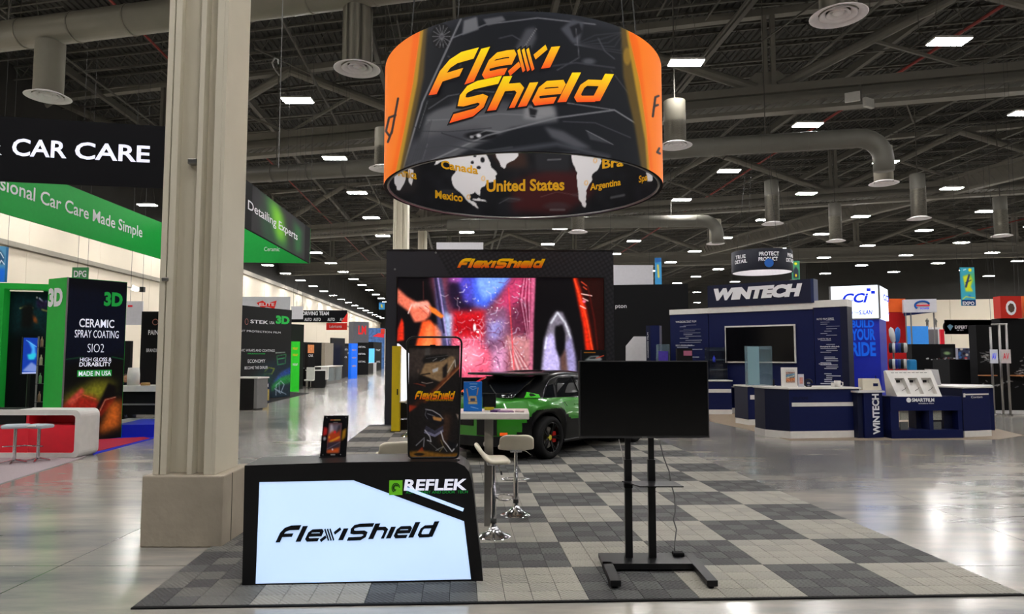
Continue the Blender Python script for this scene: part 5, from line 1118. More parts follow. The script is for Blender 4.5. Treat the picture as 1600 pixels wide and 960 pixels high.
t_ = fa.rect(6, 453.5, 73, 451); pbox('track_light', ar, mat('warm_lamp', (240, 225, 205), .5, emit=.5), t_[0] + .1, t_[1] - .1, .08, .12, zin - .05, zin - .02)
fm = Frame(XY(36, 15.9), XY(58, 16.1)); r = fm.rect(37, 528, 57, 584); mo = fthing('monitor', 'upright monitor glowing blue inside the green arch', 'monitor', fm)
pbox('case', mo, BLACK, r[0] - .02, r[1] + .02, 0, .05, r[2] - .02, r[3] + .02); cv = Canvas(0, 0, 20, 56, 2, (16, 52, 150)); cv.poly([(6, 4), (16, 12), (18, 30), (10, 34), (12, 18)], (60, 150, 220), 1); cv.poly([(6, 26), (18, 24), (16, 34), (8, 34)], (40, 180, 200), 1); cv.poly([(0, 52), (12, 38), (20, 44), (20, 54)], (110, 130, 190), 1); cv.poly([(0, 54), (20, 54), (20, 56), (0, 56)], (190, 195, 230)); cv.line([(4, 4), (18, 14)], (120, 190, 240), .7)
picture('screen', mo, r, cv, PS, y=-.004); pbox('leg', mo, BLACK, (r[0] + r[1]) / 2 - .03, (r[0] + r[1]) / 2 + .03, 0, .05, 0, r[2])
fk = Frame(XY(59, 15.7), XY(69, 15.75)); r = fk.rect(59, 526, 69, 640); rk = fthing('product_rack', 'narrow black rack of bottles beside the blue monitor', 'rack', fk); 
for x in (r[0], r[1] - .03): pbox('upright', rk, GREYP, x, x + .03, 0, .03, 0, r[3])
for k in range(5):
    z = .45 + k * .42; pbox('shelf', rk, BLACK, r[0], r[1], 0, .2, z, z + .02); MB().lathe([(.03, 0), (.03, .16), (.012, .2), (.012, .24)], 10, (r[0] + .07, .08, z + .02)).build('bottle', mat('bottle_%d' % (k % 3), ((190, 190, 150), (150, 120, 90), (90, 160, 90))[k % 3], .4), rk)
# red and white counter
f = Frame((-11.6, 13.2), G(123, 716.6)); zc = f.pl(120, 641)[1]; d_ = .6; Lc = f.L
rc = fthing('display_counter', 'red counter in a rounded white frame at the left edge', 'counter', f)
def rrect(x0, x1, z0_, z1_, r, n=5):
    P = []
    for cx, cz, a0 in ((x1 - r, z1_ - r, 0), (x0 + r, z1_ - r, 90), (x0 + r, z0_ + r, 180), (x1 - r, z0_ + r, 270)): P += [(cx + r * math.cos(math.radians(a0 + 90 * k / n)), cz + r * math.sin(math.radians(a0 + 90 * k / n))) for k in range(n + 1)]
    return P
po, pi_ = rrect(0, Lc, .0, zc, .13), rrect(.0 + .1, Lc - .1, .1, zc - .1, .06); n = len(po); mb = MB()
mb.add([(x, 0, z) for x, z in po] + [(x, d_, z) for x, z in po] + [(x, 0, z) for x, z in pi_] + [(x, d_ - .3, z) for x, z in pi_],
       [(i, i + n, (i + 1) % n + n, (i + 1) % n) for i in range(n)] + [(i + 2 * n, i, (i + 1) % n, (i + 1) % n + 2 * n) for i in range(n)] + [(i + 3 * n, i + 2 * n, (i + 1) % n + 2 * n, (i + 1) % n + 3 * n) for i in range(n)] + [tuple(range(n, 2 * n))])
mb.build('frame', WHITE, rc, fix=True)
zd = f.pl(80, 667)[1]; sd_ = f.pl(41, 667)[0]
pbox('lower_panel', rc, RED, .09, Lc - .09, .04, .08, .08, zd); pbox('shelf_board', rc, RED, .09, Lc - .09, .04, .5, zd, zd + .02); pbox('back', rc, RED, .09, Lc - .09, .5, .54, .08, zc - .08); pbox('divider', rc, RED, sd_ - .025, sd_ + .025, .03, .5, .08, zc - .09)
r = f.rect(-60, 649, 37, 664); pbox('dark_niche', rc, BLACK, r[0], r[1], .035, .06, r[2], r[3]); pbox('counter_mat', rc, BLACKM, .2, f.pl(22, 636)[0], .1, .5, zc + .001, zc + .012)
for px, lab, rz in ((75, 'low white bar stool in front of the red counter, right one', 1.3), (39, 'low white bar stool in front of the red counter, cut by the left edge', -1.2)):
    gx = G(px, 718 if px > 60 else 721); zt2 = ZY(661, gx[1]); t = thing('bar_stool', lab, 'stool', (gx[0], gx[1] - .28, 0), rz, 'stools at the red counter')
    MB().box(-.15, .15, -.2, .2, 0, .07).build('seat', mat('seat_grey', (176, 188, 196), .5), t, bevel=.03, loc=(0, 0, zt2 - .07)); MB().box(-.1, .1, .18, .32, .02, .04).build('backrest', WHITE, t, bevel=.01, loc=(0, 0, zt2 - .07))
    MB().lathe([(.03, .05), (.03, zt2 - .07)], 14).build('column', CHROME, t, smooth=True); mb = MB()
    for k in range(5): a_ = k * 1.2566; mb = MB().bar((0, 0, .07), (.22 * math.cos(a_), .22 * math.sin(a_), .02), .03, .02).build('leg', CHROME, t)
    MB().tube([(-.1, -.22, .3), (-.12, 0, .3), (-.1, .22, .3)], .012, 6).build('footrest', CHROME, t)
# carpets
def carpet(lab, px, m, z=.012, name='booth_carpet'):
    P = [G(*p) for p in px]; o = MB().prismz([(x - P[0][0], y - P[0][1]) for x, y in P], 0, z).build(name, m, None, loc=(P[0][0], P[0][1], .0), fix=True); return tag(o, lab, 'carpet')
carpet('pale mauve carpet in front of the red counter', [(-160, 800), (0, 757), (127, 717), (153, 702), (60, 690), (-200, 700)], mat('carpet_mauve', (158, 146, 150), .9, 0, .1, 60))
carpet('blue-edged carpet border behind the red counter', [(146, 711), (240, 686), (330, 668), (330, 655), (120, 680)], mat('carpet_blue', (24, 40, 190), .8), .008)
carpet('red carpet beside the lit tower', [(146, 708), (234, 686), (225, 684), (110, 690)], mat('carpet_red', (170, 40, 64), .9), .016)
f = gf(178, 684.5, 262, 683.5); t = block('blue_riser', 'bright blue low platform front behind the tower', 'platform', f, f.pl(220, 664)[1], 1.5, mat('riser_blue', (10, 36, 190), .5))
f = Frame(XY(186, 19.3), XY(262, 19.3)); t = fthing('demo_counter', 'long dark counter with a white top between tower and column', 'counter', f)
r = f.rect(186, 603, 262, 612); pbox('top', t, WHITE, 0, f.L, -.1, .7, r[2], r[3]); pbox('front', t, BLACKM, 0, f.L, 0, .6, 0.3, r[2]); r = f.rect(186, 657, 262, 665); pbox('base', t, OFFW, 0, f.L, -.03, .6, max(r[2], 0) if r[2] > 0 else 0, r[3]); r = f.rect(195, 631, 262, 633.5); pbox('rail', t, GREYP, .1, f.L, -.02, 0, r[2], r[3]); zt_c = f.rect(186, 603, 262, 612)[3]
for px, nm, lab, m_, w_, h_, cat_ in ((210, 'white_drum', 'white cylinder lamp stand on the dark counter near the column', WHITE, .16, .5, 'stand'), (229, 'brown_bag', 'small brown pouch on the dark counter near the column', mat('pouch', (176, 140, 90), .7), .12, .08, 'pouch')):
    x, y = XY(px, 19.5); o = MB().lathe([(0, 0), (w_, 0), (w_ * 1.02, h_ * .6), (w_ * .9, h_), (0, h_ * 1.01)], 20).build(nm, m_, None, smooth=True, loc=(x, y, zt_c)); tag(o, lab, cat_)
# wall with names left of the column
f = Frame(XY(219, 24.0), XY(276, 24.0)); t = block('banner_wall', 'black wall reading paint, seen left of the column', 'wall panel', f, f.pl(230, 487)[1], .3, BLACKM)
T(t, f, 'PAINT', 232, 516, 252, 523.5); T(t, f, 'BRANDING', 229, 545, 252, 550.5, bold=.0); r = f.rect(239, 499, 247, 508); MB().tube([((r[0] + r[1]) / 2 + .1 * math.cos(a_), -.01, (r[2] + r[3]) / 2 + .1 * math.sin(a_)) for a_ in np.linspace(0, 6, 14)], .012, 6).build('emblem', mat('emblem_rose', (170, 110, 100), .5), t)
# seated people far behind the tower
def person(name, lab, loc, rz, shirt, skin, hair, seated=True, sc=1.0):
    t = thing(name, lab, 'person', loc, rz); bm = bmesh.new(); sk = bm.verts.layers.skin.verify()
    J = {'pel': (0, 0, .5), 'ab': (0, .02, .68), 'ch': (0, 0, .9), 'nk': (0, -.01, 1.06), 'hd': (0, -.03, 1.2), 'ht': (0, -.03, 1.26)} ; R = {'pel': .13, 'ab': .12, 'ch': .14, 'nk': .055, 'hd': .095, 'ht': .08}
    E = [('pel', 'ab'), ('ab', 'ch'), ('ch', 'nk'), ('nk', 'hd'), ('hd', 'ht')]
    for s, S in ((-1, 'l'), (1, 'r')):
        J.update({'sh' + S: (s * .18, 0, .98), 'el' + S: (s * .25, -.08, .74), 'wr' + S: (s * .12, -.32, .76), 'ha' + S: (s * .09, -.4, .77), 'hp' + S: (s * .09, -.02, .47), 'kn' + S: (s * .12, -.45, .5), 'an' + S: (s * .12, -.42, .1), 'to' + S: (s * .13, -.56, .05)})
        R.update({'sh' + S: .07, 'el' + S: .05, 'wr' + S: .032, 'ha' + S: .035, 'hp' + S: .1, 'kn' + S: .075, 'an' + S: .045, 'to' + S: .04}); E += [('ch', 'sh' + S), ('sh' + S, 'el' + S), ('el' + S, 'wr' + S), ('wr' + S, 'ha' + S), ('pel', 'hp' + S), ('hp' + S, 'kn' + S), ('kn' + S, 'an' + S), ('an' + S, 'to' + S)]
    vv = {}
    for k in J: vv[k] = bm.verts.new(J[k]); vv[k][sk].radius = (R[k], R[k])
    vv['pel'][sk].use_root = True
    for a_, b_ in E: bm.edges.new((vv[a_], vv[b_]))
    me = bpy.data.meshes.new('body'); bm.to_mesh(me); bm.free(); me.materials.append(shirt); o = bpy.data.objects.new('body', me); COL.objects.link(o); o.parent = t; o.modifiers.new('skin', 'SKIN').use_smooth_shade = True; s_ = o.modifiers.new('sub', 'SUBSURF'); s_.levels = s_.render_levels = 1
    MB().lathe([(0, -.12), (.06, -.1), (.095, 0), (.085, .09), (.04, .13), (0, .135)], 14).build('head', skin, t, smooth=True, loc=(0, -.04, 1.22)); MB().lathe([(.1, -.02), (.1, .06), (.06, .13), (0, .15)], 14).build('hair', hair, t, smooth=True, loc=(0, -.02, 1.235)); MB().box(-.012, .012, -.03, 0, -.03, .015).build('nose', skin, t, loc=(0, -.13, 1.22)); 
    for x in (-.035, .035): MB().box(-.01, .01, -.006, 0, -.005, .006).build('eye', BLACK, t, loc=(x, -.128, 1.24))
    MB().box(-.22, .22, -.35, .2, 0, .4).build('chair', BLACKM, t); return t
SKIN = mat('skin', (196, 146, 118), .6)
x, y = XY(197, 21.5); person('person', 'seated person in a dark jacket behind the tower, leaning forward', (x, y, 0), .9, mat('jacket', (26, 28, 40), .8), SKIN, mat('hair_dark', (60, 48, 42), .7))
x, y = XY(215, 23.2); person('person', 'seated person in a red top beside the black paint wall', (x, y, 0), -.5, mat('red_top', (150, 40, 50), .8), SKIN, mat('hair_blond', (150, 120, 90), .7))
f = Frame(XY(188, 27), XY(203, 27)); block('dark_partition', 'black partition edge just right of the lit tower', 'partition', f, f.pl(195, 533)[1], .2, BLACKM)
f = Frame(XY(198, 30), XY(222, 30)); t, f = banner_flat('blank_sign', 'pale panel with a small red mark right of the tower', 'panel', 198, 471, 222, 508, 30, PALEP, hang=True); 
r = hr(f, 200, 477, 207, 480); pbox('red_mark', t, RED, r[0], r[1], -.01, 0, r[2], r[3])
t, f = banner_flat('hanging_sign', 'small green hanging sign with white letters above the tower', 'sign', 113, 418, 137, 440, 27, mat('sign_green2', (70, 140, 88), .6)); r = hr(f, 116, 423, 135, 433.5); txt(t, 'DPG', r, TXW, -.01, .02)
t, f = banner_flat('hanging_banner', 'blue hanging banner with a white drawing at the left edge', 'banner', -14, 385, 10.5, 441, 26, mat('banner_blue', (60, 130, 190), .6), sl=.2); r = hr(f, -14, 441, 10.5, 385)
cv = Canvas(0, 0, 24, 56, 2, (90, 150, 190)); cv.poly([(0, 34), (24, 34), (24, 56), (0, 56)], (30, 110, 220), 3); cv.poly([(0, 14), (14, 6), (22, 16), (20, 28), (0, 30)], (50, 90, 130), 1); cv.line([(4, 12), (14, 10), (20, 18)], (235, 240, 245), 1.6); cv.line([(6, 24), (12, 30), (16, 22), (22, 28)], (240, 240, 250), 1.6); picture('print', t, (r[0] + .01, r[1] - .01, r[2] + .01, r[3] - .01), cv, MATS['fabric_print_glow'], y=-.01)
x, y = XY(212, 18.5); t = thing('spotlight', 'small glaring spotlight on an arm right of the lit tower', 'spotlight', (x, y, ZY(453, 18.5)))
MB().lathe([(.05, 0), (.07, .16)], 12).build('lamp', mat('spot_glow', (255, 252, 240), .4, emit=9), t, smooth=True).rotation_euler = (.4, -1.2, 0); MB().bar((-.75, -1.6, .1), (.02, .05, .03), .02).build('arm', STEEL, t); MB().box(.03, .14, 0, .1, -.06, .08).build('ballast', BLACK, t)
# ---------------- film booth right of the column
f = Frame(G(362, 628), G(453, 620)); zt_ = f.pl(457, 485)[1]
t = block('banner_wall', 'black wall advertising paint protection film with a green 3D', 'wall panel', f, zt_, .5, BLACKM)
cv = Canvas(362, 485, 457, 626, 1.7, (8, 10, 13)); cv.poly([(400, 570), (457, 560), (457, 626), (420, 626)], (12, 36, 50), 6); cv.poly([(427, 600), (440, 586), (457, 578), (457, 590), (440, 600), (428, 612)], (30, 70, 150), 2); cv.poly([(424, 606), (440, 594), (457, 590), (457, 604), (438, 606), (424, 616)], (30, 140, 60), 1.5)
cv.line([(432, 560), (448, 557), (447, 572), (434, 574), (432, 560)], (60, 170, 90), 1, 1); cv.line([(412, 584), (418, 578), (428, 580), (424, 588), (412, 588)], (150, 160, 40), 1.5, 1); cv.line([(432, 622), (432, 606), (440, 600), (446, 606), (440, 620), (430, 612)], (200, 210, 225), .9); cv.line([(430, 612), (450, 622)], (200, 210, 225), .8); cv.line([(437, 604), (438, 618)], (190, 200, 215), .8)
cv.line([(430, 555), (446, 554)], (200, 220, 200), 1.2, .8); cv.line([(434, 565), (446, 563)], (80, 200, 120), 1.2, .8); cv.poly([(390, 590), (420, 584), (428, 600), (400, 618)], (18, 60, 56), 5); cv.noise(.2, 3)
picture('print', t, (0, f.L - .02, .02, zt_ - .02), cv, picmat('arch_print2', emit=.6, rough=.4), y=-.006, nx=150, nz=200)
for st, b, m_, bd, in (('STEK', (391, 499.5, 419, 507, ), TXW, .02), ('USA', (421, 502, 428.5, 507), TXW, 0), ('3D', (431, 493, 452, 507.5), TXG, .06), ('PAINT PROTECTION FILM', (364, 515, 438, 521.5), TXW, 0), ('GRAPHIC WRAPS AND COATINGS', (364, 545.5, 429, 550), TXW, -.005), ('FRANCHISE', (387, 552, 414, 554), TXG, 0), ('ECONOMY', (387, 562, 414, 567), TXW, 0), ('BECOME THE DEALER', (382, 573, 418, 576.5), TXW, 0)): T(t, f, st, *b, m_, -.012, bd)
a_ = f.pl(385, 503); MB().tube([(a_[0] + .1 * math.cos(q_), -.012, a_[1] + .13 * math.sin(q_)) for q_ in np.linspace(0, 6, 14)], .012, 6).build('emblem', MATS['emblem_rose'], t)
carpet('black carpet around the film booth', [(380, 640), (404, 634), (484, 615), (440, 612), (360, 622)], mat('carpet_black', (24, 24, 26), .95), .01)
f = gf(366, 641, 396, 641.5); t = block('small_counter', 'small black counter with a white top right of the column', 'counter', f, f.pl(390, 592)[1], .0 + .6, BLACK); zz = f.pl(390, 592)[1]; pbox('top', t, WHITE, -.1, f.L + .15, -.03, .75, zz, zz + .05); pbox('silver_side', t, GREYP, f.L, f.L + .12, .0, .7, .06, zz)
g = G(381, 637); t = thing('counter_stool', 'small stool with a tan seat at the black counter right of the column', 'stool', (g[0], g[1] - .2, 0)); zs = ZY(614.5, g[1])
MB().box(-.22, .22, -.2, .2, 0, .05).build('seat', mat('tan_seat', (216, 160, 84), .6), t, bevel=.02, loc=(0, 0, zs - .05)); MB().box(-.17, .17, .16, .2, .1, .38).build('backrest', mat('olive_back', (120, 108, 82), .6), t, bevel=.03, loc=(0, 0, zs - .05))
for x in (-.15, .15):
    for y in (-.15, .15): MB().bar((x, y, zs - .05), (x * 1.4, y * 1.3, 0), .02).build('leg', GREYP, t)
f = gf(408, 630, 421, 629); t = block('rollup_poster', 'low poster stand with a yellow picture beside the small counter', 'poster stand', f, f.pl(415, 598)[1], .06, mat('poster_blue', (30, 36, 60), .5)); r = f.rect(409.5, 609, 420, 626); pbox('picture', t, mat('poster_yellow', (170, 150, 80), .5, 0, .4, 12), r[0], r[1], -.01, 0, r[2], r[3]); T(t, f, 'FILM', 412, 600, 419, 605)
# towers and counters along the aisle
def tower(lab, pxl, pyl, pxr, pyr, top, depth, m, name='display_tower', cat='tower'):
    f = gf(pxl, pyl, pxr, pyr); return block(name, lab, cat, f, f.pl((pxl + pxr) / 2, top)[1], depth, m), f
BRG = mat('bright_green', (40, 190, 40), .5, emit=.25)
t, f = tower('black tower with green light strips behind the film wall', 453, 609, 473, 608, 507, 1.2, mat('tower_blackgreen', (14, 24, 18), .5))
t, f = tower('bright green product tower beside the aisle', 455, 612, 467, 611.5, 534, .5, BRG)
for y_ in (543, 553, 568): T(t, f, 'WRAP', 457, y_, 465, y_ + 4, TXY if y_ < 560 else TXW)
t, f = tower('orange and black poster tower near the green tower', 480, 604, 491, 603.5, 537, .3, BLACKM); r = f.rect(481, 539, 490.5, 552); pbox('orange_print', t, mat('orange_print', (210, 130, 80), .5, 0, .4, 9, emit=.2), r[0], r[1], -.01, 0, r[2], r[3]); T(t, f, 'CAR', 482, 554, 489, 558)
t, f = tower('long black back wall behind the aisle counters', 474, 592, 545, 588, 536, .2, BLACKM, 'banner_wall', 'wall panel')
t, f = tower('beige blank tower among the aisle booths', 507, 594, 520, 593, 536.5, .3, mat('beige_panel', (150, 140, 126), .6))
t, f = tower('black screen board above the aisle booths', 517, 592.5, 538, 591.5, 528.5, .15, BLACK, 'display_board', 'board')
t, f = tower('dark wall with glowing blue product names', 522, 590.5, 549, 589, 541, .2, mat('blueblack', (14, 16, 34), .5), 'banner_wall', 'wall panel')
BLW = mat('blue_glow', (18, 96, 215), .5, emit=.6); r = f.rect(529, 541, 535.5, 561); pbox('blue_panel', t, BLW, r[0], r[1], -.01, 0, r[2], r[3])
for x_, y_ in ((523, 545), (537, 545), (523, 551), (543, 550.5), (523, 557), (536, 557)): T(t, f, 'DATA', x_, y_, x_ + 6, y_ + 3)
t, f = tower('tall grey tower with a red sign over a dark base', 551.5, 586.5, 575, 586, 503, 1.0, mat('tower_grey', (96, 98, 106), .5)); r = f.rect(559, 535.5, 575, 586); pbox('dark_base', t, BLACKM, r[0], f.L + .01, -.02, .9, 0, r[3]); T(t, f, 'LM', 560, 509, 572, 523, mat('red_letters', (220, 40, 44), .5, emit=.2), bold=.03)
for y_ in (541, 552, 564): T(t, f, 'LINE-X' if 0 else 'DETAIL', 560, y_, 571, y_ + 2.6, y=-.03)
t, f = tower('narrow glowing blue tower in the aisle', 548.5, 592, 558, 591.5, 537, .3, BLW)
for y_ in (546, 558, 571): T(t, f, 'NEW', 550, y_, 556.5, y_ + 2.6, TXY)
t, f = tower('small light blue panel tower farther down the aisle', 576, 580, 584, 580, 545, .3, mat('pale_blue_glow', (90, 180, 255), .5, emit=.9))
t, f = tower('dark booth at the end of the aisle', 583, 580, 596, 579, 535, 1.0, BLACKM); T(t, f, 'TINT', 587, 546, 594, 549); T(t, f, 'WAX', 588, 564, 594, 567)
t, f = tower('blue graphic wall with a red fish-like shape behind the aisle', 572, 577, 600, 577, 513, .2, mat('graphic_blue', (80, 120, 180), .6, 0, .6, 3), 'graphic_wall', 'wall panel')
r = f.rect(582, 521, 600, 528); MB().prism([(r[0], r[2] + .2), (r[1], r[2]), (r[1], r[3]), ((r[0] + r[1]) / 2, r[3])], -.02, 0).build('red_shape', RED, t, fix=True); r = f.rect(595, 514, 601, 522); pbox('red_flag', t, mat('flag_red', (210, 60, 40), .6), r[0], r[1], -.03, 0, r[2], r[3])
for lab, a, b, top, m_, dp, tp in (('black aisle counter with a white rim, left of the two', (481, 607), (508, 606.5), 580, BLACK, 1.0, WHITE), ('black counter behind the white-rimmed one', (473, 604), (490, 603), 577, BLACKM, .6, BLACK), ('grey glass-fronted showcase counter in the aisle', (510, 601), (534, 597), 574, mat('showcase', (62, 62, 62), .3), .8, WHITE),
                            ('royal blue counter panel in the aisle', (513, 590), (541, 588.5), 562, mat('blue_counter', (16, 84, 180), .45), .3, NAVY), ('black counter at the far end of the aisle', (574, 584), (583, 583.5), 568, BLACK, .6, WHITE), ('pale counter at the far end of the aisle', (584, 583), (588, 582), 568, OFFW, .6, WHITE)):
    f = gf(*a, *b); zt_ = f.pl(a[0], top)[1]; t = block('aisle_counter', lab, 'counter', f, zt_, dp, m_); pbox('top', t, tp, -.04, f.L + .04, -.05, dp + .05, zt_, zt_ + .05)
    if 'showcase' in lab:
        for q_ in (.1, .55): pbox('glass_door', t, ACRYL, f.L * q_, f.L * (q_ + .35), -.02, 0, .2, zt_ - .1)
for px, Yc, lab in ((486, 41, 'white office chair behind the aisle counters, left'), (508, 43, 'white office chair behind the aisle counters, right')):
    x, y = XY(px, Yc); t = thing('office_chair', lab, 'chair', (x, y, 0)); MB().box(-.25, .25, -.03, .03, .5, 1.25).build('backrest', WHITE, t, bevel=.1); MB().box(-.25, .25, -.5, 0, .45, .55).build('seat', WHITE, t, bevel=.04); MB().lathe([(.03, .05), (.03, .45)], 8).build('column', CHROME, t)
    for k in range(5): MB().bar((0, -.25, .08), (.3 * math.cos(k * 1.257), -.25 + .3 * math.sin(k * 1.257), .03), .03).build('leg', BLACK, t)
# hanging signs down the aisle
REDS = mat('sign_red', (214, 42, 36), .5, emit=.15)
t, f = banner_flat('hanging_sign', 'white hanging sign with a red logo above the film wall', 'sign', 340, 464, 453, 486, 34, PALEP); r = hr(f, 401, 470, 432, 483); MB().prism([(r[0], r[2] + .3), (r[0] + .3, r[3]), ((r[0] + r[1]) / 2, r[3] - .15), (r[1], r[3]), (r[1] - .1, r[2]), ((r[0] + r[1]) / 2, r[2] + .12), (r[0] + .3, r[2])], -.02, 0).build('red_shape', REDS, t, fix=True); txt(t, 'ELITE', (r[0] + .15, r[1] - .1, r[2] + .15, r[3] - .12), TXW, -.03, .02)
t, f = banner_flat('blank_sign', 'blank pale panel between the red logo sign and the black banner', 'panel', 455, 479, 473, 499, 38, PALEP)
t, f = banner_flat('hanging_banner', 'black hanging banner with white lettering and a red end', 'banner', 455, 485, 542, 504, 40, SIGK); r = hr(f, 473, 487, 514, 493); txt(t, 'DRIVING TEAM', r, TXW, -.02, .02)
for x_ in (476, 490, 512, 531): r = hr(f, x_, 497, x_ + 11, 502); txt(t, 'AUTO', r, TXW, -.02, .01)
r = hr(f, 533, 504, 543.2, 489); MB().prism([(r[0], r[2]), (r[1], r[2]), (r[1], r[3])], -.03, -.001).build('red_corner', REDS, t, fix=True)
t, f = banner_flat('hanging_sign', 'small red hanging sign below the black banner', 'sign', 510, 505, 542, 516, 41, REDS); r = hr(f, 515, 508, 534, 512.5); txt(t, 'Lubricants', r, TXW, -.02, .01)
# ================================================================ NAVY BOOTH AT THE RIGHT
FA = Frame(XY(1048, 24.8), XY(1326, 21.0)); zw = FA.pl(1107, 489)[1]
nb = fthing('navy_booth_wall', 'navy blue booth wall with a white top band and a big dark screen', 'wall unit', FA)
s1, s2 = FA.pl(1107, 489)[0], FA.pl(1270, 480)[0]
pbox('left_panel', nb, NAVY, 0, s1 - .02, 0, .25, 0, zw); pbox('centre_panel', nb, NAVY, s1, s2, .02, .3, 0, zw); pbox('right_panel', nb, NAVY, s2 + .02, FA.L - .2, -.0, .25, 0, zw + .04); pbox('right_return', nb, NAVYD, FA.L - .2, FA.L, .0, .6, 0, zw + .04)
pbox('white_band', nb, WHITE, -.01, s1, -.03, .3, zw - .02, zw + .16); pbox('white_band', nb, WHITE, s1, s2, -.02, .3, zw - .02, zw + .18); pbox('white_band', nb, WHITE, s2, FA.L + .01, -.03, .6, zw + .02, zw + .24); pbox('white_base', nb, WHITE, 0, FA.L, -.02, .0, 0, .18)
hz0, hz1 = zw + .18, FA.pl(1107, 447)[1]; pbox('header_sign', nb, NAVYD, s1, s2, -.05, .35, hz0, hz1); pbox('header_edge', nb, mat('navy_edge', (34, 46, 84), .5), s2 - .03, s2 + .06, -.06, .4, hz0, hz1)
ra = FA.rect(1114, 474, 1257, 447); txt(nb, 'WINTECH', (s1 + .12, s2 - .28, hz0 + .22, hz1 - .12), TXW, -.07, .075, .28)
r = FA.rect(1135, 567, 1243, 507); pbox('screen_surround', nb, WHITE, r[0], r[1], -.08, .0, r[2], r[3]); pbox('dark_screen', nb, mat('screen_off', (10, 10, 14), .15, spec=.3), r[0] + .04, r[1] - .04, -.1, -.07, r[2] + .05, r[3] - .05)
rr_ = random.Random(4)
LISTW = mat('list_print', (190, 195, 215), .6)
def listing(x0, x1, y0, y1, gaps, yo=-.02):
    y = y0; mb = MB(); k = 0
    while y < y1:
        if k in gaps: y += 5
        a = x0 + rr_.choice([0, 6, 9]); r = FA.rect(a, y + .9, a + rr_.uniform(9, x1 - a), y, yo); mb.box(r[0], r[1], yo, yo + .01, r[2], r[3]); y += rr_.choice([2.6, 3.2, 3.8]); k += 1
    o = mb.build('product_list', LISTW, nb); o['kind'] = 'stuff'
r = FA.rect(1056, 504, 1090, 501); listing(1062, 1099, 504, 535, ()); listing(1058, 1099, 540, 562, (3,)); listing(1282, 1312, 500, 532, (8,)); listing(1282, 1314, 538, 602, (5, 12))
for st, b in (('WINDOW TINT FILM', (1056, 502, 1088, 504)), ('SECURITY FILM', (1056, 539, 1082, 541)), ('AUTO FILM SERIES', (1276, 497.5, 1303, 499.8)), ('SAFETY FILM', (1278, 529, 1298, 531)), ('PAINT FILM', (1282, 541, 1311, 543)), ('EXTERIOR', (1280, 568, 1300, 570))): T(nb, FA, st, *b, y=-.02, bold=0)
r = FA.rect(1102, 577, 1162, 576); pbox('shelf', nb, GREYP, r[0], FA.pl(1270, 600)[0], -.35, 0, r[2] - .6, r[2] - .57)
def counter(lab, a, b, top, depth, base=.16, band=(.72, .84), name='navy_counter', sign=None):
    f = gf(*a, *b); zt_ = f.pl(b[0], top)[1]; t = fthing(name, lab, 'counter', f)
    pbox('body', t, NAVY, 0, f.L, 0, depth, base, zt_ - .03, .004); pbox('base', t, WHITE, .0, f.L, -.012, depth, 0, base); pbox('top', t, WHITE, -.03, f.L + .03, -.04, depth + .03, zt_ - .035, zt_); pbox('side', t, NAVYD, -.012, 0, 0, depth, base, zt_ - .04)
    if band: pbox('white_band', t, WHITE, .06, f.L - .02, -.012, 0, band[0], band[1])
    return t, f, zt_
t, f, zc1 = counter('large navy counter with a white base, front of the navy booth', (1235, 686), (1345, 684), 605.5, 1.0, .17, (.75, .84)); r = f.rect(1237, 621, 1263, 624.5); T(t, f, 'SOLUTIONS', *(1238, 620.5, 1262, 624.5), TXK, y=-.02)
B = f; MB().prismz([(0, 0), (-.35, .5), (-.35, 1.0), (0, 1.0)], 0, zc1 - .04).build('chamfer_side', NAVYD, t, fix=True); MB().prismz([(-.01, -.02), (-.37, .49), (-.37, 1.0), (0, 1.0)], 0, .17).build('chamfer_base', WHITE, t, fix=True); MB().prismz([(-.0, -.04), (-.39, .48), (-.39, 1.0), (0, 1.0)], zc1 - .034, zc1 - .001).build('chamfer_top', WHITE, t, fix=True)
t, f2_, z2_ = counter('middle navy counter carrying an acrylic stand', (1170, 665), (1212, 664), 602.5, .7); 
t, f3_, z3_ = counter('left navy counter half hidden by the television', (1090, 648), (1144, 648), 594.5, .8)
f = Frame(G(1144, 642), G(1165, 641)); t = block('navy_cabinet', 'narrow navy cabinet between the left and middle counters', 'cabinet', f, f.pl(1155, 598)[1], .4, NAVY); pbox('base', t, WHITE, 0, f.L, -.015, 0, 0, .17); pbox('panel_joint', t, BLACK, f.L * .62, f.L * .65, -.008, 0, .3, 1.1)
def acrylic(lab, px0, px1, py0, py1, Y, m, zb, shelves=3, name='acrylic_stand'):
    f = Frame(XY(px0, Y), XY(px1, Y)); t = fthing(name, lab, 'display stand', f); t.location.z = zb; h = f.pl(px0, py0)[1] - zb; d = .22
    for x in (0, f.L): pbox('side_pane', t, m, x - .006, x + .006, 0, d, 0, h)
    pbox('back_pane', t, m, 0, f.L, d, d + .008, 0, h)
    for k in range(shelves + 1): pbox('shelf', t, ACRYL, 0, f.L, 0, d, h * k / (shelves + .3), h * k / (shelves + .3) + .012)
    return t, f
t, f = acrylic('clear acrylic stand with a pale blue strip on the middle counter', 1168, 1206, 541, 602, 19.35, ACRYL, z2_); pbox('pale_strip', t, FROST, 0, f.L * .47, -.006, 0, .02, f.pl(1170, 542)[1] - z2_)
t, f = acrylic('dark acrylic stand with a blue bottle on the left counter', 1104, 1136, 543, 594, 23.3, gls('smoke_acrylic', (40, 44, 52), .5), z3_); MB().lathe([(0, 0), (.05, 0), (.05, .14), (.015, .18), (.015, .22)], 12, (f.L * .4, .1, .6)).build('bottle', mat('bottle_blue', (30, 50, 190), .4), t, smooth=True)
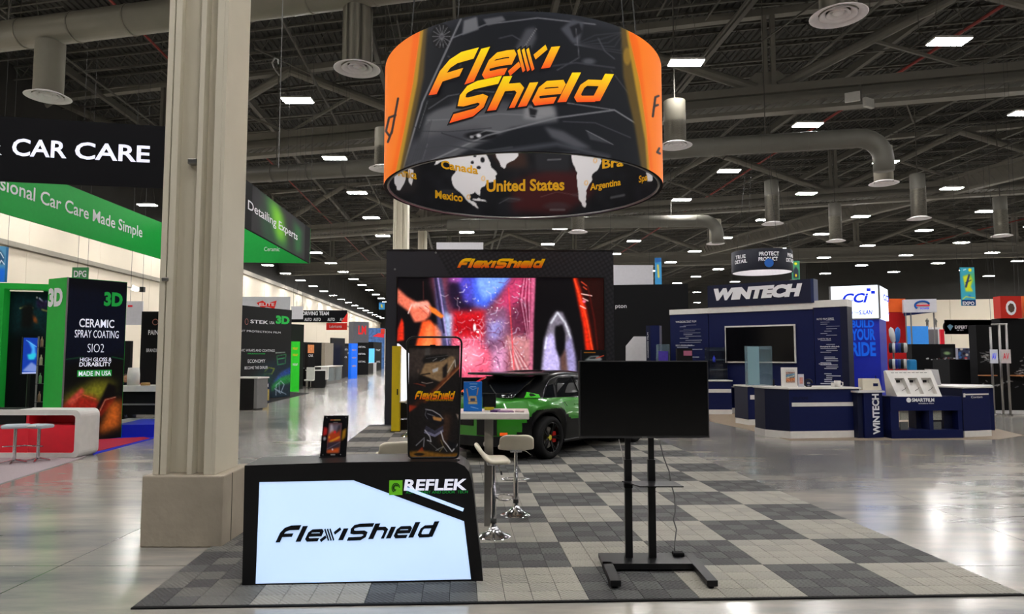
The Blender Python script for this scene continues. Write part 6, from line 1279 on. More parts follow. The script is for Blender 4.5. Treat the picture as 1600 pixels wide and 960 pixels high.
def stand_item(nm, lab, cat, px0, px1, py0, Y, z, m, th=.03, tilt=0):
    f = Frame(XY(px0, Y), XY(px1, Y)); t = fthing(nm, lab, cat, f); t.location.z = z; h = f.pl(px0, py0)[1] - z; pbox('panel', t, m, 0, f.L, 0, th, 0, h); return t, f, h
Yc = 16.7
t, f, h = stand_item('framed_print', 'white framed colourful print standing on the large navy counter', 'picture', 1220, 1245, 574.5, Yc, zc1, WHITE); cv = Canvas(0, 0, 20, 22, 2, (150, 120, 110)); cv.poly([(0, 6), (20, 3), (20, 12), (0, 14)], (90, 130, 160), 1); cv.poly([(0, 14), (20, 11), (20, 18), (0, 20)], (190, 120, 80), 1); cv.line([(2, 12), (18, 8)], (230, 200, 150), 1.5); cv.noise(.4, 2)
picture('print', t, (f.L * .27, f.L * .83, h * .22, h * .78), cv, MATS['satin_print'], y=-.01); txt(t, 'AUTO STYLE', (f.L * .28, f.L * .8, h * .83, h * .87), TXK, -.01, 0)
t, f, h = stand_item('small_card', 'small upright card with a car picture beside the framed print', 'card', 1246.5, 1255, 585, Yc, zc1, mat('card_grey', (195, 195, 205), .5)); r_ = pbox('picture', t, mat('card_pink', (200, 140, 130), .5, 0, .3, 20), f.L * .2, f.L * .8, -.008, 0, h * .25, h * .75)
x, y = XY(1262, Yc); t = thing('film_reel', 'small black reel standing on the large navy counter', 'reel', (x, y, zc1 + .09)); MB().tube([(.09 * math.cos(a_), 0, .09 * math.sin(a_)) for a_ in np.linspace(0, 5.6, 14)], .02, 8).build('ring', BLACK, t, smooth=True); MB().lathe([(0, -.03), (.03, -.03), (.03, .03), (0, .03)], 12).build('hub', GREYP, t).rotation_euler = (math.pi / 2, 0, 0)
x, y = XY(1307, Yc); t = thing('mug', 'white mug near the right end of the large navy counter', 'mug', (x, y, zc1)); MB().lathe([(0, .002), (.07, 0), (.075, .15), (.065, .15), (.06, .02), (0, .02)], 20).build('cup', WHITE, t, smooth=True); MB().tube([(.07, 0, .12), (.13, 0, .11), (.13, 0, .04), (.07, 0, .03)], .012, 6).build('handle', WHITE, t); MB().box(-.15, -.08, -.02, .02, 0, .1).build('spout', WHITE, t)
x, y = G(1211, 677); t = thing('bar_post', 'thin black post between the middle and large navy counters', 'post', (x, y, 0)); MB().tube([(0, 0, 0), (0, 0, 1.35)], .025, 10).build('pole', BLACK, t); MB().lathe([(.07, 0), (.07, .015), (0, .02)], 14).build('foot', BLACK, t); pbox('clip', t, WHITE, -.04, .05, -.03, .0, .86, .91)
carpet('beige wood-look floor under the navy booth', [(1040, 668), (1110, 659), (1165, 671), (1235, 689), (1560, 687), (1600, 681), (1480, 652), (1320, 634), (1100, 628), (1000, 640)], mat('wood_floor', (150, 134, 116), .5, 0, .12, 6), .006, 'booth_floor')
# podium with vertical name
f = gf(1352, 685.5, 1381, 684.5); zp = f.pl(1365, 611)[1]; t = block('name_podium', 'slim navy podium with its name running up the front', 'podium', f, zp - .04, .55, NAVY); pbox('side', t, NAVYD, -.14, 0, .05, .5, 0, zp - .04); pbox('top', t, OFFW, -.18, f.L + .04, -.04, .6, zp - .04, zp); T(t, f, 'WINTECH', 1361.5, 616, 1375, 679, bold=.04, vert=1, y=-.012)
f = Frame(XY(1346, f.A[1] + .3), XY(1376, f.A[1] + .3)); t = fthing('white_box', 'white slanted box with a small blue mark on the name podium', 'box', f); t.location.z = zp; h = f.pl(1350, 592)[1] - zp; MB().prism([(0, 0), (f.L, 0), (f.L * .86, h), (0, h)], 0, .2).build('carton', CREAM, t, fix=True); pbox('blue_mark', t, NAVY, f.L * .55, f.L * .8, -.006, 0, h * .35, h * .6); MB().bar((f.L * .8, .05, 0), (f.L * .75, .05, h * 1.25), .015).build('antenna', BLACK, t)
# slanted white demo console on a navy stand
f = gf(1393, 686, 1505, 685); zs_ = f.pl(1450, 620)[1]; L = f.L; st_ = fthing('demo_console', 'slanted white console with three recesses on a navy shelf stand', 'display stand', f)
r1_ = f.pl(1408, 686)[0]
for nm, x0, x1 in (('left_post', 0, .2), ('inner_post', f.pl(1452, 650)[0], f.pl(1458, 650)[0]), ('right_post', f.pl(1497, 650)[0], L)): pbox(nm, st_, NAVY, x0, x1, 0, .6, 0, zs_)
pbox('title_board', st_, NAVY, 0, L, -.012, .04, zs_ - .33, zs_); pbox('bottom_board', st_, NAVY, 0, L, -.012, .6, 0, .2); pbox('back_left', st_, NAVYD, f.pl(1444, 650)[0], f.pl(1456, 650)[0], .3, .58, .2, zs_ - .3); pbox('back_right', st_, NAVYD, f.pl(1484, 650)[0], f.pl(1497, 650)[0], .2, .58, .2, zs_ - .3); pbox('stand_top', st_, NAVYD, 0, L, 0, .6, zs_ - .04, zs_ - .01)
for x0, x1 in ((1409, 1421), (1460, 1473)):
    r = f.rect(x0, 657, x1, 636); pbox('perforated_panel', st_, mat('perforated', (150, 150, 140), .6, 0, .5, 90), r[0], r[1], .05, .08, r[2], r[3]); r = f.rect(x0, 673, x1, 660); pbox('perforated_panel', st_, mat('perforated_dark', (90, 92, 92), .6, 0, .5, 90), r[0], r[1], .05, .08, r[2], r[3])
T(st_, f, 'SMARTFILM', 1424, 622.5, 1459, 628, bold=.03, y=-.02); T(st_, f, 'window film', 1434, 629.5, 1458, 631.5, bold=0, y=-.02); r = f.rect(1416, 622, 1422, 629); MB().tube([((r[0] + r[1]) / 2, -.03, (r[2] + r[3]) / 2), ((r[0] + r[1]) / 2, -.012, (r[2] + r[3]) / 2)], .055, 16).build('emblem', TXW, st_)
a, b, c, d = [f.pl(*p, y=yy) for p, yy in (((1402, 620), -.02), ((1472, 620), -.02), ((1455, 578.5), .35), ((1383, 579), .35))]
mb = MB(); U0, U1 = Vector((a[0], -.02, a[1])), Vector((b[0], -.02, b[1])); V1, V0 = Vector((c[0], .35, c[1])), Vector((d[0], .35, d[1]))
def pq(u, v): return (U0 * (1 - u) + U1 * u) * (1 - v) + (V0 * (1 - u) + V1 * u) * v
N_ = (U1 - U0).cross(V0 - U0).normalized(); us = [0, .12, .33, .41, .62, .70, .92, 1]; vs_ = [0, .1, .70, 1]
for i in range(7):
    for j in range(3):
        if j == 1 and i in (1, 3, 5):
            q4 = [pq(us[i], vs_[j]), pq(us[i + 1], vs_[j]), pq(us[i + 1], vs_[j + 1]), pq(us[i], vs_[j + 1])]; lo = [p - N_ * .12 for p in q4]; mb.add(q4 + lo, [(0, 1, 5, 4), (1, 2, 6, 5), (2, 3, 7, 6), (3, 0, 4, 7), (4, 5, 6, 7)]); continue
        mb.add([pq(us[i], vs_[j]), pq(us[i + 1], vs_[j]), pq(us[i + 1], vs_[j + 1]), pq(us[i], vs_[j + 1])], [(0, 1, 2, 3)])
bk = Vector((0, .35, 0)); mb.add([U0, V0, V0 + bk * .2 - Vector((0, 0, .02)), U0 + bk * 1.2, U1, V1, V1 + bk * .2 - Vector((0, 0, .02)), U1 + bk * 1.2], [(0, 3, 2, 1), (4, 5, 6, 7), (1, 2, 6, 5), (2, 3, 7, 6)])
mb.build('console', WHITE, st_, fix=True)
for k in range(3):
    u = (us[1 + 2 * k] + us[2 + 2 * k]) / 2; p = pq(u, .62) - N_ * .06; MB().box(p.x - .05, p.x + .02, p.y - .02, p.y + .02, p.z - .03, p.z + .03).build('sensor', BLACK, st_); p2 = pq(u + .02, .3) - N_ * .11; MB().tube([p2, p2 + Vector((.08, 0, .05)), p2 + Vector((.12, 0, .12))], .006, 5).build('wire', BLACK, st_)
mb = MB()
for k in range(9): p = pq(.1 + .09 * k, .9); mb.bar(p + N_ * .004, pq(.16 + .09 * k, .9) + N_ * .004, .012)
o = mb.build('caption', GREYP, st_); o['kind'] = 'stuff'
fw = Frame(XY(1452, 18.0), XY(1475, 18.0)); t = fthing('white_case', 'white case edge standing behind the slanted console', 'case', fw); h0 = 1.1; P = [fw.pl(1450, 577), fw.pl(1466, 578), fw.pl(1471, 603), fw.pl(1452, 603)]; MB().prism([(x, z) for x, z in P[::-1]], 0, .15).build('case', OFFW, t, fix=True); pbox('leg', t, OFFW, P[3][0] + .05, P[2][0] - .05, .04, .1, 0, P[3][1])
t, f, zr = counter('navy counter at the right with a white notch band', (1507, 684), (1549, 682), 604, .9, .15, None); r = f.rect(1505, 618, 1544, 615); pbox('white_band', t, WHITE, r[0], r[1], -.012, 0, r[2], r[3]); r = f.rect(1505, 621, 1507.5, 615); pbox('band_end', t, WHITE, r[0], r[1], -.012, 0, r[2], r[3]); T(t, f, 'Contact', 1516, 619, 1534, 622, y=-.02, bold=0)
f = Frame(XY(1468, 18.6), XY(1549, 18.0)); t = fthing('long_counter_top', 'long pale counter top behind the slanted console', 'counter', f); r = f.rect(1470, 607, 1549, 603); pbox('top', t, OFFW, 0, f.L, -.2, .7, r[3] - .05, r[3]); pbox('front', t, NAVY, 0, f.L, 0, .6, .0, r[3] - .05)
# glowing white-blue lightbox on a blue tower
f = Frame(XY(1300, 24.0), XY(1377, 23.4)); r = f.rect(1300, 497, 1375, 446); z0c, z1c = f.pl(1377, 498)[1], f.pl(1330, 447)[1]
t = fthing('lightbox_tower', 'blue tower topped by a glowing white lightbox with blue letters', 'tower', f); LBW = mat('lightbox_white', (232, 242, 255), .5, 0, .03, 2, emit=1.15)
sd = Frame((f.B[0], f.B[1]), XY(1391, 25.2)); dx, dy = sd.B[0] - f.A[0], sd.B[1] - f.A[1]; Bp = (dx * f.c + dy * f.s, -dx * f.s + dy * f.c)
MB().prismz([(0, 0), (f.L, 0), Bp, (Bp[0] - f.L, Bp[1])], z0c, z1c).build('lightbox', LBW, t, fix=True); MB().prismz([(.25, .1), (f.L - .02, .03), (Bp[0] - .1, Bp[1] - .05), (.25, Bp[1])], 0, z0c).build('tower', mat('tower_blue', (16, 36, 170), .45, emit=.12), t, fix=True)
for x in (0, f.L): pbox('edge_trim', t, GREYP, x - .03, x + .03, -.02, .03, z0c, z1c)
pbox('bottom_trim', t, GREYP, 0, f.L, -.02, .03, z0c - .02, z0c + .02); LBB = mat('letters_blue', (20, 50, 220), .5, emit=.5)
for st, b, bd, sh in (('CCi', (1314, 459, 1358, 473), .035, .3), ('Partner', (1328, 486, 1343, 490.5), 0, 0), ('S.ILAN', (1342, 485, 1363, 491.5), .02, .1), ('FILM AND GLASS SOLUTIONS', (1329, 475.8, 1365, 477), -.01, 0)): T(t, f, st, *b, LBB, -.03, bd, sh)
for x, z in ((1357, 453), (1364, 457)): q_ = f.pl(x, z); MB().box(q_[0] - .06, q_[0] + .06, -.04, -.02, q_[1] - .05, q_[1] + .05).build('logo_dot', LBB, t, bevel=.02)
LBD = mat('letters_blue_on_blue', (20, 96, 220), .5, emit=.35)
for st, b in (('BUILD', (1330, 501, 1366, 512)), ('YOUR', (1330, 514, 1368, 532)), ('RIDE', (1330, 535, 1369, 557))): T(t, f, st, *b, LBD, .02, .04)
vs, fs = text2d('CCI', .05); 
def side_txt(par, f, sd, st, b, m, bd=.03, out=.02):
    vs, fs = text2d(st, bd); r = sd.rect(*b); P = []
    for a_, b_ in vs:
        s = r[0] + (r[1] - r[0]) * a_; wx = sd.A[0] + s * sd.c + out * sd.s; wy = sd.A[1] + s * sd.s - out * sd.c; dx, dy = wx - f.A[0], wy - f.A[1]; P.append((dx * f.c + dy * f.s, -dx * f.s + dy * f.c, r[2] + (r[3] - r[2]) * b_))
    shape('lettering', par, P, fs, m)
side_txt(t, f, sd, 'CCi', (1379, 459, 1388, 473), LBB); side_txt(t, f, sd, 'S.ILAN', (1379, 486, 1389, 492), LBB, 0)
# black wall with cut-off word behind the booth
f = Frame(XY(948, 28.5), XY(1077, 28.0)); t = block('banner_wall', 'big plain black wall between screen wall and navy booth', 'wall panel', f, f.pl(1000, 445)[1], .4, BLACKM); T(t, f, 'pton', 961.5, 476.5, 979, 483.5, bold=.0)
f = Frame(XY(977, 26.5), XY(1012, 26.5)); t = fthing('white_screen', 'white six-sided panel in front of the plain black wall', 'panel stand', f); P = [f.pl(978, 541), f.pl(990.5, 526), f.pl(1011, 526), f.pl(1011, 580), f.pl(978, 580)]; MB().prism(P, 0, .05).build('board', OFFW, t, fix=True); pbox('base', t, BLACK, .1, f.L - .1, 0, .3, 0, P[3][1])
f = Frame(XY(1010, 25.2), XY(1031, 25.0)); z_ = f.pl(1020, 509)[1]; t = block('navy_pillar', 'narrow navy pillar with small lettering up its side', 'pillar', f, z_, .4, NAVY); pbox('side', t, NAVYD, 0, .15, -.01, .0, 0, z_); T(t, f, 'WINDOW FILM', 1011.3, 520, 1013.8, 560, bold=.0, vert=1, y=-.02)
f = Frame(XY(1028, 24.5), XY(1046, 24.5)); t = fthing('acrylic_case', 'clear case holding a violet package behind the television', 'display stand', f); z1_, zm, zb2 = f.pl(1030, 539)[1], f.pl(1030, 549)[1], f.pl(1030, 575)[1]; 
for x in (0, f.L): pbox('side_pane', t, ACRYL, x - .008, x + .008, 0, .25, zb2, z1_)
pbox('back_pane', t, ACRYL, 0, f.L, .25, .26, zb2, z1_); pbox('top_pane', t, ACRYL, 0, f.L, 0, .25, z1_, z1_ + .015); pbox('package', t, mat('violet_pack', (76, 56, 170), .4, 0, .3, 10), .05, f.L - .04, .05, .2, zb2, zm); pbox('plinth', t, NAVYD, -.05, f.L + .05, -.05, .3, 0, zb2)
f = Frame(XY(1058, 23.6), XY(1082, 23.6)); t = fthing('product_display', 'dark counter display with a small pink screen before the navy wall', 'display stand', f); r = f.rect(1068, 556, 1081, 548.5); pbox('body', t, BLACKM, 0, f.L, 0, .2, 0, f.pl(1060, 545)[1]); pbox('small_screen', t, mat('pink_screen', (130, 70, 90), .4, emit=.4), r[0], r[1], -.01, 0, r[2], r[3])
# dark round hanging sign
R2, Y2 = 2.05, 48.0; x, y = XY(1194, Y2); zb_, zt2_ = ZY(421, Y2 - R2), ZY(387.5, Y2 - R2)
t = thing('round_banner', 'dark round hanging sign with white lettering, white inside', 'hanging sign', (x, y, zb_)); H2 = zt2_ - zb_
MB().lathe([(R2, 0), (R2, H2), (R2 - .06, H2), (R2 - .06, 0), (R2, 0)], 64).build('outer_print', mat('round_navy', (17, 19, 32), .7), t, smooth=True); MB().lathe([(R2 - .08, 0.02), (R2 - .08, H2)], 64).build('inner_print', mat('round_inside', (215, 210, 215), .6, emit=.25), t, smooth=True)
def curve_txt(st, a0, a1, z0_, z1_, m=TXW, bold=.02):
    vs, fs = text2d(st, bold); P = [((R2 + .01) * math.cos(a0 + (a1 - a0) * a_), (R2 + .01) * math.sin(a0 + (a1 - a0) * a_), z0_ + (z1_ - z0_) * b_) for a_, b_ in vs]; shape('lettering', t, P, fs, m)
for st, a0, a1, za, zb__, m in (('TRUE', -2.9, -2.45, .6, .78, TXW), ('DETAIL', -2.95, -2.4, .38, .55, TXW), ('PROTECT', -2.0, -1.35, .64, .83, TXW), ('PRODUCT', -2.02, -1.4, .4, .58, TXW), ('PREMIUM', -.98, -.42, .62, .8, TXW), ('DETAILER', -1.05, -.38, .38, .56, TXW)): curve_txt(st, a0, a1, za * H2, zb__ * H2, m)
gm_ = MB().lathe([(0, 0), (.3, .0), (.3, .02), (0, .02)], 20).build('globe_mark', mat('mark_blue', (30, 90, 170), .5), t, loc=((R2 + .03) * math.cos(-1.7), (R2 + .03) * math.sin(-1.7), .3 * H2)); gm_.rotation_euler = (math.pi / 2, 0, -.13)
for a_ in (.6, 2.2, 3.9, 5.5): MB().bar((R2 * math.cos(a_), R2 * math.sin(a_), H2), (.2 * math.cos(a_), .2 * math.sin(a_), DZ - 1 - zb_), .02).build('cable', CABLE, t)
# hanging banners
def pic_banner(lab, px0, py0, px1, py1, Y, cv, base=None, sl=0):
    t, f = banner_flat('hanging_banner', lab, 'banner', px0, py0, px1, py1, Y, mat('banner_teal', (44, 140, 170), .6), sl=sl); r = f.r; picture('print', t, (r[0] + .01, r[1] - .01, .01, r[3] - r[2] - .01), cv, MATS['fabric_print_glow'], y=-.01); return t, f
cv = Canvas(0, 0, 26, 60, 2, (56, 150, 170)); cv.poly([(4, 14), (18, 10), (23, 20), (18, 30), (22, 38), (8, 38), (6, 24)], (190, 200, 40), 1.2); cv.line([(9, 30), (16, 12)], (40, 50, 90), 3.5, 1); cv.line([(9, 24), (19, 20)], (40, 50, 90), 1.4); cv.ell(18, 4, 4, 3.5, (210, 200, 30), .4); cv.line([(6, 4), (10, 3)], (220, 230, 235), 1.2); cv.ell(15, 46, 4, 4, (40, 110, 180), .6); cv.line([(2, 50), (8, 46), (24, 48)], (200, 200, 60), 1.4, .8); cv.poly([(0, 51), (26, 51), (26, 60), (0, 60)], (20, 50, 96)); cv.poly([(16, 10), (26, 6), (26, 30)], (90, 170, 60), 3, .6)
t, f = pic_banner('teal and yellow hanging banner high at the right', 1500, 418, 1525, 478, 40, cv); r = hr(f, 1504, 477, 1522, 471.5); txt(t, 'EXPO', r, TXW, -.02, .03)
cv = Canvas(0, 0, 12, 28, 3, (60, 130, 90)); cv.poly([(2, 14), (6, 8), (10, 14), (10, 26), (2, 26)], (40, 44, 60), .6); cv.ell(6, 4, 3, 2.4, (200, 200, 40), .4); cv.ell(6, 22, 2, 3, (220, 190, 40), .5)
pic_banner('small green hanging banner right of the dark round sign', 1237, 408, 1250, 437, 58, cv)
cv = Canvas(0, 0, 11, 42, 2, (56, 130, 180)); cv.line([(5, 12), (6, 30)], (200, 180, 70), 3, 1); cv.poly([(0, 0), (11, 0), (11, 6), (0, 8)], (40, 90, 150))
pic_banner('narrow blue hanging banner right of the screen wall', 1023, 403, 1034, 445, 50, cv); pic_banner('narrow blue hanging banner at the end of the left aisle', 592, 473, 601, 484, 80, cv)
# ---------------- booths at the far right
f = Frame(XY(1386, 33), XY(1417, 33)); z_ = f.pl(1400, 467)[1]; t = block('orange_tower', 'tall red tower with an orange top behind the lightbox', 'tower', f, f.pl(1400, 488)[1], 1.2, mat('tower_red', (176, 24, 26), .5)); pbox('orange_top', t, mat('tower_orange', (232, 100, 40), .5), -.02, f.L + .02, -.02, 1.2, f.pl(1400, 488)[1], z_)
f = Frame(XY(1415, 32.5), XY(1467, 32)); r = f.rect(1416, 489, 1467, 467); t = fthing('white_header', 'white booth header with a blue and red emblem', 'header sign', f); pbox('board', t, PALEP, 0, f.L, 0, .4, r[2], r[3]); q_ = f.rect(1430, 485, 1452, 470)
MB().tube([((q_[0] + q_[1]) / 2 + .3 * math.cos(a_), -.02, (q_[2] + q_[3]) / 2 + .2 * math.sin(a_)) for a_ in np.linspace(.3, 3.9, 12)], .05, 6).build('blue_arc', mat('mark_blue', (30, 90, 170), .5), t); pbox('red_bar', t, RED, q_[0], q_[1], -.04, -.01, (q_[2] + q_[3]) / 2 - .03, (q_[2] + q_[3]) / 2 + .03); T(t, f, 'POWER', 1438, 481, 1452, 483.5, LBB)
MB().prism([(0, r[2] - .15), (f.L, r[2] + .02), (0, r[2] + .02)], 0, .1).build('blue_swoosh', NAVY, t, fix=True); pbox('leg', t, GREYP, .05, .1, 0, .05, 0, r[2]); x_ = f.pl(1423.5, 500)[0]; pbox('pole', t, GREYP, x_ - .03, x_ + .03, .0, .05, 0, r[2]); pbox('leg', t, GREYP, f.L - .1, f.L - .05, 0.3, .35, 0, r[2])
f = Frame(XY(1415, 36), XY(1452, 36)); t = block('blue_graphic', 'bright blue graphic wall under the white header', 'wall panel', f, f.pl(1430, 510)[1], .2, mat('sky_panel', (60, 140, 225), .5, emit=.3)); pbox('dark_blue_foot', t, mat('royal_panel', (20, 70, 190), .5), 0, f.L * .4, -.02, 0, 0, f.pl(1420, 540)[1])
f = Frame(XY(1451, 38), XY(1467, 38)); block('grey_cabinet', 'grey cabinet beside the bright blue graphic wall', 'cabinet', f, f.pl(1460, 515)[1], .5, mat('cab_grey', (120, 118, 118), .5)); f = Frame(XY(1471, 36), XY(1477, 36)); t = block('red_pole', 'leaning red post at the far right booths', 'post', f, f.pl(1474, 515)[1], .1, RED)
f = gf(1424, 636, 1494, 632); f = Frame(XY(1425, 29), XY(1493, 29)); t = block('product_wall', 'black product wall with white and green items at the right', 'wall panel', f, f.pl(1450, 538)[1], .4, BLACKM)
cv = Canvas(1425, 538, 1494, 640, 1.3, (12, 12, 14)); R5 = random.Random(9); cv.ell(1480, 553, 8, 5, (120, 150, 110), .5); cv.poly([(1470, 545), (1490, 545), (1490, 562), (1470, 562)], (36, 38, 40), 1); cv.ell(1480, 554, 7, 4, (130, 160, 110), .6)
for k in range(46):
    x_, y_ = R5.choice([(R5.uniform(1448, 1470), R5.uniform(563, 572)), (R5.uniform(1472, 1492), R5.uniform(562, 572)), (R5.uniform(1430, 1490), R5.uniform(590, 604))]); cv.ell(x_, y_, R5.uniform(1.2, 3.2), R5.uniform(1, 2.2), R5.choice([(190, 190, 190), (110, 60, 60), (150, 150, 155), (80, 80, 85)]), .5)
cv.line([(1476, 574), (1482, 590), (1483, 600)], (200, 200, 205), 1.2); cv.line([(1498, 570), (1494, 600)], (190, 190, 190), 1); picture('print', t, (0, f.L, 0, f.pl(1450, 538)[1]), cv, picmat('product_print'), y=-.01)
f = Frame(XY(1483, 25), XY(1518, 25)); t = block('black_counter', 'black counter block left of the far right product racks', 'counter', f, f.pl(1500, 562)[1], 1.0, BLACKM); 
f = Frame(XY(1497, 34), XY(1530, 34)); t = block('poster_wall', 'low poster wall with coloured pictures at the far right', 'wall panel', f, f.pl(1500, 544)[1], .2, mat('poster_pale', (150, 150, 165), .6)); cv = Canvas(0, 0, 33, 30, 2, (60, 66, 90)); 
for k in range(26): cv.ell(R5.uniform(0, 33), R5.uniform(0, 30), 3, 3, R5.choice([(190, 70, 70), (60, 100, 160), (200, 190, 180), (40, 30, 40), (150, 150, 160)]), .5)
cv.poly([(20, 8), (28, 6), (30, 22), (20, 22)], (30, 60, 110), 1); cv.ell(24, 14, 3, 4, (190, 60, 60), .5); picture('print', t, (0, f.L, f.pl(1500, 572)[1], f.pl(1500, 545)[1]), cv, MATS['satin_print'], y=-.01)
t, f = banner_flat('pill_banner', 'long black rounded hanging sign with a blue emblem at the right', 'hanging sign', 1476, 500, 1556, 522.5, 36, mat('hidden_core', (18, 18, 20), .7, spec=.1), thick=.04); ch = list(t.children)[0]; bpy.data.objects.remove(ch)
r = f.r; hgt = r[3] - r[2]; P = [(hgt / 2 + hgt / 2 * math.cos(a_), hgt / 2 + hgt / 2 * math.sin(a_)) for a_ in np.linspace(math.pi / 2, 3 * math.pi / 2, 12)] + [(r[1], 0), (r[1], hgt)]; MB().prism(P, 0, .05).build('panel', MATS['hidden_core'], t, fix=True)
q_ = hr(f, 1480, 517, 1489, 507); MB().prism([(q_[0], q_[3] - .1), ((q_[0] + q_[1]) / 2, q_[2]), (q_[1], q_[3] - .1), ((q_[0] + q_[1]) / 2, q_[3])], -.02, -.001).build('emblem', mat('emblem_blue', (110, 150, 175), .5), t, fix=True); q_ = hr(f, 1492, 514, 1511, 509); txt(t, 'EXPERT', q_, TXW, -.01, .02); q_ = hr(f, 1495, 517, 1505, 515.5); txt(t, 'car care', q_, TXW, -.01, 0)
f = Frame(XY(1527, 24), XY(1640, 24)); t = block('rack_wall', 'tall black display wall with a white title at the right edge', 'wall panel', f, f.pl(1560, 508)[1], .4, BLACKM); T(t, f, 'COMPLETE HARD SHELL', 1539, 521, 1594, 526, bold=.01)
cv = Canvas(1527, 508, 1640, 640, 1.2, (14, 14, 15))
for k in range(60): x_, y_ = R5.choice([(R5.uniform(1530, 1546), R5.uniform(548, 566)), (R5.uniform(1580, 1600), R5.uniform(570, 584)), (R5.uniform(1530, 1600), R5.uniform(592, 604)), (R5.uniform(1590, 1640), R5.uniform(550, 600))]); cv.line([(x_, y_), (x_ + R5.uniform(2, 8), y_ + R5.uniform(-2, 2))], R5.choice([(200, 200, 200), (120, 120, 125), (160, 150, 145)]), .9)
picture('print', t, (0, f.L, 0, f.pl(1560, 508)[1]), cv, MATS['product_print'], y=-.01); r = f.rect(1528, 587.5, 1549, 586); pbox('wood_shelf', t, mat('shelf_wood', (180, 120, 80), .6), r[0], r[1], -.3, 0, r[2], r[3]); r = f.rect(1578, 588, 1640, 586); pbox('wood_shelf', t, MATS['shelf_wood'], r[0], r[1], -.3, 0, r[2], r[3])
f = Frame(XY(1546, 22.6), XY(1577, 22.4)); t = fthing('chrome_rack', 'chrome garment rack holding two white cards at the right', 'rack', f); zt_ = f.pl(1560, 507)[1]
for px in (1549, 1563, 1574): x_ = f.pl(px, 550)[0]; MB().tube([(x_, 0, 0.02), (x_, 0, zt_ if px != 1549 else f.pl(1550, 511)[1])], .035, 8).build('upright', STEEL, t, smooth=True); MB().tube([(x_, -.3, .02), (x_, .3, .02)], .03, 6).build('foot', STEEL, t)
MB().tube([(f.pl(1549, 511)[0], 0, zt_), (f.pl(1574, 507)[0], 0, zt_)], .03, 8).build('top_rail', STEEL, t)
for x0, x1, c in ((1547, 1558, (210, 212, 222)), (1564, 1578, (200, 190, 190))): r = f.rect(x0, 568, x1, 546.5); pbox('card', t, mat('card_%d' % x0, c, .5, 0, .1, 10), r[0], r[1], -.06, -.04, r[2], r[3]); T(t, f, 'SALE' if 0 else 'AV', x0 + 2, 552, x1 - 2, 562, LBB if x0 < 1560 else RED, -.07)
t, f = banner_flat('cube_banner', 'red hanging sign with a white crest at the right edge', 'hanging sign', 1562.5, 463, 1597, 497.5, 34, mat('crest_red', (186, 44, 34), .5), thick=.5); q_ = hr(f, 1572, 493, 1587, 470); cx, cz = (q_[0] + q_[1]) / 2, (q_[2] + q_[3]) / 2; MB().prism([(cx + (q_[1] - q_[0]) / 2 * math.cos(a_), cz + (q_[3] - q_[2]) / 2 * math.sin(a_)) for a_ in np.linspace(0, 5.8, 12)], -.02, -.001).build('crest', TXW, t, fix=True); MB().prism([(cx + (q_[1] - q_[0]) * .33 * math.cos(a_), cz + (q_[3] - q_[2]) * .33 * math.sin(a_)) for a_ in np.linspace(0, 5.5, 7)], -.03, -.02).build('crest_centre', mat('crest_dark', (90, 70, 60), .6), t, fix=True)
f = Frame(XY(1597, 34), XY(1640, 36)); t, f = banner_flat('cube_banner', 'orange side sign beside the red crest sign', 'hanging sign', 1597.5, 463, 1640, 497, 34.3, mat('crest_orange', (226, 104, 44), .5), thick=.3); f = Frame(XY(1565, 34.2), XY(1640, 34.2)); block('dark_cabinet', 'dark cabinet under the red crest sign', 'cabinet', f, f.pl(1580, 498)[1], .6, BLACKM)
# cap and wheel rack in front of the red tower
f = Frame(XY(1385, 22.5), XY(1416, 22.5)); t = fthing('cap_rack', 'rack of round blue and white accessories left of the slanted console', 'rack', f); x_ = f.pl(1399, 560)[0]; MB().tube([(x_, .1, 0), (x_, .1, f.pl(1399, 520)[1])], .03, 8).build('pole', STEEL, t)
for row, n_ in ((544, 6), (569, 7)):
    for k in range(n_):
        c_ = ((20, 30, 50), (200, 205, 210), (20, 40, 130), (30, 60, 120), (24, 24, 30), (190, 190, 190), (140, 40, 40))[k % 7]; q_ = f.pl(1388 + k * 4.4, row); MB().lathe([(0, 0), (.16, .01), (.17, .05), (.15, .1), (.06, .12)], 18).build('disc', mat('disc_%d' % (k % 7), c_, .5), t, smooth=True, loc=(q_[0], -.05, q_[1])).rotation_euler = (math.pi / 2, 0, .9)
for px, c_, a_ in ((1394, (215, 215, 215), -.15), (1402, (50, 110, 190), .1)): q_ = f.pl(px, 524); MB().lathe([(0, -.28), (.07, -.2), (.09, 0), (.07, .2), (0, .28)], 12).build('brush_head', mat('brush_%d' % px, c_, .5), t, smooth=True, loc=(q_[0], 0, q_[1])).rotation_euler = (0, a_, 0)
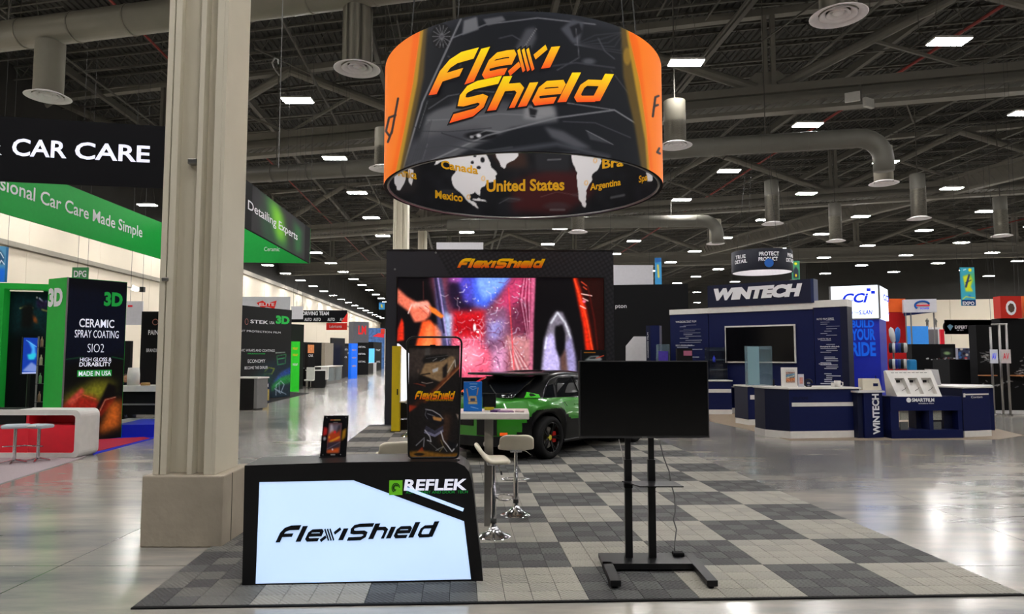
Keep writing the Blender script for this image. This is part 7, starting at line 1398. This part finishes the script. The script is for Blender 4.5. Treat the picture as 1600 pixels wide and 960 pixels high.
x, y = XY(1424, 21.0); t = thing('blue_bag', 'small blue bag behind the slanted console', 'bag', (x, y, .0)); zz_ = ZY(562, 21); MB().box(-.13, .13, -.08, .08, zz_ - .35, zz_).build('bag', mat('bag_blue', (40, 130, 190), .5), t, bevel=.05); pbox('stand', t, NAVYD, -.15, .15, -.1, .1, 0, zz_ - .35)
# figurines on the far counters
for px, lab in ((1451, 'small grey standing figurine left of the pair at the far right wall'), (1464, 'small grey standing figurine right of the pair at the far right wall')):
    x, y = XY(px, 60); t = thing('figurine', lab, 'statue', (x, y, 0)); zb2 = ZY(512, 60); h_ = ZY(497, 60) - zb2; pbox('pedestal', t, OFFW, -.25, .25, -.2, .2, 0, zb2); k_ = h_ / 1.75; GM = mat('figure_grey', (110, 108, 105), .6)
    bm = bmesh.new(); sk = bm.verts.layers.skin.verify(); J = [((0, 0, .95), .13), ((0, 0, 1.25), .15), ((0, 0, 1.48), .06), ((0, 0, 1.62), .1), ((-.1, 0, .9), .1), ((-.12, 0, .5), .07), ((-.13, 0, .06), .05), ((.1, 0, .9), .1), ((.12, 0, .5), .07), ((.13, 0, .06), .05), ((-.2, 0, 1.4), .06), ((-.27, 0, 1.12), .045), ((-.2, -.1, .95), .04), ((.2, 0, 1.4), .06), ((.27, 0, 1.12), .045), ((.2, -.1, .95), .04)]
    vv = [bm.verts.new((p[0] * k_, p[1] * k_, p[2] * k_ + zb2)) for p, r_ in J]
    for v_, (p, r_) in zip(vv, J): v_[sk].radius = (r_ * k_, r_ * k_)
    vv[0][sk].use_root = True
    for a_, b_ in ((0, 1), (1, 2), (2, 3), (0, 4), (4, 5), (5, 6), (0, 7), (7, 8), (8, 9), (1, 10), (10, 11), (11, 12), (1, 13), (13, 14), (14, 15)): bm.edges.new((vv[a_], vv[b_]))
    me = bpy.data.meshes.new('figure'); bm.to_mesh(me); bm.free(); me.materials.append(GM); o = bpy.data.objects.new('figure', me); COL.objects.link(o); o.parent = t; o.modifiers.new('skin', 'SKIN').use_smooth_shade = True
carpet('pale platform floor under the far right racks', [(1530, 648), (1700, 652), (1700, 632), (1530, 630)], mat('platform_grey', (150, 148, 146), .7), .05, 'booth_platform')
